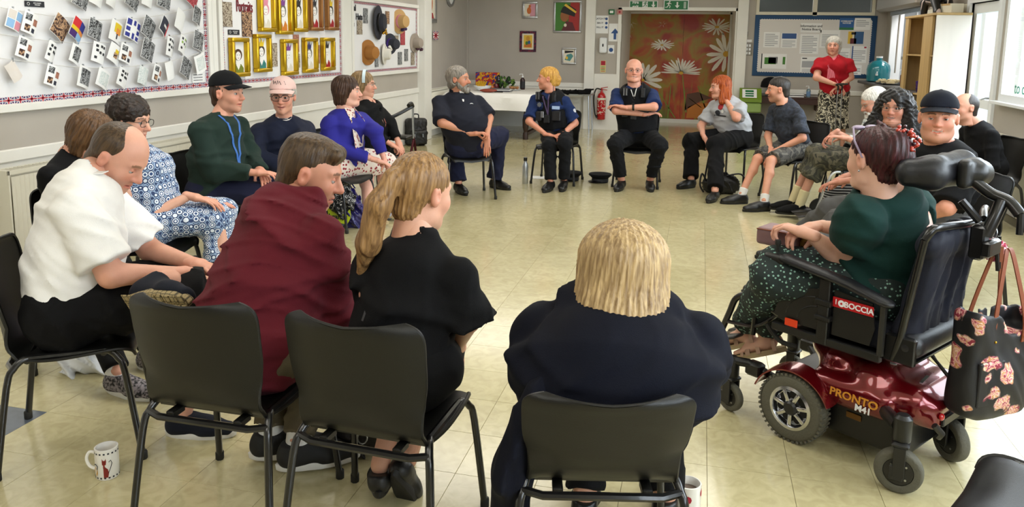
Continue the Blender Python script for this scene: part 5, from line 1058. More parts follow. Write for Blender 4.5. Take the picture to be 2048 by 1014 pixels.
person('bobblond', 'broad person with a blonde bob in a dark navy jumper, back to the camera', P_['bobblond'], 'CE9A80', dict(w=1.02, fat=.6), 'bobbig', H_blond, T=(.22, .18, .235, .20, .225, .15), arm=1.4, leg=1.2, belly=-.07, hscale=1.12, shd=.035, top=dict(m=F_darknavy, sleeve='long', folds=.010, fs=10, o=.012, name='jumper'), bottom=dict(kind='trousers', m=F_black), shoes=dict(m=S_black, sole=S_bsole), res=.009, hres=.0038, hand=(.5, .5))
# ---------------------------------------------------------------- things worn: caps, glasses, lanyards, badges, prints
from mathutils.bvhtree import BVHTree
def Mx(*a): return Matrix(a)
def print_on(p, part, mb, m, name, c, d, size=1, right=None, lift=.003):
    """wrap a flat print (x, y in mb) onto a garment: centre c, thrown along d"""
    tgt = [o for o in p['root'].children if o.name.split('.')[0] == part][0]
    bvh = BVHTree.FromPolygons([v.co for v in tgt.data.vertices], [q.vertices[:] for q in tgt.data.polygons])
    d = Vector(d).normalized(); r = Vector(right) if right is not None else d.cross(Vector((0, 0, 1))); r.normalize(); u = r.cross(d); c = Vector(c) - Vector(p['org'])
    vs = []
    for v in mb.v:
        o = c + r * v[0] * size + u * v[1] * size - d * .35
        h = bvh.ray_cast(o, d)
        q = (h[0] if h[0] else o + d * .35) - d * (lift + v[2]); vs.append(tuple(q))
    me = bpy.data.meshes.new(name); me.from_pydata(vs, [], mb.f); me.materials.append(m); return link(name, me, p['root'])
def txt_mb(s, size, sub=0):
    cu = bpy.data.curves.new('t', 'FONT'); cu.body = s; cu.size = size; cu.align_x = 'CENTER'; cu.resolution_u = 2; t = bpy.data.objects.new('t', cu); me = bpy.data.meshes.new_from_object(t); b = MB(); b.v = [(v.co.x, v.co.y, 0) for v in me.vertices]; b.f = [tuple(q.vertices) for q in me.polygons]; bpy.data.objects.remove(t); return b
def disc(r, n=16, pts=None, x=0, y=0): b = MB(); b.add([(x + r * math.cos(t), y + r * math.sin(t), 0) for t in np.linspace(0, 2 * math.pi, n + 1)[:-1]], [tuple(range(n))]); return b
def poly(*pts): b = MB(); b.add([(x, y, 0) for x, y in pts], [tuple(range(len(pts)))]); return b
PP = PEOPLE
M_capb = cloth('black_cap_cotton', '0C0D10'); M_capn = cloth('navy_cap_cotton', '12151F'); M_capp = cloth('pale_pink_cotton', 'D9B7B0'); M_frameb = mat('dark_spectacle_frame', '15100F', .3); M_framem = mat('thin_metal_frame', '8A7A6A', .3, .8); M_lanb = mat('blue_lanyard', '2C5FA8', .6); M_lanp = mat('purple_lanyard', '4A3A5E', .6); M_gold = mat('gold', 'C79A3A', .3, 1)
cap_hat(PP['green']['root'], PP['green']['HM'], M_capb); c = cap_hat(PP['pinkcap']['root'], PP['pinkcap']['HM'], M_capp); cap_hat(PP['playman']['root'], PP['playman']['HM'], M_capn)
b = MB()
for x in (-.035, -.005, .025): b.tube([(x, .088 - abs(x) * .3, .095), (x + .012, .075 - abs(x) * .3, .118), (x + .022, .083 - abs(x) * .3, .10), (x + .026, .07 - abs(x) * .3, .122)], .0028, 5)
b.obj('embroidery', M_ink, c)
for k, m, kw in (('bluedress', M_frameb, {}), ('pinkcap', M_frameb, dict(rx=.027, rz=.021, rim=.0022)), ('policeman', M_frameb, dict(rz=.015)), ('curly', M_framem, dict(rz=.016)), ('whitehair', M_framem, dict(rz=.015)), ('headband', M_framem, {})):
    glasses(PP[k]['root'], PP[k]['HM'], m, **kw)
# pale headband
p = PP['headband']; rows = [[(.098 * math.cos(a), -.02 + q, .045 + .098 * math.sin(a)) for a in np.linspace(-.2, math.pi + .2, 19)] for q in (.022, .05)]
o = MB().sheet(rows, .004).obj('headband', mat('pale_blue_band', 'C4D6DE', .6), p['root']); o.matrix_local = p['HM']
# plum hair: sunglasses pushed up and a clip of berries
p = PP['powerwoman']
g = MB(); g.tube([(-.088, -.02, .01), (-.086, .02, .07), (-.06, .05, .118)], .004, 6).tube([(.088, -.02, .01), (.086, .02, .07), (.06, .05, .118)], .004, 6); g.ball((-.034, .05, .117), (.028, .02, .010)); g.ball((.034, .05, .117), (.028, .02, .010)); g.tube([(-.06, .05, .11), (0, .06, .12), (.06, .05, .11)], .003, 6)
o = g.obj('sunglasses', mat('lilac_frame', '8E7F96', .3), p['root']); o.matrix_local = p['HM']
M_berry = mat('red_berry', 'A8321E', .3, coat=.4); M_berry2 = mat('dark_berry', '3A1420', .3, coat=.4); b = MB(); b2 = MB(); rr = np.random.RandomState(2)
for k in range(52):
    t = k / 51; a = rr.uniform(-.022, .022, 2); q = (-.01 + .035 * math.sin(t * 3.1) + a[0], -.105 - .045 * math.sin(t * 3.1) + a[1] * .4, .128 - .12 * t + rr.uniform(-.012, .012)); (b if k % 4 else b2).ball(q, rr.uniform(.0055, .0085), 8, 6)
o = b.obj('hair_clip', M_berry, p['root']); o.matrix_local = p['HM']; b2.obj('dark_berry', M_berry2, o)
o = MB().ball((-.086, -.004, -.04), .004, 8, 6).obj('earring', M_steel, p['root']); o.matrix_local = p['HM']
# lanyards
def lanyard(p, m, drop, wd=.009, spread=.07, name='lanyard'):
    c, up, sf, ss = p['nk'], p['up'], p['sf'], p['ss']; tgt = [o for o in p['root'].children if o.name.split('.')[0] in ('vest', 'shirt', 'hoodie')]; tgt = ([o for o in tgt if 'vest' in o.name] or tgt)[0]
    bvh = BVHTree.FromPolygons([v.co for v in tgt.data.vertices], [q.vertices[:] for q in tgt.data.polygons]); org = Vector(p['org'])
    for s in (-1, 1):
        L_ = []; 
        for i in range(15):
            t = i / 14; q = c + up * (.03 - (drop + .03) * t) + ss * s * spread * (1 - t) * (1 if t > .05 else 1); o = Vector(q + sf * .5) - org; h = bvh.ray_cast(o, -Vector(sf)); 
            if h[0]: L_.append((h[0] + Vector(sf) * .004))
        rows = [[tuple(v + Vector(ss) * e) for v in L_] for e in (-wd, wd)]
        MB().sheet(rows, .002).obj(name, m, p['root'])
    return L_[-1]
e = lanyard(PP['green'], M_lanb, .34, .009); r_ = PP['green']['root']
MB().tube(bez([tuple(e), tuple(e + Vector(PP['green']['sf']) * .02 + Vector((0, 0, -.04))), tuple(e + Vector(PP['green']['sf']) * .03 + Vector((0, 0, -.09)))], 4), .004, 6).obj('key_chain', M_steel, r_)
for k in range(3): MB().at(tuple(e + Vector(PP['green']['sf']) * .03 + Vector((0, 0, -.10))), rz=k).box(-.004, -.002, -.05, .004, .002, 0).obj('key', M_steel, r_)
lanyard(PP['policewoman'], M_lanp, .26, .007, .05); lanyard(PP['policeman'], mat('white_cord', 'C8C8C4', .6), .14, .004, .05)
# police kit
M_sil = mat('silver_badge', 'C2C6CC', .3, .9); M_kit = mat('black_kit', '15161A', .5)
for k in ('policewoman', 'policeman'):
    p = PP[k]; up, sf, ss, c2, T = p['up'], p['sf'], p['ss'], p['c2'], p['T']; org = V(*p['org']); fr = lambda x, z, y=0: tuple(c2 - org + ss * x + up * z + sf * (T[5] + .02 + y))
    az = math.atan2(-ss[1], -ss[0]) if 0 else math.atan2(ss[1], ss[0])
    b = MB().at(fr(-.10, .07, -.01), rz=az); b.box(-.022, -.012, -.05, .022, .028, .055, .006); b.box(-.015, .026, -.03, .015, .032, .03, .002); b.tube([(.01, .01, .05), (.01, .01, .13)], .004, 6); b.obj('radio', M_kit, p['root'])
    b = MB().at(fr(.09, .08, -.015), rz=az); b.box(-.026, -.01, -.045, .026, .03, .045, .006); b.obj('body_camera', M_kit, p['root'])
    b = MB().at(fr(.09, .08, -.015), rz=az); b.box(-.018, .029, -.038, -.013, .034, .038); b.box(.013, .029, -.038, .018, .034, .038); b.obj('strap_clips', M_sil, p['root'])
    for x, z, w_, h_ in ((-.10, -.14, .05, .06), (.02, -.18, .035, .05), (.11, -.15, .035, .055)): MB().at(fr(x, z, -.0), rz=az).box(-w_, -.02, -h_, w_, .032, h_, .012).obj('pouch', M_kit, p['root'])
    if k == 'policewoman':
        star = MB().at(fr(.085, -.02, .012), rz=az); pts = []
        for i in range(16): a = math.pi * i / 8; r = .030 if i % 2 == 0 else .021; pts.append((r * math.cos(a), r * math.sin(a)))
        star.M = star.M @ Matrix.Rotation(math.pi / 2, 4, 'X'); star.prism(pts, -.002, .002); star.obj('badge', M_sil, p['root'])
        MB().at(fr(-.11, -.045, .014), rz=az).box(-.045, 0, -.018, .045, .004, .018).obj('name_badge', mat('pale_blue_plate', '9DB4D6', .5), p['root'])
        MB().at(fr(.06, -.13, .03), rz=az).box(-.018, 0, -.035, .018, .008, .035, .004).obj('key_tag', M_sil, p['root'])
    else:
        MB().at(fr(.0, -.10, .03), rz=az).box(-.008, 0, -.05, .008, .008, .04, .003).obj('key_tag', M_sil, p['root'])
        b = MB(); b.M = Matrix.Identity(4)
    for i in (0, 1):
        s = p['sh'][i] * .6 + p['el'][i] * .4; o_ = hdir(0) * 0 + (p['ss'] * (1 if i == 0 else -1)); print_on(p, 'shirt', disc(.022), mat('shoulder_badge', 'B9BCC2', .5), 'shoulder_badge', s + o_ * .03, -o_ + p['sf'] * -.4)
# wrist watches and bracelets
def band(p, i, m, r=.031, w_=.011, t=.12, name='watch', face=None):
    a = p['wr'][i]; d = p['el'][i] - a; d = d / np.linalg.norm(d); c = a + d * t * .3 - V(*p['org']); q = Vector(d).to_track_quat('Z', 'Y').to_matrix().to_4x4(); q.translation = Vector(c)
    b = MB(); b.M = q; b.lathe([(r, -w_), (r + .003, -w_ * .5), (r + .003, w_ * .5), (r, w_)], 18, cap=False); b.obj(name, m, p['root'])
    if face: b = MB(); b.M = q; b.box(-.016, r - .002, -.018, .016, r + .010, .018, .004); b.obj('watch_face', face, p['root'])
band(PP['maroon'], 1, M_rub, .033, .012, .2, face=M_blackm); band(PP['policeman'], 1, M_rub, .033, .012, .3, face=M_blackm); band(PP['policewoman'], 1, M_rub, .03, .01, .15, face=M_blackm); band(PP['redhair'], 1, M_gold, .031, .004, .4, 'bracelet'); band(PP['bluedress'], 1, mat('wood_beads', '7A4A28', .5), .031, .005, .3, 'bracelet'); band(PP['curly'], 1, M_steel, .03, .003, .3, 'bracelet')
# prints on clothes
M_yel = mat('yellow_print', 'E0B23C', .6); M_whp = mat('white_print', 'E6E6E4', .6)
p = PP['playman']; d = -(p['sf'] * .8 + V(-.2, -1, 0) * .7); print_on(p, 'shirt', txt_mb('PLAY', .13), M_yel, 'printed_lettering', p['c2'] + p['sf'] * .1 - p['up'] * .10, d)
p = PP['redhair']; cc = p['c2'] + p['sf'] * .1
print_on(p, 'shirt', disc(.035, y=.02), mat('red_print', '9E1F26', .7), 'printed_shape', cc, -p['sf']); print_on(p, 'shirt', disc(.03, x=-.03, y=-.05), M_ink, 'printed_shape', cc, -p['sf']); print_on(p, 'shirt', disc(.02, x=.03, y=-.03), M_whp, 'printed_shape', cc, -p['sf']); print_on(p, 'shirt', poly((-.08, -.09), (.08, -.09), (.08, -.075), (-.08, -.075)), M_ink, 'printed_shape', cc, -p['sf'])
p = PP['beard']; print_on(p, 'shirt', poly((-.03, .16), (.03, .16), (.008, .03), (-.004, .03)), M_skin if 0 else mat('white_placket', 'D8D4CE', .7), 'placket', p['c2'] + p['sf'] * .05 + p['up'] * .02, -p['sf'], lift=.004); print_on(p, 'shirt', poly((-.02, -.004), (-.008, .004), (.01, .004), (.022, -.006), (.008, -.001), (-.008, -.001)), M_whp, 'embroidered_mark', p['c2'] + p['ss'] * -.085 + p['up'] * .03, -p['sf'])
# blue cardigan's dress front
p = PP['cardigan']; print_on(p, 'cardigan', poly((-.055, .13), (.06, .13), (.075, .02), (.07, -.20), (-.085, -.20), (-.08, .02)), F_floral, 'dress_front', p['c2'] + p['sf'] * .05, -p['sf'], lift=.008)
b = MB()
p = PP['standing']; print_on(p, 'shirt', poly((-.05, .13), (.05, .13), (.075, 0), (.075, -.24), (-.075, -.24), (-.075, 0)), F_ging, 'gingham_front', p['c2'], -p['sf'], lift=.006)
o = print_on(p, 'shirt', disc(.01), M_gold, 'pendant', p['c2'] + p['up'] * .10, -p['sf'], lift=.01)
p = PP['headband']; print_on(p, 'cardigan', poly((-.03, .12), (.04, .12), (.02, -.1), (0, -.14), (-.02, -.1)), pmat('orange_print', lambda N, L, co: ramp(N, L, noise(N, L, co, 40, 2), [(.45, '9A3A28'), (.6, 'D8B8A0')])), 'blouse', p['c2'] + p['sf'] * .05, -p['sf'])
p = PP['pinkcap']; print_on(p, 'shirt', disc(.055, y=.13), F_white, 'white_undershirt', p['c2'] + p['sf'] * .05, -p['sf'] - p['up'] * .3, lift=.004)
p = PP['ponytail']; print_on(p, 'dress', poly((-.005, -.13), (.005, -.13), (.005, .13), (-.005, .13)), mat('zip_tape', '2A2A2C', .5), 'zip', p['c2'] + p['ss'] * -.07, p['sf'])
# standing person's walking stick
p = PP['standing']; w = (p['wr'][0] + p['wr'][1]) / 2 + p['sf'] * .07
for k, dx in enumerate((0, .03)):
    t = thing('walking_stick', ('grey folding walking stick under the joined hands of the standing woman', 'second thin walking stick held with the grey one by the standing woman')[k], 'walking stick', (w[0] + dx + .02 * k, w[1] - .03, 0))
    z = w[2] + .01; MB().tube([(dx, 0, .02), (0, .02, z - .06)], .008, 8).obj('shaft', M_steel, t); MB().tube(bez([(0, .02, z - .08), (0, .02, z - .02), (-.03, .01, z), (.07, .01, z + .012)], 4), .012, 8).obj('handle', M_black, t); MB().lathe([(.013, 0), (.014, .03), (.009, .035)], 10).obj('rubber_tip', M_rub, t, (dx, 0, 0))
# power wheelchair sitter's crossbody strap
p = PP['powerwoman']; 
# sole of the crossed foot of the white polo sitter
p = PP['polo']; a = p['an'][1]; org = V(*p['org'])
o = shoe(p['root'], 'shoe', a, 100, S_navyk, S_waffle, org, 8, 1.12, tip=-66)
b = MB()
for i in range(9):
    for sx in (-1, 1): b.box(sx * .019 - .016, -.07 + i * .030, -.0165, sx * .019 + .016, -.07 + i * .030 + .024, -.0118, .0015)
b.obj('tread', S_waffle, o)
# ---------------------------------------------------------------- red power wheelchair
M_redp = mat('metallic_red', '6E0712', .22, .55, coat=1); M_tyre = mat('grey_rubber', '5A584C', .75, bump=.3, bscale=120); M_vinyl = mat('black_vinyl', '14151A', .42, bump=.08, bscale=90); M_nyl = cloth('navy_black_nylon', '1B1D28', .6); M_orange = mat('orange_reflector', 'E0401A', .3)
M_stk_red = mat('red_sticker', 'B4141C', .4); M_stk_w = mat('white_sticker', 'E8E8EC', .4); M_goldl = mat('gold_lettering', 'C8882A', .4); M_bluest = mat('blue_sticker', '4A5C98', .4)
pw = thing('power_wheelchair', 'dark red power wheelchair with black seat and big grey drive wheels', 'wheelchair', (.72, 3.31, 0), -math.radians(307))
def wheel(parent, name, c, r, w, rim=None, ry=math.pi / 2, hubm=None, tread=0, steer=0):
    b = MB(); b.M = Matrix.Rotation(steer, 4, 'Z') @ Matrix.Rotation(ry, 4, 'Y')
    pr = [(r * .62, -w * .8), (r * .86, -w), (r * .97, -w * .75), (r, -w * .3), (r, w * .3), (r * .97, w * .75), (r * .86, w), (r * .62, w * .8)]
    b.lathe(pr, 40, cap=False)
    o = b.obj(name, M_tyre, parent, c, smooth=50)
    if tread:
        t = MB()
        for k in range(tread):
            for s in (-1, 1):
                t.M = Matrix.Rotation(steer, 4, 'Z') @ Matrix.Rotation(ry, 4, 'Y') @ Matrix.Rotation(2 * math.pi * (k + .25 * s) / tread, 4, 'Z'); t.box(r * .94, -.0045, s * w * .2 if s > 0 else -w * .95, r + .0015, .0045, w * .95 if s > 0 else -w * .2)
        tag(t.obj('tread_block', M_tyre, o, smooth=0), kind='stuff')
    b = MB(); b.M = Matrix.Rotation(steer, 4, 'Z') @ Matrix.Rotation(ry, 4, 'Y')
    if rim == 'alloy':
        b.lathe([(r * .64, -w * .86), (r * .55, -w * .95), (r * .5, -w * .6), (r * .5, w * .6), (r * .55, w * .95), (r * .64, w * .86)], 32, cap=False)
        b.lathe([(.004, -w * .2), (r * .54, -w * .2), (r * .54, w * .2), (.004, w * .2)], 28)
        for s in (-1, 1):
            for k in range(7):
                a = 2 * math.pi * k / 7; b.M = Matrix.Rotation(steer, 4, 'Z') @ Matrix.Rotation(ry, 4, 'Y') @ Matrix.Rotation(a, 4, 'Z'); b.box(.02, -.008, min(s * w * .2, s * w * .8), r * .56, .008, max(s * w * .2, s * w * .8), .002)
        ho = b.obj('rim', M_chrome, o); h2 = MB(); h2.M = Matrix.Rotation(steer, 4, 'Z') @ Matrix.Rotation(ry, 4, 'Y'); h2.lathe([(.022, -w * 1.05), (.030, -w * .8), (.030, w * .8), (.022, w * 1.05)], 20).obj('hub', M_black, o)
        h3 = MB()
        for s in (-1, 1):
            for k in range(7):
                a = 2 * math.pi * (k + .5) / 7; h3.M = Matrix.Rotation(steer, 4, 'Z') @ Matrix.Rotation(ry, 4, 'Y') @ Matrix.Rotation(a, 4, 'Z') @ Matrix.Translation((r * .37, 0, s * w * .22)); h3.lathe([(r * .115, -.002), (r * .115, .003)], 12)
        h3.obj('rim_hole', M_rub, o)
    else:
        b.lathe([(.012, -w * .9), (r * .60, -w * .75), (r * .64, -w * .4), (r * .64, w * .4), (r * .60, w * .75), (.012, w * .9)], 28).obj('rim', M_black, o)
        for s in (-1, 1):
            for k in range(4):
                a = math.pi / 4 + math.pi / 2 * k; b = MB(); b.M = Matrix.Rotation(steer, 4, 'Z') @ Matrix.Rotation(ry, 4, 'Y') @ Matrix.Translation((r * .42 * math.cos(a), r * .42 * math.sin(a), s * w * .8)); b.lathe([(.004, -.002), (.004, .002)], 8); b.obj('bolt', M_steel, o)
    return o
for s in (-1, 1): wheel(pw, 'drive_wheel', (s * .262, .162, .142), .142, .034, 'alloy', tread=44)
def caster(c, r, w, steer, name='caster_wheel', top=.27):
    o = wheel(pw, name, c, r, w, steer=steer)
    b = MB().at(c, rz=steer)
    for s in (-1, 1): b.box(s * (w + .012) - .005, -.02, -.015, s * (w + .012) + .005, .02, r + .02, .003); b.box(s * (w + .012) - .004, -.016, -.025, s * (w + .012) + .004, .03, .03, .003)
    b.box(-(w + .016), -.03, r + .012, w + .016, .03, r + .034, .008); b.lathe([(.028, r + .03), (.032, r + .04), (.032, top - c[2]), (.02, top - c[2] + .012)], 18)
    b.obj('caster_fork', M_black, pw); return o
caster((-.30, -.285, .083), .083, .024, .35, top=.285); caster((.09, -.31, .083), .083, .024, -.5, top=.26)
for s in (-1, 1): caster((s * .25, .47, .066), .064, .017, .1 * s, top=.24)
b = MB()
for s in (-1, 1): b = MB(); b.tube([(s * .25, .46, .235), (s * .235, .40, .24), (s * .19, .33, .2), (s * .18, .22, .17)], .020, 10); b.box(s * .22 - .028, .34, .19, s * .22 + .028, .41, .25, .01); b.obj('suspension_arm', M_black, pw)
MB().tube([(-.30, -.27, .25), (-.24, -.20, .25), (-.15, -.15, .22)], .026, 10).obj('suspension_arm', M_black, pw); MB().tube([(.09, -.30, .24), (.05, -.24, .23), (0, -.18, .2)], .024, 10).obj('suspension_arm', M_black, pw); MB().tube([(-.22, -.36, .26), (-.2, -.38, .23), (-.17, -.36, .2)], .012, 8).obj('tow_loop', M_black, pw)
# chassis and painted shroud
f = Field(.009); f.box((-.20, -.26, .07), (.20, .30, .24), .02); fobj('chassis', f.build(), M_black, pw)
f = Field(.0075)
f.box((-.235, -.20, .20), (.235, .12, .30), .03, .03); f.cap((-.12, -.10, .30), (.12, -.10, .30), .10, .10, .05); f.cap((-.10, .05, .33), (.10, .05, .33), .09, .09, .05); f.cap((-.12, -.24, .27), (.12, -.24, .27), .075, .075, .05); f.box((-.14, -.34, .19), (.14, -.22, .30), .03, .03)
for s in (-1, 1): f.ell((s * .20, .0, .26), (.05, .18, .05), .03)
f.ell((0, .12, .36), (.13, .10, .07), .04); f.ell((0, -.05, .50), (.12, .12, .10), .03, sub=1); f.cut((0, 0, .195), (0, 0, -1)); f.cap((-.30, .162, .142), (.30, .162, .142), .163, .163, .01, sub=1)
fobj('shroud', f.build(smooth=2), M_redp, pw)
for s in (-1, 1):
    rows = [[(s * (.212 + .085 * t), .162 + (.172 + .006 * math.sin(3 * t)) * math.cos(a), .142 + (.172 - .012 * t) * math.sin(a)) for a in np.linspace(.30, 2.75, 25)] for t in (0, .25, .6, .9, 1)]
    q = MB().sheet(rows, .006 if s < 0 else -.006); q.obj('fender', M_redp, pw)
MB().box(-.11, -.352, .21, .11, -.338, .25, .006).obj('rear_bumper', M_black, pw); MB().ball((-.12, -.345, .255), (.014, .01, .014)).ball((.12, -.345, .255), (.014, .01, .014)).obj('tail_lamp', mat('red_lens', 'B01018', .2, coat=1), pw)
f = Field(.008); f.cap((-.06, .0, .36), (.06, .0, .36), .05, .05, .02); f.box((-.08, -.07, .38), (.08, .12, .46), .02); fobj('seat_post', f.build(), M_black, pw); MB().lathe([(.06, .385), (.065, .392), (.06, .40)], 20).obj('collar_ring', mat('dull_brass', '8C8468', .5, .6), pw, (0, -.02, 0))
# lettering on the shroud side
lx = -.252; R_side = (math.pi / 2, 0, -math.pi / 2)
text('PRONTO', .042, M_goldl, pw, (lx, -.075, .262), (math.radians(80), 0, -math.pi / 2), .0012, bold=.001, sx=1.1); text('M41', .036, M_stk_w, pw, (lx, -.115, .232), (math.radians(86), 0, -math.pi / 2), .0012, bold=.001)
MB().box(-.002, -.03, -.012, .002, .03, .012, .001).obj('maker_plate', mat('brass_plate', '6B4A20', .4, .6), pw, (-.204, -.06, .17))
s_ = thing; st = MB().at((-.075, -.13, .399), rx=-.15, ry=-.28); st.box(-.04, -.035, 0, .04, .035, .0015); so = st.obj('warning_sticker', M_stk_w, pw)
q = MB().at((-.075, -.13, .401), rx=-.15, ry=-.28); q.lathe([(.026, 0), (.026, .0008)], 24).obj('sticker_print', M_bluest, so); q = MB().at((-.075, -.13, .4025), rx=-.15, ry=-.28); q.lathe([(.021, 0), (.021, .0008)], 24).obj('sticker_disc', M_stk_w, so)
st = MB().at((-.06, -.25, .352), rx=-.0, ry=-.2); st.box(-.03, -.006, 0, .03, .006, .0015).obj('silver_label', M_steel, pw); MB().at((0, -.352, .28), rx=-.2).box(-.03, -.003, -.012, .03, 0, .012, .004).obj('emblem', mat('emblem_blue', '303C5C', .3, .3), pw)
# seat, back, arm rests
MB().box(-.24, -.27, .452, .24, .26, .462, .002).obj('seat_plate', M_blackm, pw)
f = Field(.009); f.box((-.235, -.20, .47), (.235, .27, .555), .035, .02); fobj('seat_cushion', f.build(folds=.003), M_nyl, pw)
f = Field(.009); f.cap((-.19, -.21, .56), (.19, -.21, .56), .035, .035, .02); f.cap((-.19, -.27, .90), (.19, -.27, .90), .035, .035, .02)
for x in (-.15, -.05, .05, .15): f.cap((x, -.21, .54), (x, -.272, .92), .05, .045, .05)
fobj('backrest', f.build(folds=.006, fscale=18, fdir=(1.5, 0, 0)), M_nyl, pw)
f = Field(.009); f.cap((-.20, -.245, .52), (.20, -.245, .52), .05, .05, .02); fobj('lumbar_roll', f.build(), M_vinyl, pw)
b = MB()
for s in (-1, 1): b.tube([(s * .235, -.20, .46), (s * .24, -.225, .56), (s * .24, -.275, .93)], .014, 10); b.box(s * .235 - .012, -.28, .45, s * .235 + .012, -.17, .56, .008)
b.tube(bez([(-.24, -.275, .93), (-.225, -.29, .965), (-.18, -.30, .972), (.12, -.325, .955), (.19, -.33, .95), (.205, -.33, .94)], 5), .015, 10); b.tube(bez([(.24, -.275, .93), (.22, -.3, .99), (.12, -.33, 1.0), (.04, -.36, .985)], 5), .013, 10)
b.obj('back_frame', M_blackm, pw)
MB().box(-.026, -.39, .84, .03, -.34, .97, .01).box(-.05, -.42, .86, .06, -.39, .92, .008).tube([(.06, -.40, .92), (.05, -.42, .80)], .007, 6).tube([(.09, -.40, .92), (.09, -.41, .80)], .007, 6).obj('bracket', M_blackm, pw)
for s in (-1, 1):
    f = Field(.008); f.cap((s * .262, -.175, .672), (s * .262, -.02, .712), .030, .034, .01, n=(0, 0, 1), kn=1.9); f.cap((s * .262, -.02, .712), (s * .262, .235, .748), .034, .036, .01, n=(0, 0, 1), kn=1.9); fobj('arm_pad', f.build(), M_vinyl, pw)
    b = MB(); b.box(s * .262 - .014, .04, .44, s * .262 + .014, .085, .71, .006); b.tube([(s * .262, -.165, .66), (s * .262, -.165, .47)], .013, 8); b.box(s * .262 - .02, .03, .60, s * .262 + .02, .095, .625, .004); b.box(s * .262 - .02, .03, .54, s * .262 + .02, .095, .56, .004); b.box(s * .262 - .012, -.17, .44, s * .262 + .012, .28, .475, .005); b.obj('arm_support', M_black, pw)
    # side panels
    b = MB(); b.M = Matrix.Translation((s * .252 - .004, 0, 0)) @ Matrix(((0, 0, 1, 0), (1, 0, 0, 0), (0, 1, 0, 0), (0, 0, 0, 1)))
    arc = [(.26 + .0 * t, .50) for t in (0,)] + [(.08 + .20 * math.cos(t), .50 + .155 * math.sin(t)) for t in np.linspace(.05, 1.45, 12)] + [(.09, .66), (.09, .49), (.27, .49)]
    b.prism(arc, 0, .008); b.prism([(.03, .67), (-.12, .655), (-.135, .56), (-.12, .49), (.03, .49)], 0, .008); sp = b.obj('side_panel', M_black, pw)
    for k in (.75, .5): MB().tube([(s * .256, .08 + .20 * k * math.cos(t), .51 + .15 * k * math.sin(t)) for t in np.linspace(.1, 1.4, 12)], .003, 5).obj('panel_rib', M_black, sp)
b = MB(); b.box(-.2615, -.128, .605, -.2585, .032, .645, .001); bs = b.obj('sticker', M_stk_red, pw)
text('I', .030, M_stk_w, bs, (-.2625, .018, .626), R_side, .0006); text('BOCCIA', .031, M_stk_w, bs, (-.2625, -.072, .624), R_side, .0006, bold=.0008)
b = MB(); b.M = Matrix.Translation((-.2625, -.004, .625)) @ Matrix.Rotation(-math.pi / 2, 4, 'Y'); b.lathe([(.0135, 0), (.0135, .0008)], 18).obj('ball_emblem', M_stk_w, bs); b.M = Matrix.Translation((-.2635, -.004, .625)) @ Matrix.Rotation(-math.pi / 2, 4, 'Y'); b2 = MB(); b2.M = b.M; b2.lathe([(.005, 0), (.005, .0006)], 5).obj('ball_spot', mat('red_print2', 'B4141C', .4), bs)
MB().box(-.268, .17, .47, -.262, .225, .505, .002).obj('reflector', M_orange, pw)
# joystick box under a strap hand pad at the front of the near arm
f = Field(.007); f.box((-.29, .235, .72), (-.22, .33, .76), .012); fobj('joystick_box', f.build(), M_black, pw); MB().lathe([(.008, .76), (.005, .785), (.013, .80), (.010, .815)], 14).obj('joystick', M_rub, pw, (-.255, .285, 0))
# leg rests
for s in (-1, 1):
    b = MB(); x = s * .20
    b.tube(bez([(x, .24, .47), (x, .34, .50), (x, .42, .535), (x, .50, .50), (x, .535, .42), (x, .58, .30)], 5), .014, 10); b.tube(bez([(x, .30, .48), (x + s * .0, .40, .40), (x, .54, .38)], 4), .009, 8); b.tube([(x, .40, .53), (x, .41, .36)], .012, 8); lo = b.obj('leg_rest', M_blackm, pw)
    b = MB().at((x * .55, .60, .275), rx=math.radians(-22)); b.box(-.085, -.10, -.008, .085, .10, .006, .006).obj('foot_plate', M_black, pw)
# head rest
f = Field(.007)
f.cap((-.07, -.21, 1.145), (.12, -.235, 1.150), .052, .056, .03, n=(0, 0, 1), kn=.85); f.cap((-.07, -.21, 1.145), (-.11, -.14, 1.14), .05, .045, .03, n=(0, 0, 1), kn=.85); f.cap((.12, -.235, 1.15), (.155, -.16, 1.145), .05, .045, .03, n=(0, 0, 1), kn=.85)
hr = fobj('head_rest', f.build(smooth=2), M_vinyl, pw)
f = Field(.006); f.box((-.02, -.315, 1.09), (.11, -.27, 1.20), .018); f.cap((.06, -.31, 1.15), (.12, -.30, 1.14), .045, .05, .02); fobj('head_rest_shell', f.build(), M_black, pw)
b = MB(); b.tube(bez([(.04, -.31, 1.12), (.05, -.37, 1.08), (.05, -.43, 1.06), (.04, -.475, 1.02)], 5), .021, 10); b.tube([(.04, -.475, 1.025), (.035, -.48, .95)], .012, 8); b.tube(bez([(.045, -.41, 1.06), (.02, -.40, 1.0), (.0, -.385, .93)], 4), .022, 10); b.tube([(-.02, -.30, 1.05), (.0, -.36, .98)], .015, 8); b.obj('head_rest_arm', M_blackm, pw)
b = MB(); b.tube(bez([(-.05, -.26, .45), (-.08, -.34, .40), (-.05, -.40, .30), (.02, -.38, .27), (0, -.34, .30)], 6), .006, 6); b.tube(bez([(.05, -.20, .45), (.0, -.32, .36), (.06, -.42, .33), (.02, -.33, .28)], 6), .005, 6); b.obj('cable', M_rub, pw)
b = MB(); b.tube(bez([(-.20, .30, .40), (-.22, .33, .43), (-.22, .27, .38), (-.2, .20, .37)], 5), .010, 6); b.obj('harness', M_rub, pw)
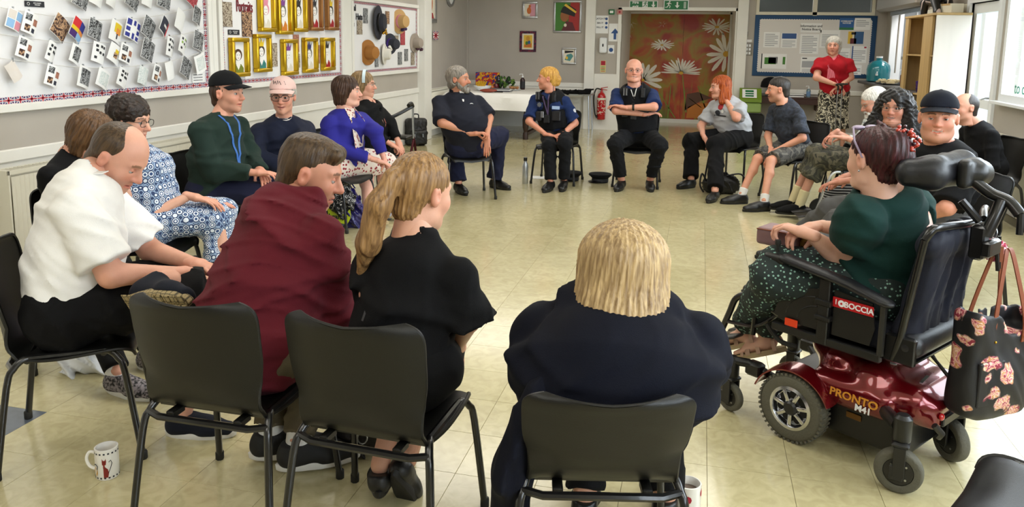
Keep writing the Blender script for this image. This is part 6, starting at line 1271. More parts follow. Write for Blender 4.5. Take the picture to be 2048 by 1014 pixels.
# hanging pompom and floral bag, mauve bag and wooden mug on the lap
WM = pw.matrix_basis.copy()
def wpt(x, y, z): return tuple(Matrix.Translation((.72, 3.31, 0)) @ Matrix.Rotation(-math.radians(307), 4, 'Z') @ Vector((x, y, z)))
pp = thing('pompom', 'crimson and white woollen pompom hanging from the wheelchair handle', 'pompom', wpt(.185, -.355, .80), 0)
f = Field(.0035); f.ell((0, 0, .045), (.042, .042, .042), .01)
fobj('wool_ball', f.build(warp=lambda x, y, z: (.006 * np.sin(260 * x + 4 * np.sin(210 * z)) * np.sin(250 * z + 3 * np.sin(230 * y)) + .004 * np.sin(300 * y + 200 * x)).astype(np.float32), smooth=0), pmat('crimson_wool', lambda N, L, co: ramp(N, L, noise(N, L, co, 85, 2, 1), [(.4, '8C1038'), (.5, 'C43A5C'), (.6, 'E8D4D8')])), pp)
MB().tube(bez([(0, 0, .085), (.006, 0, .11), (0, .008, .135), (-.006, 0, .15)], 4), .0022, 5).obj('cord', M_steel, pp)
bg_ = thing('tote_bag', 'black tote bag with pink and cream roses hanging behind the power wheelchair', 'bag', wpt(.06, -.43, .27), -math.radians(325))
def p_rose(N, L, co):
    nz = N('ShaderNodeTexNoise'); nz.inputs['Scale'].default_value = 14; L(co, nz.inputs['Vector']); va = N('ShaderNodeVectorMath'); va.operation = 'MULTIPLY_ADD'; L(nz.outputs['Color'], va.inputs[0]); va.inputs[1].default_value = (.09, .09, .09); L(co, va.inputs[2]); co = va.outputs[0]
    base = ramp(N, L, voro(N, L, co, 9), [(0, '2E3A34'), (.22, '17171A')], True)
    n = noise(N, L, co, 42, 2, 1.8); petals = ramp(N, L, n, [(.40, '8C2A3C'), (.48, 'D87A86'), (.54, 'EFD9C4'), (.60, 'C98A52')])
    d = voro(N, L, co, 10.5); m = ramp(N, L, d, [(0, 'FFFFFF'), (.36, 'FFFFFF'), (.42, '000000')]); c = mixc(N, L, m, base, petals); return c
M_rose = pmat('rose_print', p_rose, .55)
f = Field(.0075); f.box((-.17, -.055, .0), (.17, .055, .40), .03); f.ell((0, 0, .1), (.165, .075, .14), .05); f.box((-.15, -.04, .30), (.15, .04, .45), .02, sub=1)
f.cut((0, 0, .385), (.1, 0, 1)); fobj('bag_body', f.build(folds=.006, fscale=12, fdir=(.6, 0, .3)), M_rose, bg_)
M_tan = mat('brown_leather', '7A3E22', .5)
for y in (-.05, .05):
    rows = [[tuple(v + Vector((e, 0, 0))) for v in bez([(-.075, y, .27), (-.07, y, .37), (-.02, y * .5, .58), (0, y * .3, .62), (.02, y * .5, .58), (.075, y, .37), (.08, y, .27)], 5)] for e in (-.010, .010)]
    MB().sheet(rows, .004).obj('strap', M_tan, bg_)
MB().box(-.145, -.068, .05, -.02, -.055, .22, .006).obj('pocket', M_rose, bg_)
b = MB(); b.ball((-.075, -.06, .29), .005, 8, 5).ball((.08, -.06, .29), .005, 8, 5).obj('stud', M_gold, bg_)
mb_ = thing('handbag', 'small mauve leather bag on the lap of the power wheelchair sitter', 'bag', wpt(-.10, .36, .755), -math.radians(300)); f = Field(.006); f.box((-.07, -.09, 0), (.07, .09, .075), .015); fobj('bag_body', f.build(), mat('mauve_leather', '7C5E60', .5, bump=.1), mb_); MB().tube([(-.07, -.085, .068), (-.072, 0, .07), (-.07, .085, .068)], .003, 5).obj('zip', M_tan, mb_)
mg = thing('wooden_cup', 'small carved wooden cup held in the lap of the power wheelchair sitter', 'cup', wpt(-.10, .25, .76), 0); MB().lathe([(.022, 0), (.025, .005), (.028, .07), (.024, .07), (.020, .008)], 18, cap=False).lathe([(.0, .008), (.021, .008)], 18, cap=False).lathe([(.0, 0), (.022, 0)], 18, cap=False).obj('bowl', pmat('painted_wood', lambda N, L, co: ramp(N, L, noise(N, L, co, 60, 2), [(.45, 'A8823C'), (.6, '5A2418')])), mg)
# ---------------------------------------------------------------- manual wheelchair of the white haired person
mw = thing('manual_wheelchair', 'black manual wheelchair under the white haired person in camouflage trousers', 'wheelchair', (1.53, 7.57, 0), -math.radians(262))
for s in (-1, 1):
    b = MB(); b.tube([(s * .27, -.08 + .295 * math.cos(t), .305 + .295 * math.sin(t)) for t in np.linspace(0, 2 * math.pi, 37)[:-1]], .014, 8, close=True); w = b.obj('rear_wheel', M_rub, mw)
    b = MB(); b.tube([(s * .30, -.08 + .25 * math.cos(t), .305 + .25 * math.sin(t)) for t in np.linspace(0, 2 * math.pi, 37)[:-1]], .008, 8, close=True).obj('hand_rim', M_steel, w)
    b = MB()
    for k in range(10): a = 2 * math.pi * k / 10; b.tube([(s * .27, -.08 + .03 * math.cos(a), .305 + .03 * math.sin(a)), (s * .27, -.08 + .285 * math.cos(a), .305 + .285 * math.sin(a))], .008, 6)
    b.obj('spoke', M_black, w); b = MB(); b.M = Matrix.Translation((s * .27, -.08, .305)) @ Matrix.Rotation(math.pi / 2, 4, 'Y'); b.lathe([(.035, -.03), (.04, 0), (.035, .03)], 16).obj('hub', M_black, w)
    c = MB(); c.M = Matrix.Translation((s * .21, .36, .09)) @ Matrix.Rotation(math.pi / 2, 4, 'Y'); c.lathe([(.06, -.015), (.088, -.015), (.09, 0), (.088, .015), (.06, .015), (.02, .01), (.02, -.01)], 20).obj('front_wheel', M_rub, mw)
    b = MB(); b.tube([(s * .23, -.2, .30), (s * .23, .34, .30), (s * .22, .36, .20), (s * .24, .36, .09)], .012, 8); b.tube([(s * .23, -.24, .28), (s * .23, -.24, .9), (s * .23, -.32, .92)], .012, 8); b.tube([(s * .23, -.24, .50), (s * .23, .30, .50), (s * .23, .34, .30)], .012, 8); b.tube(bez([(s * .25, -.22, .70), (s * .25, .10, .70), (s * .25, .16, .68), (s * .25, .18, .5)], 4), .012, 8); b.obj('side_frame', M_blackm, mw)
    MB().tube(bez([(s * .20, .32, .50), (s * .20, .40, .46), (s * .19, .50, .15), (s * .18, .52, .12)], 5), .012, 8).obj('leg_rest', M_steel, mw); MB().at((s * .10, .56, .085), rx=math.radians(-8)).box(-.08, -.09, -.006, .08, .09, .006, .004).obj('foot_plate', M_black, mw)
    MB().box(s * .25 - .02, -.20, .70, s * .25 + .02, .12, .725, .008).obj('arm_pad', M_vinyl, mw); MB().box(s * .245 - .003, -.2, .50, s * .245 + .003, .17, .69, .001).obj('skirt_guard', M_black, mw)
    MB().at((s * .2505, .06, .60)).ball((0, 0, 0), (.003, .035, .012), 14, 6).obj('maker_badge', M_stk_w, mw)
MB().box(-.22, -.23, .47, .22, .25, .495, .006).obj('seat', M_nyl, mw); MB().box(-.22, -.26, .5, .22, -.24, .88, .004).obj('back_sling', M_nyl, mw); MB().tube([(-.22, .1, .14), (.22, -.1, .46)], .010, 6).tube([(.22, .1, .14), (-.22, -.1, .46)], .010, 6).obj('cross_brace', M_blackm, mw)
# ---------------------------------------------------------------- left wall notice boards
M_board = mat('white_backing_paper', 'E4E3E4', .8, bump=.06, bscale=6); M_blueflag = mat('flag_blue', '2A3468', .7); M_redflag = mat('flag_red', 'A81E34', .7); M_string = mat('white_string', 'D6D4CE', .8)
XB = XL + .035
def flag_mb(b, M, w, h, mi=(0, 1, 2)):
    """one small union flag lying in the local x-y plane"""
    b.M = M; t = .0006
    b.mi = mi[1]; b.add([(-w, -h, t), (w, -h, t), (w, h, t), (-w, h, t)], [(0, 1, 2, 3)])
    b.mi = mi[0]
    for s in (-1, 1):
        q = .30 * h; b.add([(-w, s * -h, 2 * t), (-w + q * 1.6, s * -h, 2 * t), (w, s * h, 2 * t), (w - q * 1.6, s * h, 2 * t)], [(0, 1, 2, 3) if s > 0 else (3, 2, 1, 0)])
    b.add([(-w, -h * .36, 3 * t), (w, -h * .36, 3 * t), (w, h * .36, 3 * t), (-w, h * .36, 3 * t)], [(0, 1, 2, 3)]); b.add([(-w * .26, -h, 3 * t), (w * .26, -h, 3 * t), (w * .26, h, 3 * t), (-w * .26, h, 3 * t)], [(0, 1, 2, 3)])
    b.mi = mi[2]
    b.add([(-w, -h * .2, 4 * t), (w, -h * .2, 4 * t), (w, h * .2, 4 * t), (-w, h * .2, 4 * t)], [(0, 1, 2, 3)]); b.add([(-w * .14, -h, 4 * t), (w * .14, -h, 4 * t), (w * .14, h, 4 * t), (-w * .14, h, 4 * t)], [(0, 1, 2, 3)])
    for s in (-1, 1):
        q = .12 * h; b.add([(-w, s * -h, 3.4 * t), (-w + q * 1.6, s * -h, 3.4 * t), (w, s * h, 3.4 * t), (w - q * 1.6, s * h, 3.4 * t)], [(0, 1, 2, 3) if s > 0 else (3, 2, 1, 0)])
    b.mi = 0; b.M = Matrix()
LW = Matrix(((0, 0, 1, 0), (1, 0, 0, 0), (0, 1, 0, 0), (0, 0, 0, 1)))   # local x -> +Y, y -> +Z, z -> +X
def board(y0, y1, z0, z1, label, border, fr=.055):
    t = thing('notice_board', label, 'notice board', (XL + .001, (y0 + y1) / 2, z0)); w = (y1 - y0) / 2; h = z1 - z0
    MB().box(.0, -w + fr, fr, .012, w - fr, h - fr).obj('backing', M_board, t, smooth=0)
    for a in ((0, -w, 0, .035, w, fr), (0, -w, h - fr, .035, w, h), (0, -w, fr, .035, -w + fr, h - fr), (0, w - fr, fr, .035, w, h - fr)): MB().box(*a, .005).obj('frame_rail', M_white, t)
    fw, fh = border; b = MB()
    n = int((2 * w - 2 * fr) / (2 * fw + .006)); m = int((h - 2 * fr - 2 * fh) / (2 * fw + .006))
    for k in range(n):
        y = -w + fr + (k + .5) * (2 * w - 2 * fr) / n
        for z in (fr + fh, h - fr - fh): flag_mb(b, Matrix.Translation((.0125, y, z)) @ LW, fw, fh)
    for k in range(m):
        z = fr + 2 * fh + (k + .5) * (h - 2 * fr - 2 * fh) / m
        for y in (-w + fr + fh, w - fr - fh): flag_mb(b, Matrix.Translation((.0125, y, z)) @ LW @ Matrix.Rotation(math.pi / 2, 4, 'Z'), fw, fh)
    tag(b.obj('flag_border', [M_paper, M_blueflag, M_redflag], t, smooth=0), kind='stuff'); return t
B1 = board(1.6, 6.36, 1.09, 2.55, 'long white notice board of photo cards strung on strings, small flag border', (.042, .022))
B2 = board(6.47, 9.08, 1.095, 2.35, 'white notice board of crowned portraits in gold frames, middle of the left wall', (.030, .020))
B3 = board(9.31, 11.74, 1.10, 2.14, 'white notice board of hats beside the tall white post', (.026, .018))
# strings and photo cards on the first board
SX = XB + .022
strs = [((-60, 2), (40, 22), (125, 34), (215, 40), (300, 34), (385, 18), (418, 10)), ((-60, 60), (0, 68), (70, 78), (130, 84), (235, 84), (300, 78), (380, 66), (418, 52)), ((-60, 108), (0, 116), (60, 124), (130, 132), (205, 136), (290, 130), (360, 118), (418, 98)), ((-60, -60), (40, -30), (130, -12), (260, -12), (380, -30), (414, -44))]
for k, st in enumerate(strs):
    b = MB().tube(bez([tuple(on_x(x, y, SX)) for x, y in st], 5), .0022, 5)
    tag(b.obj('hanging_string', M_string), ('white string sagging across the photo card board, second from the top', 'white string across the middle of the photo card board', 'lowest white string across the photo card board', 'topmost white string of the photo card board')[k], 'string')
def photo_mat(key, a, b_, sc=28): return pmat(key, lambda N, L, co: ramp(N, L, noise(N, L, co, sc, 3, 1.5), [(.42, a), (.5, b_), (.58, a)]))
PM = dict(bw=photo_mat('bw_photo', '26282A', 'B4B6B8'), brown=photo_mat('brown_photo', '3A2420', 'C8A07A', 18), sepia=photo_mat('sepia_photo', '6A5A48', 'C8BCA8', 20), red=photo_mat('red_photo', '8A1E2A', 'C8646A'), pale=photo_mat('pale_photo', 'C9D2D0', 'E6E8E6'), pink=mat('pink_card', 'D98C9A', .7), sky=mat('sky_card', '8DB6DE', .7), cream=mat('cream_card', 'DAD2CA', .7), yel=mat('yellow_card', 'E0C020', .7), org=mat('orange_card', 'E08A3A', .7), navy=mat('navy_card', '28308A', .7), vio=mat('violet_card', '43206A', .7), rd=mat('red_card', 'D02A2E', .7), grn=mat('green_card', '8CB04A', .7), dk=mat('dark_card', '2C3040', .7), fl=photo_mat('face_photo', '8A5440', 'C99078', 30))
# (centre x, centre y, half width, half height, tilt degrees, kind, words)
cards = [(28, 40, 17, 22, 12, 'squares', 'card of pastel blue and pink squares'), (60, 47, 16, 24, 12, 'patch', 'card with small photos beside the pastel squares'), (120, 56, 20, 24, 20, 'brown', 'dark brown photo card with pale figures'), (154, 60, 18, 23, 18, 'rays', 'card of bright red, yellow and blue rays'), (190, 59, 17, 21, 10, 'bw', 'black and white photo card next to the bright rays'),
         (232, 64, 16, 23, 12, 'flower', 'white card with a yellow and orange flower'), (265, 60, 16, 22, 12, 'cross', 'card of dark blue rays on white'), (297, 57, 16, 22, 16, 'bw', 'crowded black and white photo card'), (328, 53, 14, 18, 18, 'dkflag', 'navy and red card with white curves'), (360, 42, 16, 22, 12, 'blank', 'plain off white card near the top right'), (394, 32, 13, 18, 10, 'bw', 'black and white photo card high beside the board edge'),
         (49, 97, 17, 23, 12, 'patch', 'card with three small photos on the left'), (102, 104, 14, 22, 14, 'spots', 'narrow card of small dark stamps, far left'), (151, 109, 14, 20, 14, 'inset', 'white bordered card with a black and white picture'), (197, 106, 14, 22, 10, 'spots', 'white card of black dots in the middle row'), (229, 108, 15, 20, 16, 'bee', 'white card with a yellow and brown motif'), (252, 108, 14, 20, 12, 'patch', 'white card with a brown corner stamp'), (296, 101, 15, 22, 12, 'bw', 'black and white photo card of a robed shape'), (340, 94, 12, 21, 8, 'spots', 'white card of black marks right of centre'), (365, 90, 13, 19, 12, 'spotsg', 'white card of green and black marks'), (397, 82, 14, 20, 8, 'bw', 'dark photo card beside the flag border'),
         (27, 142, 12, 22, -18, 'pinkish', 'pale pink card bent away from the wall, far left'), (105, 152, 15, 23, 12, 'patch', 'white card of dark and yellow marks in the bottom row'), (168, 155, 18, 23, 10, 'inset2', 'large black and white photo card in the bottom row'), (206, 158, 16, 20, 14, 'pale', 'pale sketched card in the bottom row'), (245, 156, 14, 20, 14, 'spots', 'white card of black arrows in the bottom row'), (286, 152, 12, 19, 10, 'mint', 'pale mint sketched card'), (314, 148, 12, 19, 12, 'patch', 'small card with orange and blue stamps'), (340, 140, 13, 20, -6, 'blank', 'blank white card curling in the bottom row'), (372, 136, 15, 20, 14, 'bw', 'black and white striped photo card at bottom right'), (401, 126, 14, 20, -8, 'pale', 'faint white card at the far right end'),
         (160, 2, 18, 14, 12, 'bw', 'cropped black and white photo card at the top left'), (222, 3, 15, 12, 10, 'blank', 'cropped white card at the top edge'), (264, 4, 16, 14, 14, 'bw', 'cropped grey photo card at the top edge'), (294, 2, 14, 12, 8, 'blank', 'second cropped white card at the top edge'), (328, 3, 15, 15, 8, 'bw', 'cropped dark photo card at the top edge'), (384, -2, 14, 16, 16, 'red', 'cropped red and white card at the top right'), (192, 0, 14, 12, 12, 'blank', 'cropped blank card among those at the top edge')]
def flatq(b, x0, y0, x1, y1, z=.0022): b.add([(x0, y0, z), (x1, y0, z), (x1, y1, z), (x0, y1, z)], [(0, 1, 2, 3)])
rc_ = np.random.RandomState(11)
for (cx, cy, hw, hh, tl, kind, words) in cards:
    c = on_x(cx, cy, SX + .004); e = on_x(cx + hw, cy, SX + .004); g = on_x(cx, cy - hh, SX + .004); w = abs(e.y - c.y) * 1.02; h = abs(g.z - c.z) * .92
    t = thing('photo_card', words + ', on the photo card board', 'card', tuple(c), 0, None); 
    R = LW @ Matrix.Rotation(-math.radians(tl * 1.7), 4, 'Z') @ Matrix.Rotation(math.radians(rc_.uniform(6, 22)), 4, 'Y')
    M = R
    def put(name, m, fn): b = MB(); b.M = M; fn(b); return b.obj(name, m, t, smooth=0)
    bend = .012
    def cardb(b): b.sheet([[(-w + 2 * w * i / 6, -h + 2 * h * j, bend * math.sin(math.pi * i / 6)) for i in range(7)] for j in (0, 1)], -.0014)
    base = {'pinkish': PM['cream'], 'mint': PM['pale']}.get(kind, M_paper); put('card', base, cardb)
    z = bend + .001; up = lambda b, f: None
    def Q(x0, y0, x1, y1, m, name='picture'): put(name, m, lambda b: b.sheet([[(w * (x0 + (x1 - x0) * i / 5), h * (y0 + (y1 - y0) * j), bend * math.sin(math.pi * (.5 + .5 * (x0 + (x1 - x0) * i / 5))) + .0016) for i in range(6)] for j in (0, 1)], -.0008))
    if kind in ('bw', 'brown', 'red'): Q(-.96, -.96, .96, .96, PM[kind])
    elif kind == 'squares': Q(-.9, .05, -.1, .9, PM['cream']); Q(.05, .05, .9, .9, PM['sky']); Q(-.9, -.9, -.1, -.05, PM['sky']); Q(.05, -.9, .9, -.05, PM['pink'])
    elif kind == 'patch': Q(-.8, .2, -.1, .8, PM['bw']); Q(.2, -.1, .8, .5, PM['fl']); Q(-.7, -.8, -.1, -.2, PM['brown']); Q(.15, -.8, .6, -.4, PM['dk'])
    elif kind == 'rays':
        for k, (c1, x0, y0, x1, y1) in enumerate((('rd', -.96, .1, .0, .96), ('navy', .0, .1, .96, .96), ('yel', -.96, -.3, 0, .1), ('org', 0, -.3, .96, .1), ('vio', -.96, -.96, -.1, -.3), ('sky', -.1, -.96, .96, -.3))): Q(x0, y0, x1, y1, PM[c1])
    elif kind == 'flower': Q(-.5, -.1, .6, .8, PM['yel']); Q(-.2, -.25, .5, .35, PM['org']); Q(-.1, -.7, .1, -.2, PM['dk'])
    elif kind == 'cross':
        for x0, y0, x1, y1 in ((-.9, .3, -.4, .9), (-.15, .45, .15, .95), (.4, .3, .9, .9), (-.9, -.3, -.45, .1), (.45, -.3, .9, .1), (-.9, -.9, -.4, -.5), (-.15, -.95, .15, -.35), (.4, -.9, .9, -.5)): Q(x0, y0, x1, y1, PM['navy'])
    elif kind == 'dkflag': Q(-.9, -.9, .5, .9, PM['dk']); Q(.5, -.9, .95, .9, PM['rd']); Q(-.4, -.15, .4, .15, M_paper)
    elif kind in ('spots', 'spotsg'):
        for k in range(7): x, y = (-.5, .1, .6)[k % 3] + rc_.uniform(-.1, .1), .65 - .55 * (k // 3) + rc_.uniform(-.1, .1); Q(x - .17, y - .13, x + .17, y + .13, PM['grn'] if kind == 'spotsg' and k % 2 else M_ink, 'stamp')
    elif kind in ('inset', 'inset2'): Q(-.6 if kind == 'inset' else -.7, -.7, .75 if kind == 'inset' else .95, .8, PM['bw'])
    elif kind == 'bee': Q(-.3, -.5, .3, .1, PM['brown']); Q(-.2, .1, .35, .5, PM['yel'])
    elif kind in ('pale', 'mint'): Q(-.7, -.7, .7, .7, PM['pale'])
    MB().at((0, 0, 0)).box(-.006, -.004, h * .9, .004, .004, h * 1.02 + .02).obj('clip', M_steel, t, smooth=0)
def placard(name, label, cat, x0, y0, x1, y1, plane, m, th=.003, group=None, frame=None):
    """a flat thing on the left wall ('L'), far wall ('F') from two opposite pixel corners"""
    if plane == 'L': a, b = on_x(x0, y0, XB), on_x(x1, y1, XB); w, h = abs(b.y - a.y), abs(a.z - b.z); t = thing(name, label, cat, (XB - .018 + .001, min(a.y, b.y) + w / 2, min(a.z, b.z)), 0, group); R = Matrix(((0, 0, 1, 0), (1, 0, 0, 0), (0, 1, 0, 0), (0, 0, 0, 1)))
    else: a, b = on_y(x0, y0, YF - .01), on_y(x1, y1, YF - .01); w, h = abs(b.x - a.x), abs(a.z - b.z); t = thing(name, label, cat, (min(a.x, b.x) + w / 2, YF - .001, min(a.z, b.z)), 0, group); R = Matrix(((1, 0, 0, 0), (0, 0, -1, 0), (0, 1, 0, 0), (0, 0, 0, 1)))
    return t, w, h, R
def bx_(t, R, name, m, *a, bev=0): b = MB(); b.M = R; b.box(*a, bev) if bev else b.box(*a); return b.obj(name, m, t, smooth=0 if not bev else 40)
def pl_(t, R, name, m, pts, z): b = MB(); b.M = R; b.prism(pts, z, z + .0012); return b.obj(name, m, t, smooth=0)
# little credit plates
for (x0, y0, x1, y1, wd) in ((53, 1, 93, 15, 'on the photo card board'), (459, 59, 482, 70, 'under the photo of the portrait board'), (699, 45, 711, 53, 'on the hat board')):
    t, w, h, R = placard('credit_plate', 'small black arts funding plate ' + wd, 'sign', x0, y0, x1, y1, 'L', M_ink); bx_(t, R, 'plate', M_ink, -w / 2, 0, 0, w / 2, h, .002)
    if w > .2 or 1: text('ARTS COUNCIL\nENGLAND', h * .30, M_paper, t, (.0035, w * .12, h * .5), (math.pi / 2, 0, math.pi / 2), .0004, sx=.8); b = MB(); b.M = Matrix.Translation((.003, -w * .33, h * .5)) @ R; b.tube([(h * .25 * math.cos(a), h * .25 * math.sin(a), 0) for a in np.linspace(0, 6.28, 17)[:-1]], h * .035, 4, close=True).obj('ring_mark', M_paper, t)
t, w, h, R = placard('caption_card', 'tiny printed caption low in the right corner of the photo card board', 'sign', 387, 146, 412, 164, 'L', M_paper); bx_(t, R, 'card', M_paper, -w / 2, 0, 0, w / 2, h, .002)
for k in range(3): bx_(t, R, 'printed_line', M_ink, -w * .4, h * (.2 + .28 * k), .002, w * .35, h * (.26 + .28 * k), .0026)
# portraits board
tt = on_x(492, 12, XB); ti = thing('title_lettering', 'dark red word Portraits cut out on the portrait board', 'lettering', (XB - .016, tt.y, tt.z - .07)); text('Portraits', .16, mat('maroon_card', '7A1828', .6), ti, (0, 0, .06), (math.pi / 2, 0, math.pi / 2), .003, sx=.5, bold=.0005)
text('Royal', .16, mat('maroon_card', '7A1828', .6), ti, (0, -.12, .20), (math.pi / 2, 0, math.pi / 2), .003, sx=.5, bold=.0005)
M_goldf = mat('gold_frame', 'C7A21E', .3, .7, bump=.1, bscale=40); M_goldd = mat('old_gold_frame', '9A6A3A', .4, .6)
ports = [(458, 75, 495, 152, 'g', 'dkbrown', 'green', None), (507, 68, 539, 143, 'g', 'brown', 'teal', 'yellow'), (562, 78, 592, 149, 'g', 'white', 'cream', 'purple'), (605, 75, 632, 144, 'g', 'grey', 'cream', 'navy'), (642, 75, 666, 140, 'g', 'white', 'red', 'ink'), (515, -20, 548, 64, 'g', 'pink', 'cream', 'pink'), (551, -18, 581, 69, 'g', 'grey', 'org', 'purple'), (583, -16, 611, 64, 'g', 'black', 'cream', 'ink'), (616, -14, 642, 62, 'd', 'grey', 'red', 'ink'), (650, -12, 673, 61, 'd', 'black', 'red', 'yellow')]
PC = {k: mat('paint_' + k, v, .6) for k, v in dict(dkbrown='4A3020', brown='3A2A20', white='E6E6E2', grey='6A6A66', black='16161A', pink='D88AA0', green='6E7A2A', teal='2E7A78', cream='D6D2C4', org='C87A2A', red='A01E28', yellow='E2C230', purple='7A3E8A', navy='2A2C6A', ink='2A2A30', face='ECEAE6').items()}
for k, (x0, y0, x1, y1, fk, hair, dress, crown) in enumerate(ports):
    t, w, h, R = placard('framed_portrait', 'x', 'picture', x0, y0, x1, y1, 'L', None)
    cn = {'ink': 'black', None: 'small brown'}.get(crown, crown); t['label'] = '%s framed painted portrait with %s hair, %s clothes and %s crown, %s row' % ('gold' if fk == 'g' else 'bronze', {'dkbrown': 'dark brown'}.get(hair, hair), {'org': 'orange'}.get(dress, dress), cn, 'upper' if k > 4 else 'lower')
    m = M_goldf if fk == 'g' else M_goldd; f = w * .14; d = .06
    for a in ((-w / 2, 0, 0, w / 2, f, d), (-w / 2, h - f, 0, w / 2, h, d), (-w / 2, f, 0, -w / 2 + f, h - f, d), (w / 2 - f, f, 0, w / 2, h - f, d)): bx_(t, R, 'frame_rail', m, *a, bev=.008)
    bx_(t, R, 'canvas', M_paper, -w / 2 + f, f, .002, w / 2 - f, h - f, .012)
    el_ = lambda cx, cy, rx, ry, n=16: [(w * cx + w * rx * math.cos(a), h * cy + h * ry * math.sin(a)) for a in np.linspace(0, 2 * math.pi, n + 1)[:-1]]
    pl_(t, R, 'painted_shoulders', PC[dress], [(-w * .3, f), (w * .3, f), (w * .30, h * .22), (w * .16, h * .32), (-w * .16, h * .32), (-w * .30, h * .22)], .0125)
    pl_(t, R, 'painted_neck', PC['face'], [(-w * .07, h * .40), (-w * .12, h * .30), (0, h * .17), (w * .12, h * .30), (w * .07, h * .40)], .0135)
    pl_(t, R, 'painted_hair', PC[hair], el_(0, .56, .23, .15), .0142); pl_(t, R, 'painted_face', PC['face'], el_(0, .53, .15, .115), .0155)
    for s in (-1, 1): pl_(t, R, 'painted_eye', PC['ink'], el_(s * .065, .555, .025, .008, 8), .0168)
    pl_(t, R, 'painted_mouth', PC['red'], el_(0, .475, .035, .008, 8), .0168)
    if crown: pl_(t, R, 'crown', PC[crown], [(-w * .14, h * .68), (w * .14, h * .68), (w * .20, h * .86), (w * .08, h * .77), (0, h * .9), (-w * .08, h * .77), (-w * .20, h * .86)], .016)
phs = [(447, 3, 468, 54, 'sepia', 'portrait photo of a person in white at the top left of the portrait board'), (486, 21, 508, 74, 'brown', 'dark portrait photo beside the title on the portrait board'), (541, 86, 558, 133, 'sepia', 'crowned figure photo between two lower gold frames'), (589, 69, 601, 104, 'fl', 'face photo above a smaller one in the lower portrait row'), (592, 108, 603, 135, 'sepia', 'smallest photo beneath the face photo in the lower portrait row'), (631, 90, 642, 127, 'fl', 'face photo between the last two lower gold frames')]
for x0, y0, x1, y1, m, l in phs: t, w, h, R = placard('photo_print', l, 'photo', x0, y0, x1, y1, 'L', None); bx_(t, R, 'print', PM[m], -w / 2, 0, 0, w / 2, h, .003)
# hat board
hps = [(729, 16, 738, 47, 'bw', 'upper left'), (716, 40, 727, 69, 'sepia', 'left, below the first'), (773, 22, 781, 48, 'brown', 'above, between the black and straw hats'), (790, 71, 799, 90, 'sepia', 'behind the black ribboned hat'), (803, 60, 812, 90, 'red', 'of a red coat'), (811, 98, 818, 122, 'bw', 'lower right, narrower'), (798, 104, 806, 129, 'bw', 'lower middle'), (752, 107, 759, 134, 'bw', 'under the white hat'), (701, 110, 707, 139, 'sepia', 'lowest at the left edge'), (824, 105, 831, 130, 'sepia', 'lowest at the right edge')]
for x0, y0, x1, y1, m, l in hps: t, w, h, R = placard('photo_print', 'small photo on the hat board, ' + l, 'photo', x0, y0, x1, y1, 'L', None); bx_(t, R, 'print', PM[m], -w / 2, 0, 0, w / 2, h, .003)
t_ = on_x(706, 17, XB); ti = thing('title_lettering', 'dark cut out title words Royal Hats on the hat board', 'lettering', (XB - .016, t_.y, t_.z - .1)); text('Royal', .11, M_ink, ti, (0, .0, .11), (math.pi / 2, 0, math.pi / 2), .002, bold=.003); text('Hats', .11, M_ink, ti, (0, .22, .0), (math.pi / 2, 0, math.pi / 2), .002, bold=.003)
def hat(px, py, r, ry, prof_crown, m, label, bandm=None, tilt=(0, 0), extra=None, deep=.10):
    c = on_x(px, py, XB); t = thing('hat', label, 'hat', (XB + .0, c.y, c.z)); R = Matrix.Rotation(math.radians(tilt[1]), 4, 'Z') @ Matrix.Rotation(math.pi / 2 + math.radians(tilt[0]), 4, 'Y')
    b = MB(); b.M = R; S_ = lambda p: b.lathe(p, 28, cap=False)
    b.lathe([(r * .98, .004), (r, .010), (r * .55, .014), (r * .52, deep * .8), (r * .46, deep), (r * .2, deep * 1.06), (.002, deep * 1.07)], 28, cap=False); b.lathe([(.002, 0), (r * .98, .004)], 28, cap=False)
    o = b.obj('hat_shell', m, t)
    if bandm: b = MB(); b.M = R; b.lathe([(r * .555, .014), (r * .56, .018), (r * .55, .045), (r * .53, .048)], 28, cap=False).obj('ribbon', bandm, t)
    if extra:
        f = Field(.006); rr = np.random.RandomState(int(px))
        for q in range(14): a = rr.uniform(0, 6.28); f.ell((deep * .5 + rr.uniform(-.03, .04), r * .55 * math.cos(extra[1]) + rr.uniform(-.05, .05), r * .55 * math.sin(extra[1]) + rr.uniform(-.05, .05)), tuple(rr.uniform(.012, .026, 3)), .006)
        fobj('trimming', f.build(), extra[0], t)
    t.scale = (1, 1, 1); return t
M_straw = mat('straw', 'C09A62', .7, bump=.4, bscale=200); M_tanf = mat('tan_felt', 'A06A2C', .8, bump=.1); M_greyf = mat('black_grey_felt', '2A2C36', .8); M_taupe = mat('taupe_felt', '9C9084', .8); M_wf = mat('white_feather', 'E0DCD2', .8, bump=.4, bscale=50)
hat(756, 45, .235, 0, 0, M_greyf, 'large black wide brimmed hat with gold flowers on the hat board', M_black, (0, 8), (M_gold, -1.0)); hat(798, 43, .18, 0, 0, M_straw, 'straw hat with mauve ribbon at the upper right of the hat board', PC['pink'], (0, -15), (mat('purple_feather', '3A2A52', .8), -.9), .13)
hat(735, 105, .17, 0, 0, M_tanf, 'tan felt hat with white flowers at the lower left of the hat board', M_tanf, (0, -15), (M_wf, .1), .14); hat(779, 88, .15, 0, 0, M_greyf, 'black and grey hat with spotted band in the middle of the hat board', mat('purple_ribbon', '4A2A8A', .5), (0, -20), None, .14); hat(829, 86, .15, 0, 0, M_taupe, 'taupe hat with plum flowers at the right edge of the hat board', None, (0, -10), (mat('plum_flower', '4A2A3A', .8), -1.2), .12)
wh = hat(768, 108, .15, 0, 0, M_wf, 'white feathery hat beneath the black and grey one on the hat board', None, (0, 10), (M_wf, .8), .09)
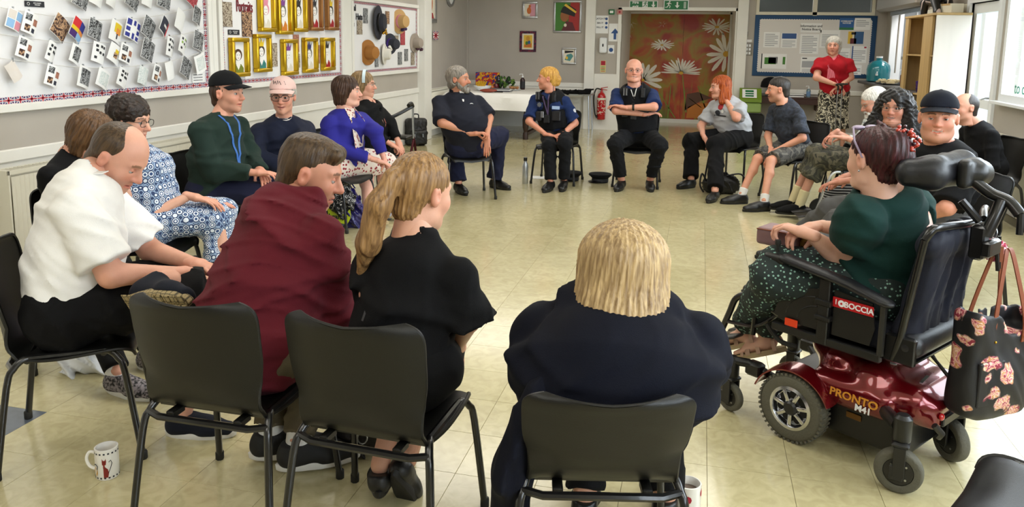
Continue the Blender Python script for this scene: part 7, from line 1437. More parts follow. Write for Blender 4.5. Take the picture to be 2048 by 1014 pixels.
# flags, framed picture and clock past the post
for x0, y0, x1, y1, l in ((868, 62, 878, 80, 'small union flag card alone on the wall past the tall post'), (855, 70, 863, 90, 'upper of two union flag cards hanging beside the tall post'), (855, 90, 863, 111, 'lower of two union flag cards hanging beside the tall post')):
    t, w, h, R = placard('flag_card', l, 'flag', x0, y0, x1, y1, 'L', None); bx_(t, R, 'card', M_paper, -w / 2, 0, 0, w / 2, h, .003)
    b = MB(); flag_mb(b, Matrix.Translation((.0035, 0, h / 2)) @ LW @ Matrix.Rotation(math.pi / 2, 4, 'Z'), h / 2 * .98, w / 2 * .98); b.obj('flag_print', [M_paper, M_blueflag, M_redflag], t, smooth=0)
M_foil = mat('silver_foil_frame', 'B9BABC', .28, .85, bump=.6, bscale=60)
def picture(x0, y0, x1, y1, plane, label, fm, ground, shapes, fwd=.12, mount=None):
    t, w, h, R = placard('framed_picture', label, 'picture', x0, y0, x1, y1, plane, None); f = w * fwd
    for a in ((-w / 2, 0, 0, w / 2, f, .03), (-w / 2, h - f, 0, w / 2, h, .03), (-w / 2, f, 0, -w / 2 + f, h - f, .03), (w / 2 - f, f, 0, w / 2, h - f, .03)): bx_(t, R, 'frame_rail', fm, *a, bev=.006)
    bx_(t, R, 'canvas', ground, -w / 2 + f, f, .002, w / 2 - f, h - f, .010)
    for k, (m, pts) in enumerate(shapes): pl_(t, R, 'painted_shape', m, [(-w / 2 + f + (w - 2 * f) * x, f + (h - 2 * f) * y) for x, y in pts], .011 + .0015 * k)
    return t
cir = lambda cx, cy, r, n=14, sx=1: [(cx + r * sx * math.cos(a), cy + r * math.sin(a)) for a in np.linspace(0, 2 * math.pi, n + 1)[:-1]]
A = {k: mat('art_' + k, v, .55) for k, v in dict(green='3E7A28', red='A02422', yel='E0B83A', skin='9A5E34', black='141414', wine='5A1A24', gold='C8902A', blue='2E5A8A', cream='E4DCC8', org='C86A2A', teal='4A8A88', pink='D89AA8').items()}
picture(1108, 1, 1162, 66, 'F', 'large silver foil framed picture of a figure in a peaked black hat', M_foil, A['green'], [(A['red'], [(.5, 0), (1, 0), (1, 1), (.62, 1)]), (A['wine'], [(.25, 0), (.85, 0), (.72, .30), (.45, .34)]), (A['skin'], cir(.38, .52, .2, sx=.9)), (A['black'], [(.20, .66), (.8, .50), (.86, .75), (.55, .92), (.30, .84)]), (A['yel'], [(.35, .90), (.84, .62), (.88, .68), (.42, .96)]), (A['cream'], cir(.42, .2, .06))], .07)
picture(1045, 3, 1075, 37, 'F', 'small silver framed orange and pink picture high on the far wall', M_foil, A['cream'], [(A['pink'], [(.5, 0), (1, 0), (1, 1), (.5, 1)]), (A['org'], cir(.42, .45, .28, sx=.7)), (A['org'], cir(.48, .8, .12, sx=.9))], .14)
picture(1040, 62, 1072, 104, 'F', 'dark patterned framed picture with cream mount on the far wall', pmat('patterned_frame', lambda N, L, co: ramp(N, L, noise(N, L, co, 30, 2), [(.45, '2A1E3A'), (.6, '7A2A3A')])), A['cream'], [(A['yel'], [(.14, .1), (.86, .1), (.86, .9), (.14, .9)]), (A['org'], [(.2, .14), (.8, .14), (.8, .4), (.2, .3)]), (A['green'], cir(.4, .4, .12)), (A['blue'], cir(.6, .45, .12)), (A['gold'], cir(.5, .68, .16))], .14)
picture(1124, 95, 1152, 129, 'F', 'smallest silver foil framed picture, teal and cream, low on the far wall', M_foil, A['cream'], [(A['teal'], [(.1, .2), (.6, .1), (.9, .5), (.7, .7), (.3, .6)]), (A['black'], [(.1, .7), (.9, .8), (.9, .9), (.1, .92)]), (A['yel'], cir(.3, .35, .12))], .13)
picture(845, -30, 873, 46, 'L', 'silver foil framed orange picture on the wall beside the tall post', M_foil, A['cream'], [(A['blue'], [(0, .3), (.5, .3), (.5, 1), (0, 1)]), (A['org'], cir(.55, .55, .35, sx=.7)), (A['red'], [(.1, 0), (.9, 0), (.8, .2), (.3, .25)])], .1)
ck = on_x(900, -14, XL + .01); t = thing('wall_clock', 'round silver wall clock cropped by the top edge near the far left corner', 'clock', (XL + .002, ck.y, ck.z)); b = MB(); b.M = Matrix.Rotation(math.pi / 2, 4, 'Y'); b.lathe([(.22, 0), (.24, .02), (.235, .04), (.20, .045), (.195, .03)], 32, cap=False).obj('rim', M_steel, t); b = MB(); b.M = Matrix.Rotation(math.pi / 2, 4, 'Y'); b.lathe([(.20, .005), (.20, .02)], 32).obj('dial', M_paper, t); MB().box(.021, -.004, 0, .024, .004, .13).box(.021, -.09, -.004, .024, 0, .004).obj('hand', M_ink, t)
# ---------------------------------------------------------------- signs on the far wall
M_gsign = mat('sign_green', '0F6E3C', .4)
def run_man(t, R, m, cx, cz, s):
    P = lambda pts: [(cx + s * x, cz + s * z) for x, z in pts]
    pl_(t, R, 'running_figure', m, P(cir(.12, .42, .09, 10)), .006)
    for q in ([(-.02, .32), (.12, .30), (.06, -.02), (-.08, .0)], [(.1, .3), (.34, .16), (.31, .10), (.1, .2)], [(-.0, .3), (-.26, .18), (-.24, .11), (.02, .2)], [(.04, .02), (.24, -.1), (.16, -.36), (.09, -.34), (.14, -.12), (-.04, -.0)], [(-.06, .02), (-.16, -.2), (-.40, -.24), (-.40, -.31), (-.10, -.27), (.03, 0)]): pl_(t, R, 'running_figure', m, P(q), .006)
def arrow(t, R, m, cx, cz, s, up=-1, z=.006): pl_(t, R, 'arrow', m, [(cx - s * .12, cz - up * s * .5), (cx + s * .12, cz - up * s * .5), (cx + s * .12, cz + up * s * .05), (cx + s * .38, cz + up * s * .05), (cx, cz + up * s * .5), (cx - s * .38, cz + up * s * .05), (cx - s * .12, cz + up * s * .05)][::(1 if up > 0 else -1)], z)
t, w, h, R = placard('exit_sign', 'green and white Fire exit sign above the left of the painted doors', 'sign', 1259, 1, 1315, 17, 'F', None); bx_(t, R, 'plate', M_paper, -w / 2, 0, 0, w / 2, h, .004, bev=.001); bx_(t, R, 'panel', M_gsign, -w / 2 + .012, .012, .004, w / 2 - .012, h - .012, .005); bx_(t, R, 'panel', M_paper, -.02, .02, .005, .075, h - .02, .0056)
text('Fire\nexit', .072, M_paper, t, (-w * .28, -.006, h * .5), (math.pi / 2, 0, 0), .0006, bold=.002); run_man(t, R, M_gsign, .03, h / 2, h * .9); arrow(t, R, M_paper, w * .35, h / 2, h * .75)
t, w, h, R = placard('exit_sign', 'green running figure exit light box right of the Fire exit sign', 'sign', 1328, 0, 1377, 21, 'F', None); bx_(t, R, 'housing', M_pvc, -w / 2, 0, 0, w / 2, h, .05, bev=.006); bx_(t, R, 'panel', M_gsign, -w / 2 + .015, .015, .05, w / 2 - .015, h - .015, .052)
R2 = Matrix.Translation((0, -.048, 0)) @ R; run_man(t, R2, M_paper, -w * .3, h / 2, h * .8); arrow(t, R2, M_paper, .02, h / 2, h * .6); bx_(t, R, 'door_mark', mat('pale_panel', 'A8B8AC', .5), w * .30, h * .18, .052, w * .40, h * .82, .0545)
t, w, h, R = placard('poster', 'white safety poster of three blue round symbols beside the painted doors', 'sign', 1192, 31, 1216, 67, 'F', None); bx_(t, R, 'sheet', M_paper, -w / 2, 0, 0, w / 2, h, .002)
for k, s in enumerate(('CATCH IT', 'BIN IT', 'KILL IT')): z = h * (.82 - .24 * k); text(s, .042, M_ink, t, (-w * .15, -.003, z), (math.pi / 2, 0, 0), .0005, bold=.001); pl_(t, R, 'round_symbol', mat('symbol_blue', '1E4A86', .5), [(w * .34 + .024 * math.cos(a), z + .024 * math.sin(a)) for a in np.linspace(0, 6.28, 17)[:-1]], .002)
t, w, h, R = placard('poster', 'white sheet with one big blue up arrow beside the painted doors', 'sign', 1218, 47, 1242, 83, 'F', None); bx_(t, R, 'sheet', M_paper, -w / 2, 0, 0, w / 2, h, .002); arrow(t, R, mat('symbol_blue', '1E4A86', .5), 0, h * .42, h * .62, 1, .002)
t, w, h, R = placard('hand_gel_dispenser', 'white wall mounted hand gel dispenser above the fire extinguisher', 'dispenser', 1200, 75, 1214, 106, 'F', None); f = Field(.006); f.box((-w / 2, -.10, .0), (w / 2, 0, h), .03); fobj('housing', f.build(), M_pvc, t); MB().ball((0, -.102, h * .5), (.014, .006, .03), 14, 8).obj('window', M_ink, t)
t, w, h, R = placard('sticker', 'small white sticker with blue circle beside the hand gel dispenser', 'sign', 1216, 90, 1228, 107, 'F', None); bx_(t, R, 'sheet', M_paper, -w / 2, 0, 0, w / 2, h, .002); pl_(t, R, 'round_symbol', mat('symbol_blue', '1E4A86', .5), [(.038 * math.cos(a), h * .42 + .038 * math.sin(a)) for a in np.linspace(0, 6.28, 21)[:-1]], .002)
t, w, h, R = placard('extinguisher_sign', 'narrow red and yellow extinguisher instruction sign', 'sign', 1201, 121, 1211, 145, 'F', None); bx_(t, R, 'plate', mat('cream_sign', 'D8CC8A', .5), -w / 2, 0, 0, w / 2, h, .003); bx_(t, R, 'panel', M_redflag, -w / 2 + .008, h * .6, .003, w / 2 - .008, h * .97, .004); [bx_(t, R, 'printed_line', M_gsign if k % 2 else M_redflag, -w * .38, h * (.08 + .12 * k), .003, w * .38, h * (.13 + .12 * k), .004) for k in range(4)]
t, w, h, R = placard('call_point', 'small green and white emergency door release', 'switch', 1218, 19, 1229, 29, 'F', None); bx_(t, R, 'housing', M_gsign, -w / 2, 0, 0, w / 2, h, .04, bev=.005); bx_(t, R, 'window', M_paper, -w * .3, h * .25, .04, w * .3, h * .75, .043)
t, w, h, R = placard('call_point', 'small red and cream sounder beside the green door release', 'switch', 1234, 19, 1245, 29, 'F', None); bx_(t, R, 'housing', mat('pale_red', 'C08A80', .5), -w / 2, 0, 0, w / 2, h, .03, bev=.005); b = MB(); b.M = R; b.M = Matrix.Translation((0, 0, h / 2)) @ R; b.lathe([(.02, .03), (.018, .036)], 14).obj('button', M_redflag, t)
t, w, h, R = placard('switch', 'grey square switch above the keypad left of the notice board', 'switch', 1486, 63, 1496, 73, 'F', None); bx_(t, R, 'plate', mat('grey_plate', '8C8880', .4), -w / 2, 0, 0, w / 2, h, .02, bev=.004); bx_(t, R, 'rocker', mat('grey_rocker', 'A8A49A', .4), -w * .25, h * .25, .02, w * .25, h * .75, .026)
t, w, h, R = placard('light_switch', 'grey panel of nine white switches left of the notice board', 'switch', 1485, 79, 1504, 111, 'F', None); bx_(t, R, 'plate', mat('grey_plate', '8C8880', .4), -w / 2, 0, 0, w / 2, h * .8, .012, bev=.003); bx_(t, R, 'label', M_paper, -w * .4, h * .84, 0, w * .4, h, .006)
for i in range(3):
    for j in range(3): bx_(t, R, 'rocker', M_pvc, -w * .36 + i * w * .26, h * (.07 + .24 * j), .012, -w * .36 + i * w * .26 + w * .17, h * (.07 + .24 * j) + h * .15, .018)
# blue notice board
t, w, h, R = placard('notice_board', 'blue bordered notice board of white papers behind the standing woman', 'notice board', 1511, 30, 1745, 157, 'F', None); NB = t
bx_(t, R, 'backing', mat('board_blue', '234A72', .6), -w / 2, 0, 0, w / 2, h, .02, bev=.003); pts = []
ax, az = w / 2 - .085, h / 2 - .075; n1, n2 = 44, 24
for k in range(n1): pts += [(-ax + 2 * ax * (k + .25) / n1, h / 2 - az - .012), (-ax + 2 * ax * (k + .75) / n1, h / 2 - az)]
for k in range(n2): pts += [(ax + .012, h / 2 - az + 2 * az * (k + .25) / n2), (ax, h / 2 - az + 2 * az * (k + .75) / n2)]
for k in range(n1): pts += [(ax - 2 * ax * (k + .25) / n1, h / 2 + az + .012), (ax - 2 * ax * (k + .75) / n1, h / 2 + az)]
for k in range(n2): pts += [(-ax - .012, h / 2 + az - 2 * az * (k + .25) / n2), (-ax, h / 2 + az - 2 * az * (k + .75) / n2)]
b = MB(); b.M = R; b.prism(pts, .02, .023); b.obj('scalloped_paper', mat('board_paper', 'DAD6D2', .7, bump=.08, bscale=5), t, smooth=0)
def notice(x0, y0, x1, y1, label, m=M_paper, items=(), title=None, y=.024):
    a, b_ = on_y(x0, y0, YF - .025), on_y(x1, y1, YF - .025); w, h = abs(b_.x - a.x), abs(a.z - b_.z); t = thing('notice', label, 'paper', (min(a.x, b_.x) + w / 2, YF - .0245, min(a.z, b_.z)))
    bx_(t, R, 'sheet', m, -w / 2, 0, 0, w / 2, h, .002)
    for (mm, u0, v0, u1, v1) in items: bx_(t, R, 'print', mm, -w / 2 + w * u0, h * v0, .002, -w / 2 + w * u1, h * v1, .0028)
    if title: text(title[0], title[1], title[2], t, (0, -.0035, h * title[3]), (math.pi / 2, 0, 0), .0004, bold=.001)
    return t
gl = mat('print_grey', 'A9ABB0', .7); lines = lambda n, v0=.1, v1=.8: [(gl, .1, v0 + (v1 - v0) * k / n, .9 - .2 * (k % 3 == 0), v0 + (v1 - v0) * (k + .45) / n) for k in range(n)]
SB = mat('symbol_blue', '1E4A86', .5)
notice(1602, 46, 1643, 65, 'white title sheet reading Information Notice Board', title=('Information and\nNotice Board', .055, M_ink, .5))
notice(1680, 36, 1707, 60, 'deep blue leaflet at the top of the notice board', mat('leaflet_blue', '1E5A9A', .5), [(M_gsign, 0, 0, 1, .2)], ('COMMUNITY\nNOTICES', .032, M_paper, .65))
notice(1710, 36, 1740, 60, 'white sheet in the top right of the notice board', items=lines(4, .3, .9)); notice(1697, 63, 1726, 88, 'colourful leaflet of a dark haired figure', A['yel'], [(A['blue'], .4, 0, 1, 1), (A['wine'], .15, 0, .55, .45), (A['cream'], .28, .45, .45, .75), (A['black'], .2, .75, .5, .95)])
notice(1563, 66, 1593, 96, 'sheet with a deep blue pointed banner', items=[(SB, .05, .62, .95, .98)] + lines(6, .05, .55)); notice(1528, 64, 1558, 95, 'sheet with a shiny cover at the left of the notice board', items=lines(7, .1, .95))
notice(1601, 68, 1636, 108, 'tall printed sheet beneath the title sheet', items=lines(10, .05, .95)); notice(1641, 60, 1678, 96, 'printed sheet left of the standing woman\'s head', items=lines(8)); notice(1522, 107, 1572, 138, 'map sheet with green and dark patches', items=[(M_ink, .02, 0, .06, 1), (A['green'], .15, .3, .6, .75), (gl, .3, .35, .65, .8), (M_paper, .62, .0, .75, 1), (A['green'], .85, .3, .95, .8)])
notice(1602, 113, 1635, 145, 'sheet with a small black heading and grey photo', items=[(M_ink, .08, .85, .35, .92), (gl, .08, .3, .9, .72)] + lines(3, .02, .25)); notice(1704, 92, 1732, 126, 'white leaflet with a slim navy stripe', items=[(SB, .02, 0, .1, 1), (M_redflag, .8, .88, .95, .97)] + lines(6, .1, .8)); notice(1672, 96, 1698, 130, 'printed sheet behind the standing woman\'s shoulder', items=lines(8)); notice(1700, 130, 1722, 150, 'small sheet at the lower right of the notice board', items=lines(3))
# ---------------------------------------------------------------- radiators
M_rad = mat('cream_radiator', 'DEDACB', .4, bump=.02)
def radiator(label, x, y0, y1, z0, z1, side, th=.10):
    t = thing('radiator', label, 'radiator', (x, (y0 + y1) / 2, z0)); h = z1 - z0; w = (y1 - y0) / 2; s = side
    b = MB(); n = int((2 * w - .06) / .035)
    rows = []
    for k in range(n * 2 + 1): y = -w + .03 + (2 * w - .06) * k / (n * 2); rows.append([(s * (th - .004 + .006 * (k % 2)), y, z) for z in (.02, .035, h - .06, h - .045)])
    b.sheet(rows, .003 * -s); b.obj('front_panel', M_rad, t, smooth=25)
    MB().box(min(s * .03, s * .05), -w + .02, .02, max(s * .03, s * .05), w - .02, h - .03).obj('back_panel', M_rad, t, smooth=0)
    for y in (-w, w - .012): MB().box(min(0, s * .012), 0, 0, th + .008, .012, h) if 0 else MB().box(min(s * .012, s * (th + .008)), y, 0, max(s * .012, s * (th + .008)), y + .012, h, .003).obj('end_panel', M_rad, t)
    b = MB(); m = int(2 * w / .03)
    for k in range(m): y = -w + .015 + (2 * w - .03) * (k + .5) / m; b.box(min(s * .015, s * th), y - .0045, h - .012, max(s * .015, s * th), y + .0045, h - .004)
    b.box(min(s * .01, s * .02), -w, h - .014, max(s * .01, s * .02), w, h - .002); b.box(min(s * th, s * (th + .008)), -w, h - .03, max(s * th, s * (th + .008)), w, h - .002); tag(b.obj('top_grille', M_rad, t, smooth=0), kind='stuff')
    MB().tube([(s * .06, -w + .05, .03), (s * .06, -w + .05, -z0 + .005)], .010, 8).obj('pipe', M_rad, t); return t
radiator('cream panel radiator on the left wall behind the white polo shirt', XL + .03, 3.98, 6.05, .13, .74, 1, .12)
radiator('cream panel radiator on the right wall by the glass door', XR - .003, 6.6, 9.08, .14, .76, -1, .10)
radiator('cream radiator on the left wall past the tall post', XL + .025, 12.1, 13.9, .12, .80, 1, .08)
# ---------------------------------------------------------------- far left table
M_oak = mat('dark_oak', '2E1A10', .45, var=.2, vscale=6, aniso=(1, 1, .2)); M_linen = mat('white_linen', 'E3E1DC', .9, bump=.15, bscale=40)
TX0, TX1, TY0, TY1, TZ = -4.15, -2.62, 12.35, 14.25, .75
tb = thing('table', 'dark oak table with turned legs in the far left corner, under a white cloth', 'table', ((TX0 + TX1) / 2, (TY0 + TY1) / 2, 0)); w, d = (TX1 - TX0) / 2 - .04, (TY1 - TY0) / 2 - .04
MB().box(-w, -d, TZ - .035, w, d, TZ, .008).obj('table_top', M_oak, tb); MB().box(-w + .06, -d + .06, TZ - .14, w - .06, d - .06, TZ - .035).obj('apron', M_oak, tb, smooth=0)
for sx in (-1, 1):
    for sy in (-1, 1): MB().lathe([(.045, 0), (.045, .10), (.03, .13), (.05, .20), (.055, .32), (.035, .45), (.05, .52), (.05, TZ - .14)], 14).obj('leg', M_oak, tb, (sx * (w - .12), sy * (d - .12), 0))
    MB().box(sx * (w - .12) - .03, -d + .15, .06, sx * (w - .12) + .03, d - .15, .12, .006).obj('stretcher', M_oak, tb)
rows = []; nx, ny = 29, 25; ww, dd, dr = w + .04, d + .04, .27
for i in range(nx):
    u = -1 + 2 * i / (nx - 1); row = []
    for j in range(ny):
        v = -1 + 2 * j / (ny - 1); x = u * (ww + dr); y = v * (dd + dr); ox = max(abs(x) - ww, 0); oy = max(abs(y) - dd, 0); o = math.hypot(ox, oy) if ox and oy else max(ox, oy)
        cx = max(min(x, ww), -ww); cy = max(min(y, dd), -dd); fl = .035 * min(o / dr, 1) * (1 + .6 * math.sin(9 * (x + y)))
        row.append((cx + (fl + .02) * (1 if x > 0 else -1) * (ox > 0), cy + (fl + .02) * (1 if y > 0 else -1) * (oy > 0), TZ + .004 - min(o, dr * (1.35 if ox and oy else 1)) * (1 if o > 0 else 0)))
    rows.append(row)
tc = thing('tablecloth', 'white tablecloth hanging over the dark oak table in the far left corner', 'tablecloth', ((TX0 + TX1) / 2, (TY0 + TY1) / 2, 0)); MB().sheet(rows, .003).obj('cloth', M_linen, tc)
def ontab(px, py, z=TZ + .006): q = on_z(px, py, z); return (min(max(q.x, TX0 + .1), TX1 - .1), min(max(q.y, TY0 + .12), TY1 - .15), z)
q = lambda px, Y: on_y(px, 175, Y).x
Z0 = TZ + .0075
b_ = thing('gift_box', 'tilted gift box printed red, yellow and blue on the white tablecloth', 'box', (q(975, 13.95), 13.95, Z0), .1); MB().at((0, 0, .002), rx=-.0).box(-.22, -.03, 0, .22, .06, .27, .004).obj('box_shell', pmat('festive_print', lambda N, L, co: ramp(N, L, noise(N, L, co, 14, 2, 1), [(.35, '1E3A8A'), (.45, 'B82A1E'), (.55, 'D8B02A'), (.62, 'C8841E')], True)), b_)
for k, (px, Y, r, nm, c) in enumerate(((992, 13.5, .055, 'dark red shiny apple beside the gift box', '5A0E1A'), (999, 13.6, .05, 'smaller dark red apple behind the first', '4A0A18'), (984, 13.3, .04, 'small orange and red fruit beside the white bowl', 'B8581E'))):
    t = thing('apple', nm, 'fruit', (q(px, Y), Y, Z0)); MB().lathe([(.001, .006), (r * .5, 0), (r * .95, r * .6), (r, r * 1.05), (r * .75, r * 1.65), (r * .3, r * 1.8), (.001, r * 1.65)], 18, cap=False).obj('flesh', mat('fruit_%d' % k, c, .25, coat=.5), t); MB().tube([(0, 0, r * 1.6), (.004, 0, r * 2)], .003, 5).obj('stem', M_oak, t)
t = thing('leafy_greens', 'pile of dark green leaves and purple aubergines on the tablecloth', 'vegetable', (q(1010, 13.55), 13.55, Z0)); f = Field(.009); rr = np.random.RandomState(4)
for k in range(26): a = rr.uniform(0, 6.28); f.ell((rr.uniform(-.16, .2), rr.uniform(-.08, .08), .03 + rr.uniform(0, .2) * (1 - k / 40)), tuple(rr.uniform(.02, .06, 3)), .01)
fobj('leaves', f.build(folds=.012, fscale=30), pmat('leaf_mix', lambda N, L, co: ramp(N, L, noise(N, L, co, 12, 2), [(.42, '101810'), (.52, '2E5A1E'), (.6, '6A8A3A')])), t); MB().ball((-.12, .0, .16), (.05, .05, .09)).obj('aubergine', mat('aubergine', '1A0E1C', .2, coat=.6), t)
t = thing('bowl', 'white ribbed bowl near the front of the tablecloth', 'bowl', (q(965, 12.9), 12.9, Z0)); MB().lathe([(.06, 0), (.10, .015), (.15, .07), (.152, .085), (.142, .085), (.095, .022), (.001, .018)], 24, cap=False).lathe([(.001, 0), (.06, 0)], 20, cap=False).obj('bowl_body', M_pvc, t)
t = thing('bananas', 'yellow bananas standing in the white bowl', 'fruit', (q(963, 12.9), 12.9, Z0 + .02)); 
for k in range(4): MB().tube(bez([(-.08 + k * .03, 0, .01), (-.06 + k * .035, .02, .08), (-.03 + k * .04, .0, .14)], 5), [.010 + .012 * math.sin(math.pi * i / 10) for i in range(11)], 8).obj('banana', mat('banana', 'C89A1E', .5), t)
for k, (px, Y, c, l) in enumerate(((1003, 12.95, '3A3A4A', 'lowest grey magazine in the pile on the tablecloth'), (1003, 12.95, 'E0E0DC', 'white magazine in the middle of the pile on the tablecloth'), (1000, 12.95, '6A6A70', 'topmost grey magazine in the pile on the tablecloth'))):
    MB_ = MB().at((0, 0, 0), rz=.1 * k).box(-.17, -.12, 0, .17, .12, .014, .002); o = MB_.obj('magazine', mat('mag_%d' % k, c, .5)); o.location = (q(px, Y), Y, Z0 + .0145 * k); tag(o, l, 'magazine')
t = thing('sausages', 'row of reddish brown sausage rolls at the front edge of the tablecloth', 'food', (q(977, 12.55), 12.55, Z0)); 
for k in range(3): MB().at((0, k * .05 - .05, .03)).ball((0, 0, 0), (.14, .028, .028), 14, 8).obj('roll', mat('sausage', '8A3A28', .4), t)
t = thing('knife', 'black handled bread knife on the tablecloth', 'knife', (q(1006, 12.6), 12.6, Z0)); MB().box(-.15, -.012, 0, .0, .012, .018, .003).obj('handle', M_black, t); MB().prism([(0, -.014), (.16, -.014), (.15, .012), (0, .014)], .006, .009).obj('blade', M_steel, t)
t = thing('plate', 'white plate of torn bread at the right of the tablecloth', 'plate', (q(1028, 13.3), 13.3, Z0)); MB().lathe([(.07, 0), (.12, .015), (.122, .018), (.07, .006), (.001, .005)], 24, cap=False).lathe([(.001, 0), (.07, 0)], 20, cap=False).obj('plate_body', M_pvc, t)
t = thing('bread', 'torn browned bread on the white plate', 'food', (q(1028, 13.3), 13.3, Z0 + .012)); f = Field(.007); [f.ell((rr.uniform(-.06, .06), rr.uniform(-.05, .05), .02 + rr.uniform(0, .02)), (.035, .03, .022), .01) for _ in range(7)]; fobj('crust', f.build(folds=.006, fscale=40), mat('crust', 'A8764A', .8, var=.2, vscale=30), t)
def pump(label, x, y, z, body, h=.17, r=.035, trans=0, lab=None):
    t = thing('pump_bottle', label, 'bottle', (x, y, z)); MB().lathe([(r * .9, 0), (r, .006), (r, h * .72), (r * .5, h * .85), (r * .4, h * .88)], 18).obj('bottle_body', body, t); MB().lathe([(r * .42, h * .88), (r * .42, h * .98), (.006, h), (.006, h * 1.12)], 12).tube([(0, 0, h * 1.13), (-r * 1.2, 0, h * 1.12), (-r * 1.3, 0, h * 1.06)], .006, 6).obj('pump_head', M_pvc, t)
    if lab: MB().lathe([(r + .001, h * .12), (r + .001, h * .6)], 18, cap=False).obj('label', lab, t)
    return t
pump('dark bodied white pump bottle at the right of the tablecloth', q(1045, 13.6), 13.6, Z0, mat('dark_red_soap', '2A1216', .3), .24, .045, lab=M_ink)
# black chair leaning by the table and a silver trestle with a black coat
sv = thing('folding_table', 'small silver folding table against the far wall behind the blonde officer', 'table', (-2.25, 14.1, 0)); MB().box(-.35, -.25, .66, .35, .25, .69, .005).obj('table_top', M_steel, sv)
for sx in (-1, 1): MB().tube([(sx * .3, -.2, .66), (sx * .33, -.22, .0)], .012, 8).obj('leg', M_steel, sv); MB().tube([(sx * .3, .2, .66), (sx * .33, .22, .0)], .012, 8).obj('leg', M_steel, sv)
t = thing('folded_coat', 'black coat laid over the small silver folding table', 'coat', (-2.27, 14.0, .692)); f = Field(.012); f.box((-.30, -.2, .0), (.34, .2, .05), .02); f.cap((.25, -.1, .04), (.40, -.12, .09), .03, .012, .02); fobj('cloth', f.build(folds=.015, fscale=14), F_black, t)
# ---------------------------------------------------------------- fire extinguisher
fx = on_y(1203, 200, YF - .09); t = thing('fire_extinguisher', 'red fire extinguisher with black hose on the white panel', 'extinguisher', (fx.x, YF - .092, .20)); M_fire = mat('fire_red', 'B41018', .25, coat=.6)
MB().lathe([(.07, 0), (.078, .01), (.078, .42), (.06, .47), (.025, .50), (.022, .53)], 24).obj('cylinder', M_fire, t); MB().lathe([(.0785, .10), (.0785, .36)], 24, cap=False).obj('label', pmat('ext_label', lambda N, L, co: ramp(N, L, noise(N, L, co, 30, 1), [(.5, 'B41018'), (.56, 'D8CDB8')], True)), t); MB().lathe([(.079, .36), (.079, .40)], 24, cap=False).obj('cream_band', M_cream, t)
b = MB(); b.tube([(0, 0, .53), (0, 0, .57)], .018, 8).tube([(-.02, 0, .575), (.11, -.01, .60)], .007, 6).tube([(-.02, 0, .56), (.10, -.01, .545)], .007, 6).obj('lever', M_fire, t); MB().tube(bez([(-.01, -.01, .55), (-.10, -.02, .56), (-.14, -.02, .40), (-.12, -.03, .15), (-.085, -.05, .05)], 6), .012, 8).tube([(-.085, -.05, .08), (-.07, -.05, .03)], .018, 8).obj('hose', M_rub, t)
# ---------------------------------------------------------------- green caddies
M_grn = mat('lime_plastic', '6E8A22', .4); M_cgr = mat('clear_green_plastic', '8AA45A', .3)
gx = .84
t = thing('recycling_bin', 'green recycling bin of stacked compartments with a white label, behind the red haired woman', 'bin', (gx, 14.15, 0))
MB().box(-.17, -.16, 0, .17, .16, .44, .02).obj('lower_bin', M_grn, t); MB().box(-.18, -.17, .45, .18, .17, .62, .02).obj('clear_bin', M_cgr, t)
b = MB(); b.M = Matrix(((0, 0, 1, 0), (1, 0, 0, 0), (0, 1, 0, 0), (0, 0, 0, 1))); b.prism([(-.17, .63), (.17, .63), (.17, .86), (.02, .86), (-.17, .68)], -.18, .18); b.obj('lid', M_grn, t)
b = MB().at((-.02, -.082, .775), rx=math.radians(43.5)); b.box(-.12, -.10, .002, .12, .10, .005); lb = b.obj('label', M_paper, t); b = MB().at((-.02, -.082, .775), rx=math.radians(43.5)); b.box(-.07, .03, .005, .07, .075, .007).box(-.07, -.02, .005, .07, .01, .007).box(-.07, -.075, .005, .07, -.04, .007).obj('print', M_gsign, lb)
# ---------------------------------------------------------------- wall shelf with papers, bottle and black hat
t = thing('wall_shelf', 'dark wooden shelf under the blue notice board', 'shelf', (1.45, YF - .001, .70)); MB().box(-.55, -.36, 0, .55, 0, .03, .004).obj('board', mat('dark_wood', '3A2018', .5), t); MB().box(-.55, -.36, -.09, .55, -.33, 0).obj('front_rail', mat('dark_wood', '3A2018', .5), t)
for x in (-.5, .5): MB().box(x - .015, -.33, -.2, x + .015, 0, 0).obj('bracket', mat('dark_wood', '3A2018', .5), t)
for k in range(3): o = MB().at((0, 0, 0), rz=.04 * k).box(-.16, -.11, 0, .16, .11, .012 + .01 * (k == 0), .001).obj('folder', (M_paper, M_ink, M_paper)[k]); o.location = (1.56, 14.27, .7305 + (.0, .0225, .035)[k]); tag(o, ('white paper folder at the bottom of the pile on the dark shelf', 'black folder between the white ones on the dark shelf', 'topmost white paper folder on the dark shelf')[k], 'folder')
pump('clear blue hand gel pump bottle on the dark shelf', 1.80, 14.25, .7305, mat('clear_gel', '9EB8C0', .15, trans=.6), .17, .035, lab=mat('blue_label', '6A8AB0', .5))
t = thing('black_hat', 'round black felt hat on a stand behind the man in the slate t-shirt', 'hat', (1.17, 14.25, .7305)); MB().lathe([(.08, 0), (.08, .01), (.012, .02), (.012, .16)], 16).obj('stand', M_black, t); MB().lathe([(.16, .155), (.165, .17), (.155, .24), (.12, .30), (.05, .33), (.001, .335)], 24, cap=False).lathe([(.001, .155), (.16, .155)], 24, cap=False).obj('crown', M_capb, t)
t = thing('umbrella', 'folded black umbrella leaning on the wall at the dark shelf', 'umbrella', (1.36, 14.33, .7305)); MB().tube([(0, 0, 0), (0, .03, .05), (0, .07, .27), (.0, .08, .33)], [.01, .022, .02, .008], 8).obj('canopy', M_black, t); MB().ball((0, .082, .335), .012).obj('knob', M_pvc, t)
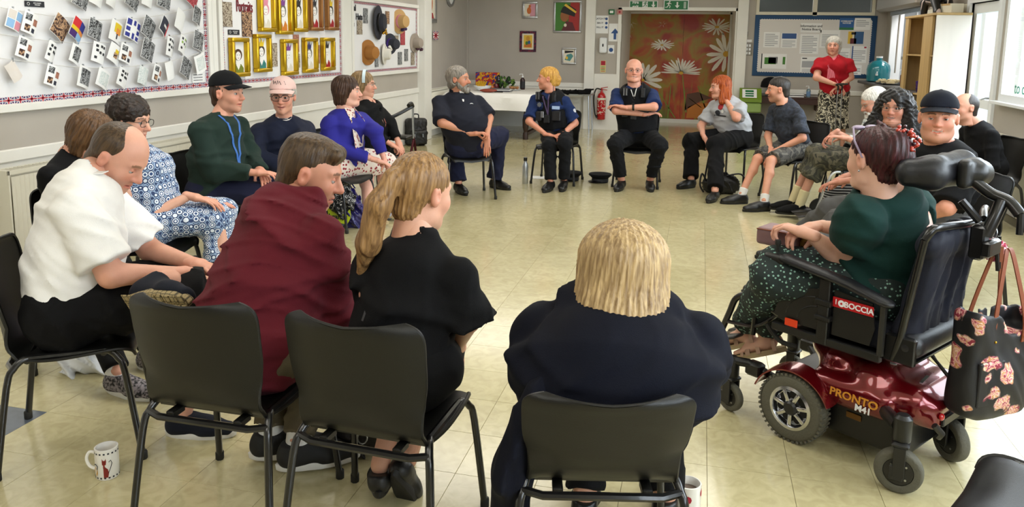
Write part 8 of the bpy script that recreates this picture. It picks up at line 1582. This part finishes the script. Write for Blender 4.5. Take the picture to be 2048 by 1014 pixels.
# ---------------------------------------------------------------- counter, water barrel, tray, cupboard
t = thing('counter', 'dark grey serving counter below the hatch', 'counter', (XR - .003, 12.4, 1.0)); MB().box(-.42, -1.6, 0, 0, 1.9, .045, .008).obj('worktop', mat('grey_worktop', '4A4644', .5), t); [MB().box(-.38, y, -.3, 0, y + .03, 0).obj('bracket', M_wall, t, smooth=0) for y in (-1.2, .2, 1.5)]
wbx = on_y(1762, 140, 13.6).x
wbx = min(wbx, XR - .22)
t = thing('water_barrel', 'round turquoise water barrel with a tap on the counter', 'water dispenser', (wbx, 13.75, 1.046)); MB().lathe([(.15, 0), (.175, .02), (.18, .20), (.165, .27), (.10, .33), (.045, .35), (.045, .385)], 28).obj('barrel', mat('turquoise_plastic', '1E8C9A', .15, trans=.35, coat=.5), t); MB().lathe([(.05, .385), (.05, .41)], 18).obj('lid', M_pvc, t); MB().at((-.06, -.17, .12)).box(-.015, -.04, -.015, .015, .02, .015, .003).box(-.008, -.05, .01, .008, -.03, .05, .003).obj('tap', M_pvc, t)
t = thing('food_tray', 'black tray of small pale sandwiches on the counter', 'tray', (2.79, 12.95, 1.046)); MB().box(-.15, -.30, 0, .15, .30, .012, .003).obj('tray_base', M_black, t); MB().tube([(-.15, -.30, .014), (.15, -.30, .014), (.15, .30, .014), (-.15, .30, .014)], .008, 6, close=True).obj('rim', M_black, t)
rr = np.random.RandomState(8)
for k in range(34): o = MB().at((0, 0, 0), rx=rr.uniform(-.25, .25), ry=rr.uniform(-.25, .25), rz=rr.uniform(0, 3)).prism([(-.03, -.02), (.03, -.02), (0, .032)], -.012, .014).obj('sandwich', mat('pale_bread', 'D8C8A0', .8)); o.location = (2.79 + rr.uniform(-.11, .11), 12.95 + rr.uniform(-.26, .26), 1.078 + .024 * (k % 2)); tag(o, 'small pale triangular sandwich on the black tray', 'sandwich', 'sandwiches on the black tray')
t = pump('dark red sauce pump bottle on the counter near the cupboard', 2.92, 12.75, 1.046, mat('red_sauce', '5A1418', .3), .2, .035)
# kitchen posters seen through the hatch
for y, z, l, c in ((12.7, 1.95, 'upper white notice on the kitchen wall behind the hatch', None), (12.75, 1.45, 'lower white notice with green rounds on the kitchen wall', 'g')):
    t = thing('kitchen_notice', l, 'paper', (XR + 1.198, y, z)); MB().box(-.003, -.22, -.2, 0, .22, .2).obj('sheet', M_paper, t, smooth=0)
    [MB().box(-.0045, -.15, .12 - k * .07, -.003, .15, .13 - k * .07).obj('printed_line', M_ink, t, smooth=0) for k in range(2)]
    if c: b = MB(); b.M = Matrix.Rotation(-math.pi / 2, 4, 'Y'); b.M = Matrix.Translation((-.003, .08, -.06)) @ b.M; b.lathe([(.06, 0), (.06, .002)], 16).obj('green_round', M_grn, t); b = MB(); b.M = Matrix.Translation((-.003, .08, .06)) @ Matrix.Rotation(-math.pi / 2, 4, 'Y'); b.lathe([(.06, 0), (.06, .002)], 16).obj('green_round', M_grn, t)
M_pine = mat('pine_board', 'B99A66', .5, var=.12, vscale=3, aniso=(6, 6, .5)); M_lamw = mat('pale_laminate', 'DCD4CC', .5, var=.05, vscale=2, aniso=(3, 3, .4)); M_ply = mat('tan_back_panel', '9A7A44', .5, var=.1, vscale=4)
CX0, CX1, CY0, CY1, CZ = XR - .40, XR - .03, 10.02, 11.45, 1.98
t = thing('cupboard', 'tall open fronted wooden cupboard with a pale side, by the glass door', 'cupboard', ((CX0 + CX1) / 2, (CY0 + CY1) / 2, 0)); w, d = (CX1 - CX0) / 2, (CY1 - CY0) / 2
MB().box(-w, -d, 0, w, -d + .022, CZ, .002).obj('side_panel', M_lamw, t)['label'] = 'pale laminate side panel'
MB().box(-w, d - .022, 0, w, d, CZ, .002).obj('side_panel', M_pine, t); MB().box(-w - .01, -d - .01, CZ, w, d + .01, CZ + .028, .003).obj('top_panel', M_pine, t); MB().box(w - .01, -d + .022, 0, w, d - .022, CZ).obj('back_panel', M_ply, t, smooth=0)
MB().box(-w, -.2, 0, w, -.17, CZ, .002).obj('divider', M_pine, t); MB().box(-w, -.55, 0, -w + .03, -.2, CZ, .002).obj('front_panel', M_pine, t); MB().box(-w, d - .16, 0, -w + .03, d - .022, CZ, .002).obj('front_panel', M_pine, t)
for z in (.08, .55, 1.02, 1.5): MB().box(-w + .01, -d + .022, z, w - .01, d - .022, z + .018, .002).obj('shelf', M_pine, t)
t = thing('purple_bag', 'crumpled purple bag on a shelf of the tall cupboard', 'bag', (CX0 + .18, 10.95, 1.039)); f = Field(.01); f.ell((0, 0, .07), (.10, .14, .09), .03); f.cap((0, 0, .1), (.03, .05, .2), .04, .02, .03); f.cut((0, 0, .0), (0, 0, -1)); fobj('bag_body', f.build(folds=.02, fscale=22), mat('purple_plastic', '3E1E6A', .4), t)
# painted hippo-like sculpture on the cupboard
t = thing('sculpture', 'black animal sculpture painted with white curls, on top of the tall cupboard', 'sculpture', (CX0 + .16, 10.72, CZ + .0285), 0)
f = Field(.011); f.ell((0, .0, .22), (.12, .30, .13), .06); f.ell((0, .34, .20), (.09, .12, .09), .05); f.ell((0, .45, .16), (.075, .09, .06), .04); f.ell((.05, .30, .30), (.02, .02, .035), .01); f.ell((-.05, .30, .30), (.02, .02, .035), .01)
for y, lean in ((.22, .02), (-.22, -.14)):
    for x in (-.07, .07): f.cap((x, y, .16), (x, y + lean, .02), .055, .035, .03); f.cap((x, y + lean, .018), (x, y + lean + .04, .018), .032, .026, .02)
f.cut((0, 0, .0), (0, 0, -1))
def p_curl(N, L, co):
    w_ = N('ShaderNodeTexWave'); w_.wave_type = 'RINGS'; w_.inputs['Scale'].default_value = 3.2; w_.inputs['Distortion'].default_value = 9; w_.inputs['Detail'].default_value = 1; L(co, w_.inputs['Vector']); return ramp(N, L, w_.outputs[1], [(0, '0E0D0F'), (.93, 'C9B8B4')], True)
fobj('body', f.build(), pmat('curl_paint', p_curl, .4), t); f = Field(.011); f.ell((0, .06, .30), (.10, .16, .06), .03); fobj('saddle', f.build(), pmat('pink_mosaic', lambda N, L, co: ramp(N, L, voro(N, L, co, 40), [(.2, 'C89AA0'), (.4, '4A2A30')])), t)
t = thing('box', 'small cream cardboard box beside the sculpture on the cupboard', 'box', (CX0 + .22, 10.30, CZ + .0285), .2); MB().box(-.07, -.14, 0, .07, .14, .11, .002).obj('carton', M_cream, t); MB().box(-.0715, -.1, .09, .0715, .1, .1115).obj('tape', M_pine, t, smooth=0)
# ---------------------------------------------------------------- things on the floor
def mug(label, x, y, rz, body, r=.042, h=.105, pic=1):
    t = thing('mug', label, 'mug', (x, y, 0), rz)
    MB().lathe([(.001, .003), (r * .9, 0), (r, .005), (r, h), (r - .005, h + .001), (r - .006, h - .004), (r - .006, .012), (.001, .010)], 32, cap=False).obj('cup', body, t); MB().tube(bez([(-r + .002, 0, h * .78), (-r - .022, 0, h * .80), (-r - .034, 0, h * .58), (-r - .024, 0, h * .33), (-r + .002, 0, h * .22)], 5), .0058, 8).obj('handle', body, t); MB().lathe([(.001, h * .72), (r - .007, h * .72)], 24, cap=False).obj('tea', mat('tea', '6A5A50', .2), t)
    def wrap(name, m, pts, lift=.0008):
        b = MB(); n = len(pts); b.add([((r + lift) * math.cos(a), (r + lift) * math.sin(a), z) for a, z in pts], [tuple(range(n))]); return b.obj(name, m, t, smooth=0)
    if pic == 1:
        for z in (h * .90, h * .10):
            for k in range(18): a = 2 * math.pi * k / 18; wrap('painted_dash', M_ink, [(a, z - .003), (a + .16, z - .003), (a + .16, z + .003), (a, z + .003)])
        a0 = -math.pi / 2 + .25; cat = [(-.12, .012), (.22, .014), (.30, .03), (.24, .046), (.02, .055), (.0, .062), (.12, .064), (.15, .076), (.14, .086), (.06, .080), (-.04, .080), (-.12, .086), (-.13, .074), (-.08, .064), (-.10, .05), (-.10, .02)]
        for k in range(len(cat) - 2): pass
        wrap('painted_cat', mat('cat_brown', '7A2018', .4), [(a0 + u * 1.0, z) for u, z in [(-.10, .012), (.26, .014), (.34, .03), (.26, .046), (.02, .056), (-.10, .052)]]); wrap('painted_cat', mat('cat_brown', '7A2018', .4), [(a0 + u, z) for u, z in [(-.12, .050), (.04, .05), (.02, .068), (-.10, .068)]]); wrap('painted_cat', mat('cat_brown', '7A2018', .4), [(a0 + u, z) for u, z in [(-.18, .063), (.12, .063), (.16, .076), (.13, .088), (.05, .080), (-.10, .080), (-.18, .088), (-.20, .076)]])
        MB().tube([((r + .001) * math.cos(a0 + u), (r + .001) * math.sin(a0 + u), z) for u, z in [(.30, .03), (.50, .05), (.62, .066), (.52, .078), (.36, .072)]], .0012, 5).obj('painted_tail', M_ink, t); wrap('painted_cat', mat('cat_ochre', 'C89020', .4), [(a0 - 1.0 + u, z) for u, z in [(-.35, .022), (.2, .018), (.34, .03), (.30, .044), (.0, .05), (-.3, .038)]]); MB().tube([((r + .001) * math.cos(a0 - 1 + u), (r + .001) * math.sin(a0 - 1 + u), z) for u, z in [(.28, .044), (.36, .056), (.1, .062), (-.25, .056)]], .0012, 5).obj('painted_tail', M_ink, t)
    else:
        rr2 = np.random.RandomState(3)
        for k in range(9): a = rr2.uniform(0, 6.28); z = rr2.uniform(.03, h - .02); wrap('painted_flower', M_redflag, [(a + .28 * math.cos(q), z + .014 * math.sin(q)) for q in np.linspace(0, 6.28, 9)[:-1]])
    return t
M_cer = mat('glazed_ceramic', 'E8E5DE', .15, coat=.5)
m_ = on_z(216, 951, 0); mug('white mug with painted cats standing on the floor at bottom left', m_.x, m_.y, .25, M_cer, .040, .115)
m_ = on_z(1374, 1018, 0); mug('white mug with red flowers beneath the chair of the blonde bobbed woman', m_.x, m_.y, .5, M_cer, .045, .10, 2)
t = thing('water_bottle', 'slim silver water bottle on the floor beside the blonde officer', 'bottle', tuple(on_z(1050, 367, 0))); MB().lathe([(.030, 0), (.034, .006), (.034, .20), (.028, .225), (.019, .245), (.019, .262)], 20).obj('bottle_body', mat('brushed_silver', 'B8BCC0', .3, .7), t); MB().lathe([(.021, .262), (.022, .268), (.022, .30), (.012, .305)], 16).obj('cap', M_blackm, t)
def police_cap(label, x, y, rz):
    t = thing('police_cap', label, 'hat', (x, y, 0), rz); MB().lathe([(.09, 0), (.095, .01), (.095, .05), (.135, .085), (.13, .10), (.06, .112), (.001, .114)], 28, cap=False).lathe([(.001, 0), (.09, 0)], 24, cap=False).obj('crown', M_capb, t)
    MB().lathe([(.0965, .012), (.0965, .048)], 28, cap=False).obj('band', M_ink, t); rows = [[((.093 + .05 * q * math.cos(a)) * math.sin(a), (.093 + .05 * q * math.cos(a)) * math.cos(a), .02 - .012 * q) for a in np.linspace(-1.1, 1.1, 13)] for q in (0, .5, 1)]; MB().sheet(rows, .003).obj('peak', M_blackm, t)
c = on_z(1140, 362, 0); police_cap('black uniform cap under the chair of the blonde officer', c.x, c.y + .05, 2.6); c = on_z(1200, 364, 0); police_cap('black uniform cap on the floor between the two officers', c.x, c.y, 2.2)
o = MB().at((0, 0, 0), rz=.3).box(-.13, -.09, 0, .13, .09, .004).obj('leaflet', M_paper, smooth=0); c = on_z(1085, 357, 0); o.location = (c.x, c.y + .06, .001); tag(o, 'white leaflet lying under the chair of the blonde officer', 'paper')
def bag(label, cat, x, y, rz, fn, m, name='bag', folds=.012, parts=None, h=.009):
    t = thing(name, label, cat, (x, y, 0), rz); f = Field(h); fn(f); f.cut((0, 0, 0), (0, 0, -1)); fobj('bag_body', f.build(folds=folds, fscale=20), m, t)
    if parts: parts(t)
    return t
M_bagb = mat('black_nylon', '0D0D0F', .5, bump=.2, bscale=80)
def strap_loop(t, pts, m=M_bagb, r=.010): MB().tube(bez(pts, 5), r, 6).obj('strap', m, t)
c = on_z(832, 290, 0); bag('black backpack against the tall white post', 'bag', c.x, c.y, .7, lambda f: (f.box((-.16, -.10, 0), (.16, .10, .42), .06, .03), f.box((-.13, -.17, .02), (.13, -.08, .24), .04, .03)), M_bagb, 'backpack', .006, lambda t: (strap_loop(t, [(-.05, .02, .41), (-.04, .02, .47), (.04, .02, .47), (.05, .02, .41)]), [MB().box(x - .005, -.182, .14, x + .005, -.172, .19).obj('zip_pull', M_steel, t, smooth=0) for x in (-.08, .05)]))
c = on_z(1440, 390, 0); bag('black slouchy handbag under the chair of the red haired woman', 'bag', c.x, c.y + .12, .3, lambda f: (f.ell((0, 0, .09), (.19, .11, .11), .04), f.ell((.1, 0, .12), (.1, .09, .1), .04)), M_bagb, 'handbag', .02, lambda t: (strap_loop(t, [(-.15, 0, .12), (-.22, -.04, .22), (-.24, -.05, .1), (-.2, -.06, .02)]), strap_loop(t, [(.05, -.05, .2), (.2, -.07, .22), (.28, -.06, .1)])))
c = on_z(690, 458, 0)
def coop(t):
    MB().at((-.05, -.115, .13), rx=math.radians(90 - 12), rz=-.08).prism([(-.10, -.075), (.08, -.085), (.11, -.02), (.09, .07), (-.07, .08), (-.11, .02)], 0, .002).obj('label', mat('lime_label', 'B8C822', .5), t); text("Can't\nbrands", .062, M_ink, t, (-.055, -.122, .135), (math.radians(78), 0, -.08), .0006, bold=.0015)
    text('the', .05, M_paper, t, (.0, -.085, .30), (math.radians(70), 0, -.3), .0006); text('co op', .05, M_paper, t, (.05, -.09, .25), (math.radians(70), 0, -.5), .0006); strap_loop(t, [(-.06, 0, .33), (-.02, 0, .42), (.06, 0, .33)], mat('indigo_plastic', '1E1A5A', .3), .006)
bag('indigo plastic carrier bag with a lime label beside the blue sandals', 'bag', c.x - .02, c.y + .12, .15, lambda f: (f.ell((0, 0, .10), (.20, .11, .14), .05), f.ell((.0, .0, .24), (.10, .07, .12), .06)), mat('indigo_plastic', '1E1A5A', .25, coat=.3), 'carrier_bag', .02, coop)
c = on_z(165, 745, 0); bag('crumpled white plastic bag beneath the chair of the white polo sitter', 'bag', c.x, c.y + .05, .3, lambda f: (f.ell((0, 0, .05), (.15, .10, .06), .03), f.cap((.08, 0, .05), (.14, .02, .10), .05, .02, .03)), mat('white_plastic_film', 'D8DADC', .35), 'carrier_bag', .022)
c = on_z(665, 925, 0); bag('black rucksack on the floor in front of the ponytailed woman', 'bag', c.x + .08, c.y + .18, .4, lambda f: (f.ell((0, 0, .11), (.18, .15, .12), .04), f.box((-.12, -.1, 0), (.14, .12, .2), .05, .03)), mat('charcoal_nylon', '1C1A1C', .6, bump=.2), 'rucksack', .015, lambda t: [MB().tube([(x + .018 * math.cos(a), -.15, .10 + .024 * math.sin(a)) for a in np.linspace(0, 6.28, 13)[:-1]], .003, 5, close=True).obj('ring', M_steel, t) for x in (-.03, .1)])
c = on_z(700, 395, .2); t = thing('scarf_bundle', 'black and white patterned bundle hanging under the blue cardigan sitter\'s chair', 'bag', (-2.93, 6.02, .0)); f = Field(.01); f.ell((0, 0, .22), (.13, .11, .14), .04); f.cap((0, 0, .3), (.02, 0, .405), .08, .06, .04); f.cap((0, 0, .15), (.02, 0, .02), .06, .03, .04); fobj('cloth', f.build(folds=.02, fscale=18), pmat('loop_print', lambda N, L, co: ramp(N, L, noise(N, L, co, 11, 1, 2.5), [(0, '0C0C0E'), (.52, 'C9C6C4'), (.55, '0C0C0E')], True)), t)
# coat hanging over the blonde woman's chair
t = thing('hanging_coat', 'long black coat hanging down the left side of the blonde bobbed woman\'s chair', 'coat', (-.42, 2.0, 0)); f = Field(.01)
f.cap((.03, -.02, .66), (-.04, -.02, .42), .04, .06, .03, n=(0, 1, 0), kn=.6); f.cap((-.04, -.02, .42), (-.07, .0, .16), .055, .035, .03); f.cap((.06, .02, .68), (.02, .06, .5), .04, .05, .03); f.cap((-.02, -.05, .40), (.0, -.04, .24), .04, .02, .03); fobj('cloth', f.build(folds=.010, fscale=14, fdir=(1, 1, 0)), F_darknavy, t)
# rollator beside the headband woman
rx = on_z(800, 300, .3); t = thing('rollator', 'black and burgundy walking frame behind the woman with the headband', 'walking frame', (-3.35, 8.2, 0)); M_bur = mat('burgundy_metal', '4A0E1A', .3, .5)
for x in (-.22, .22):
    MB().tube(bez([(x, -.10, .88), (x, -.02, .90), (x, .03, .86)], 4), .022, 8).obj('hand_grip', M_black, t); MB().tube([(x, .03, .86), (x, .05, .50)], .013, 8).obj('upright', M_steel, t); MB().tube([(x, .05, .52), (x, .22, .10)], .015, 8).tube([(x, .05, .48), (x, -.18, .09)], .015, 8).obj('frame_tube', M_bur, t)
    for y in (.22, -.19): b = MB(); b.M = Matrix.Translation((x, y, .085)) @ Matrix.Rotation(math.pi / 2, 4, 'Y'); b.lathe([(.02, -.014), (.075, -.014), (.085, -.008), (.085, .008), (.075, .014), (.02, .014)], 20).obj('wheel', M_rub, t)
MB().box(-.2, -.12, .50, .2, .12, .53, .008).obj('seat', M_black, t); MB().tube(bez([(-.22, .0, .86), (0, -.22, .74), (.22, .0, .86)], 6), .02, 8).obj('back_strap', M_black, t)
t = thing('bottle', 'orange capped dark bottle poking from behind the wheelchair sitter\'s lap', 'bottle', (1.22, 7.42, .60)) if 0 else None
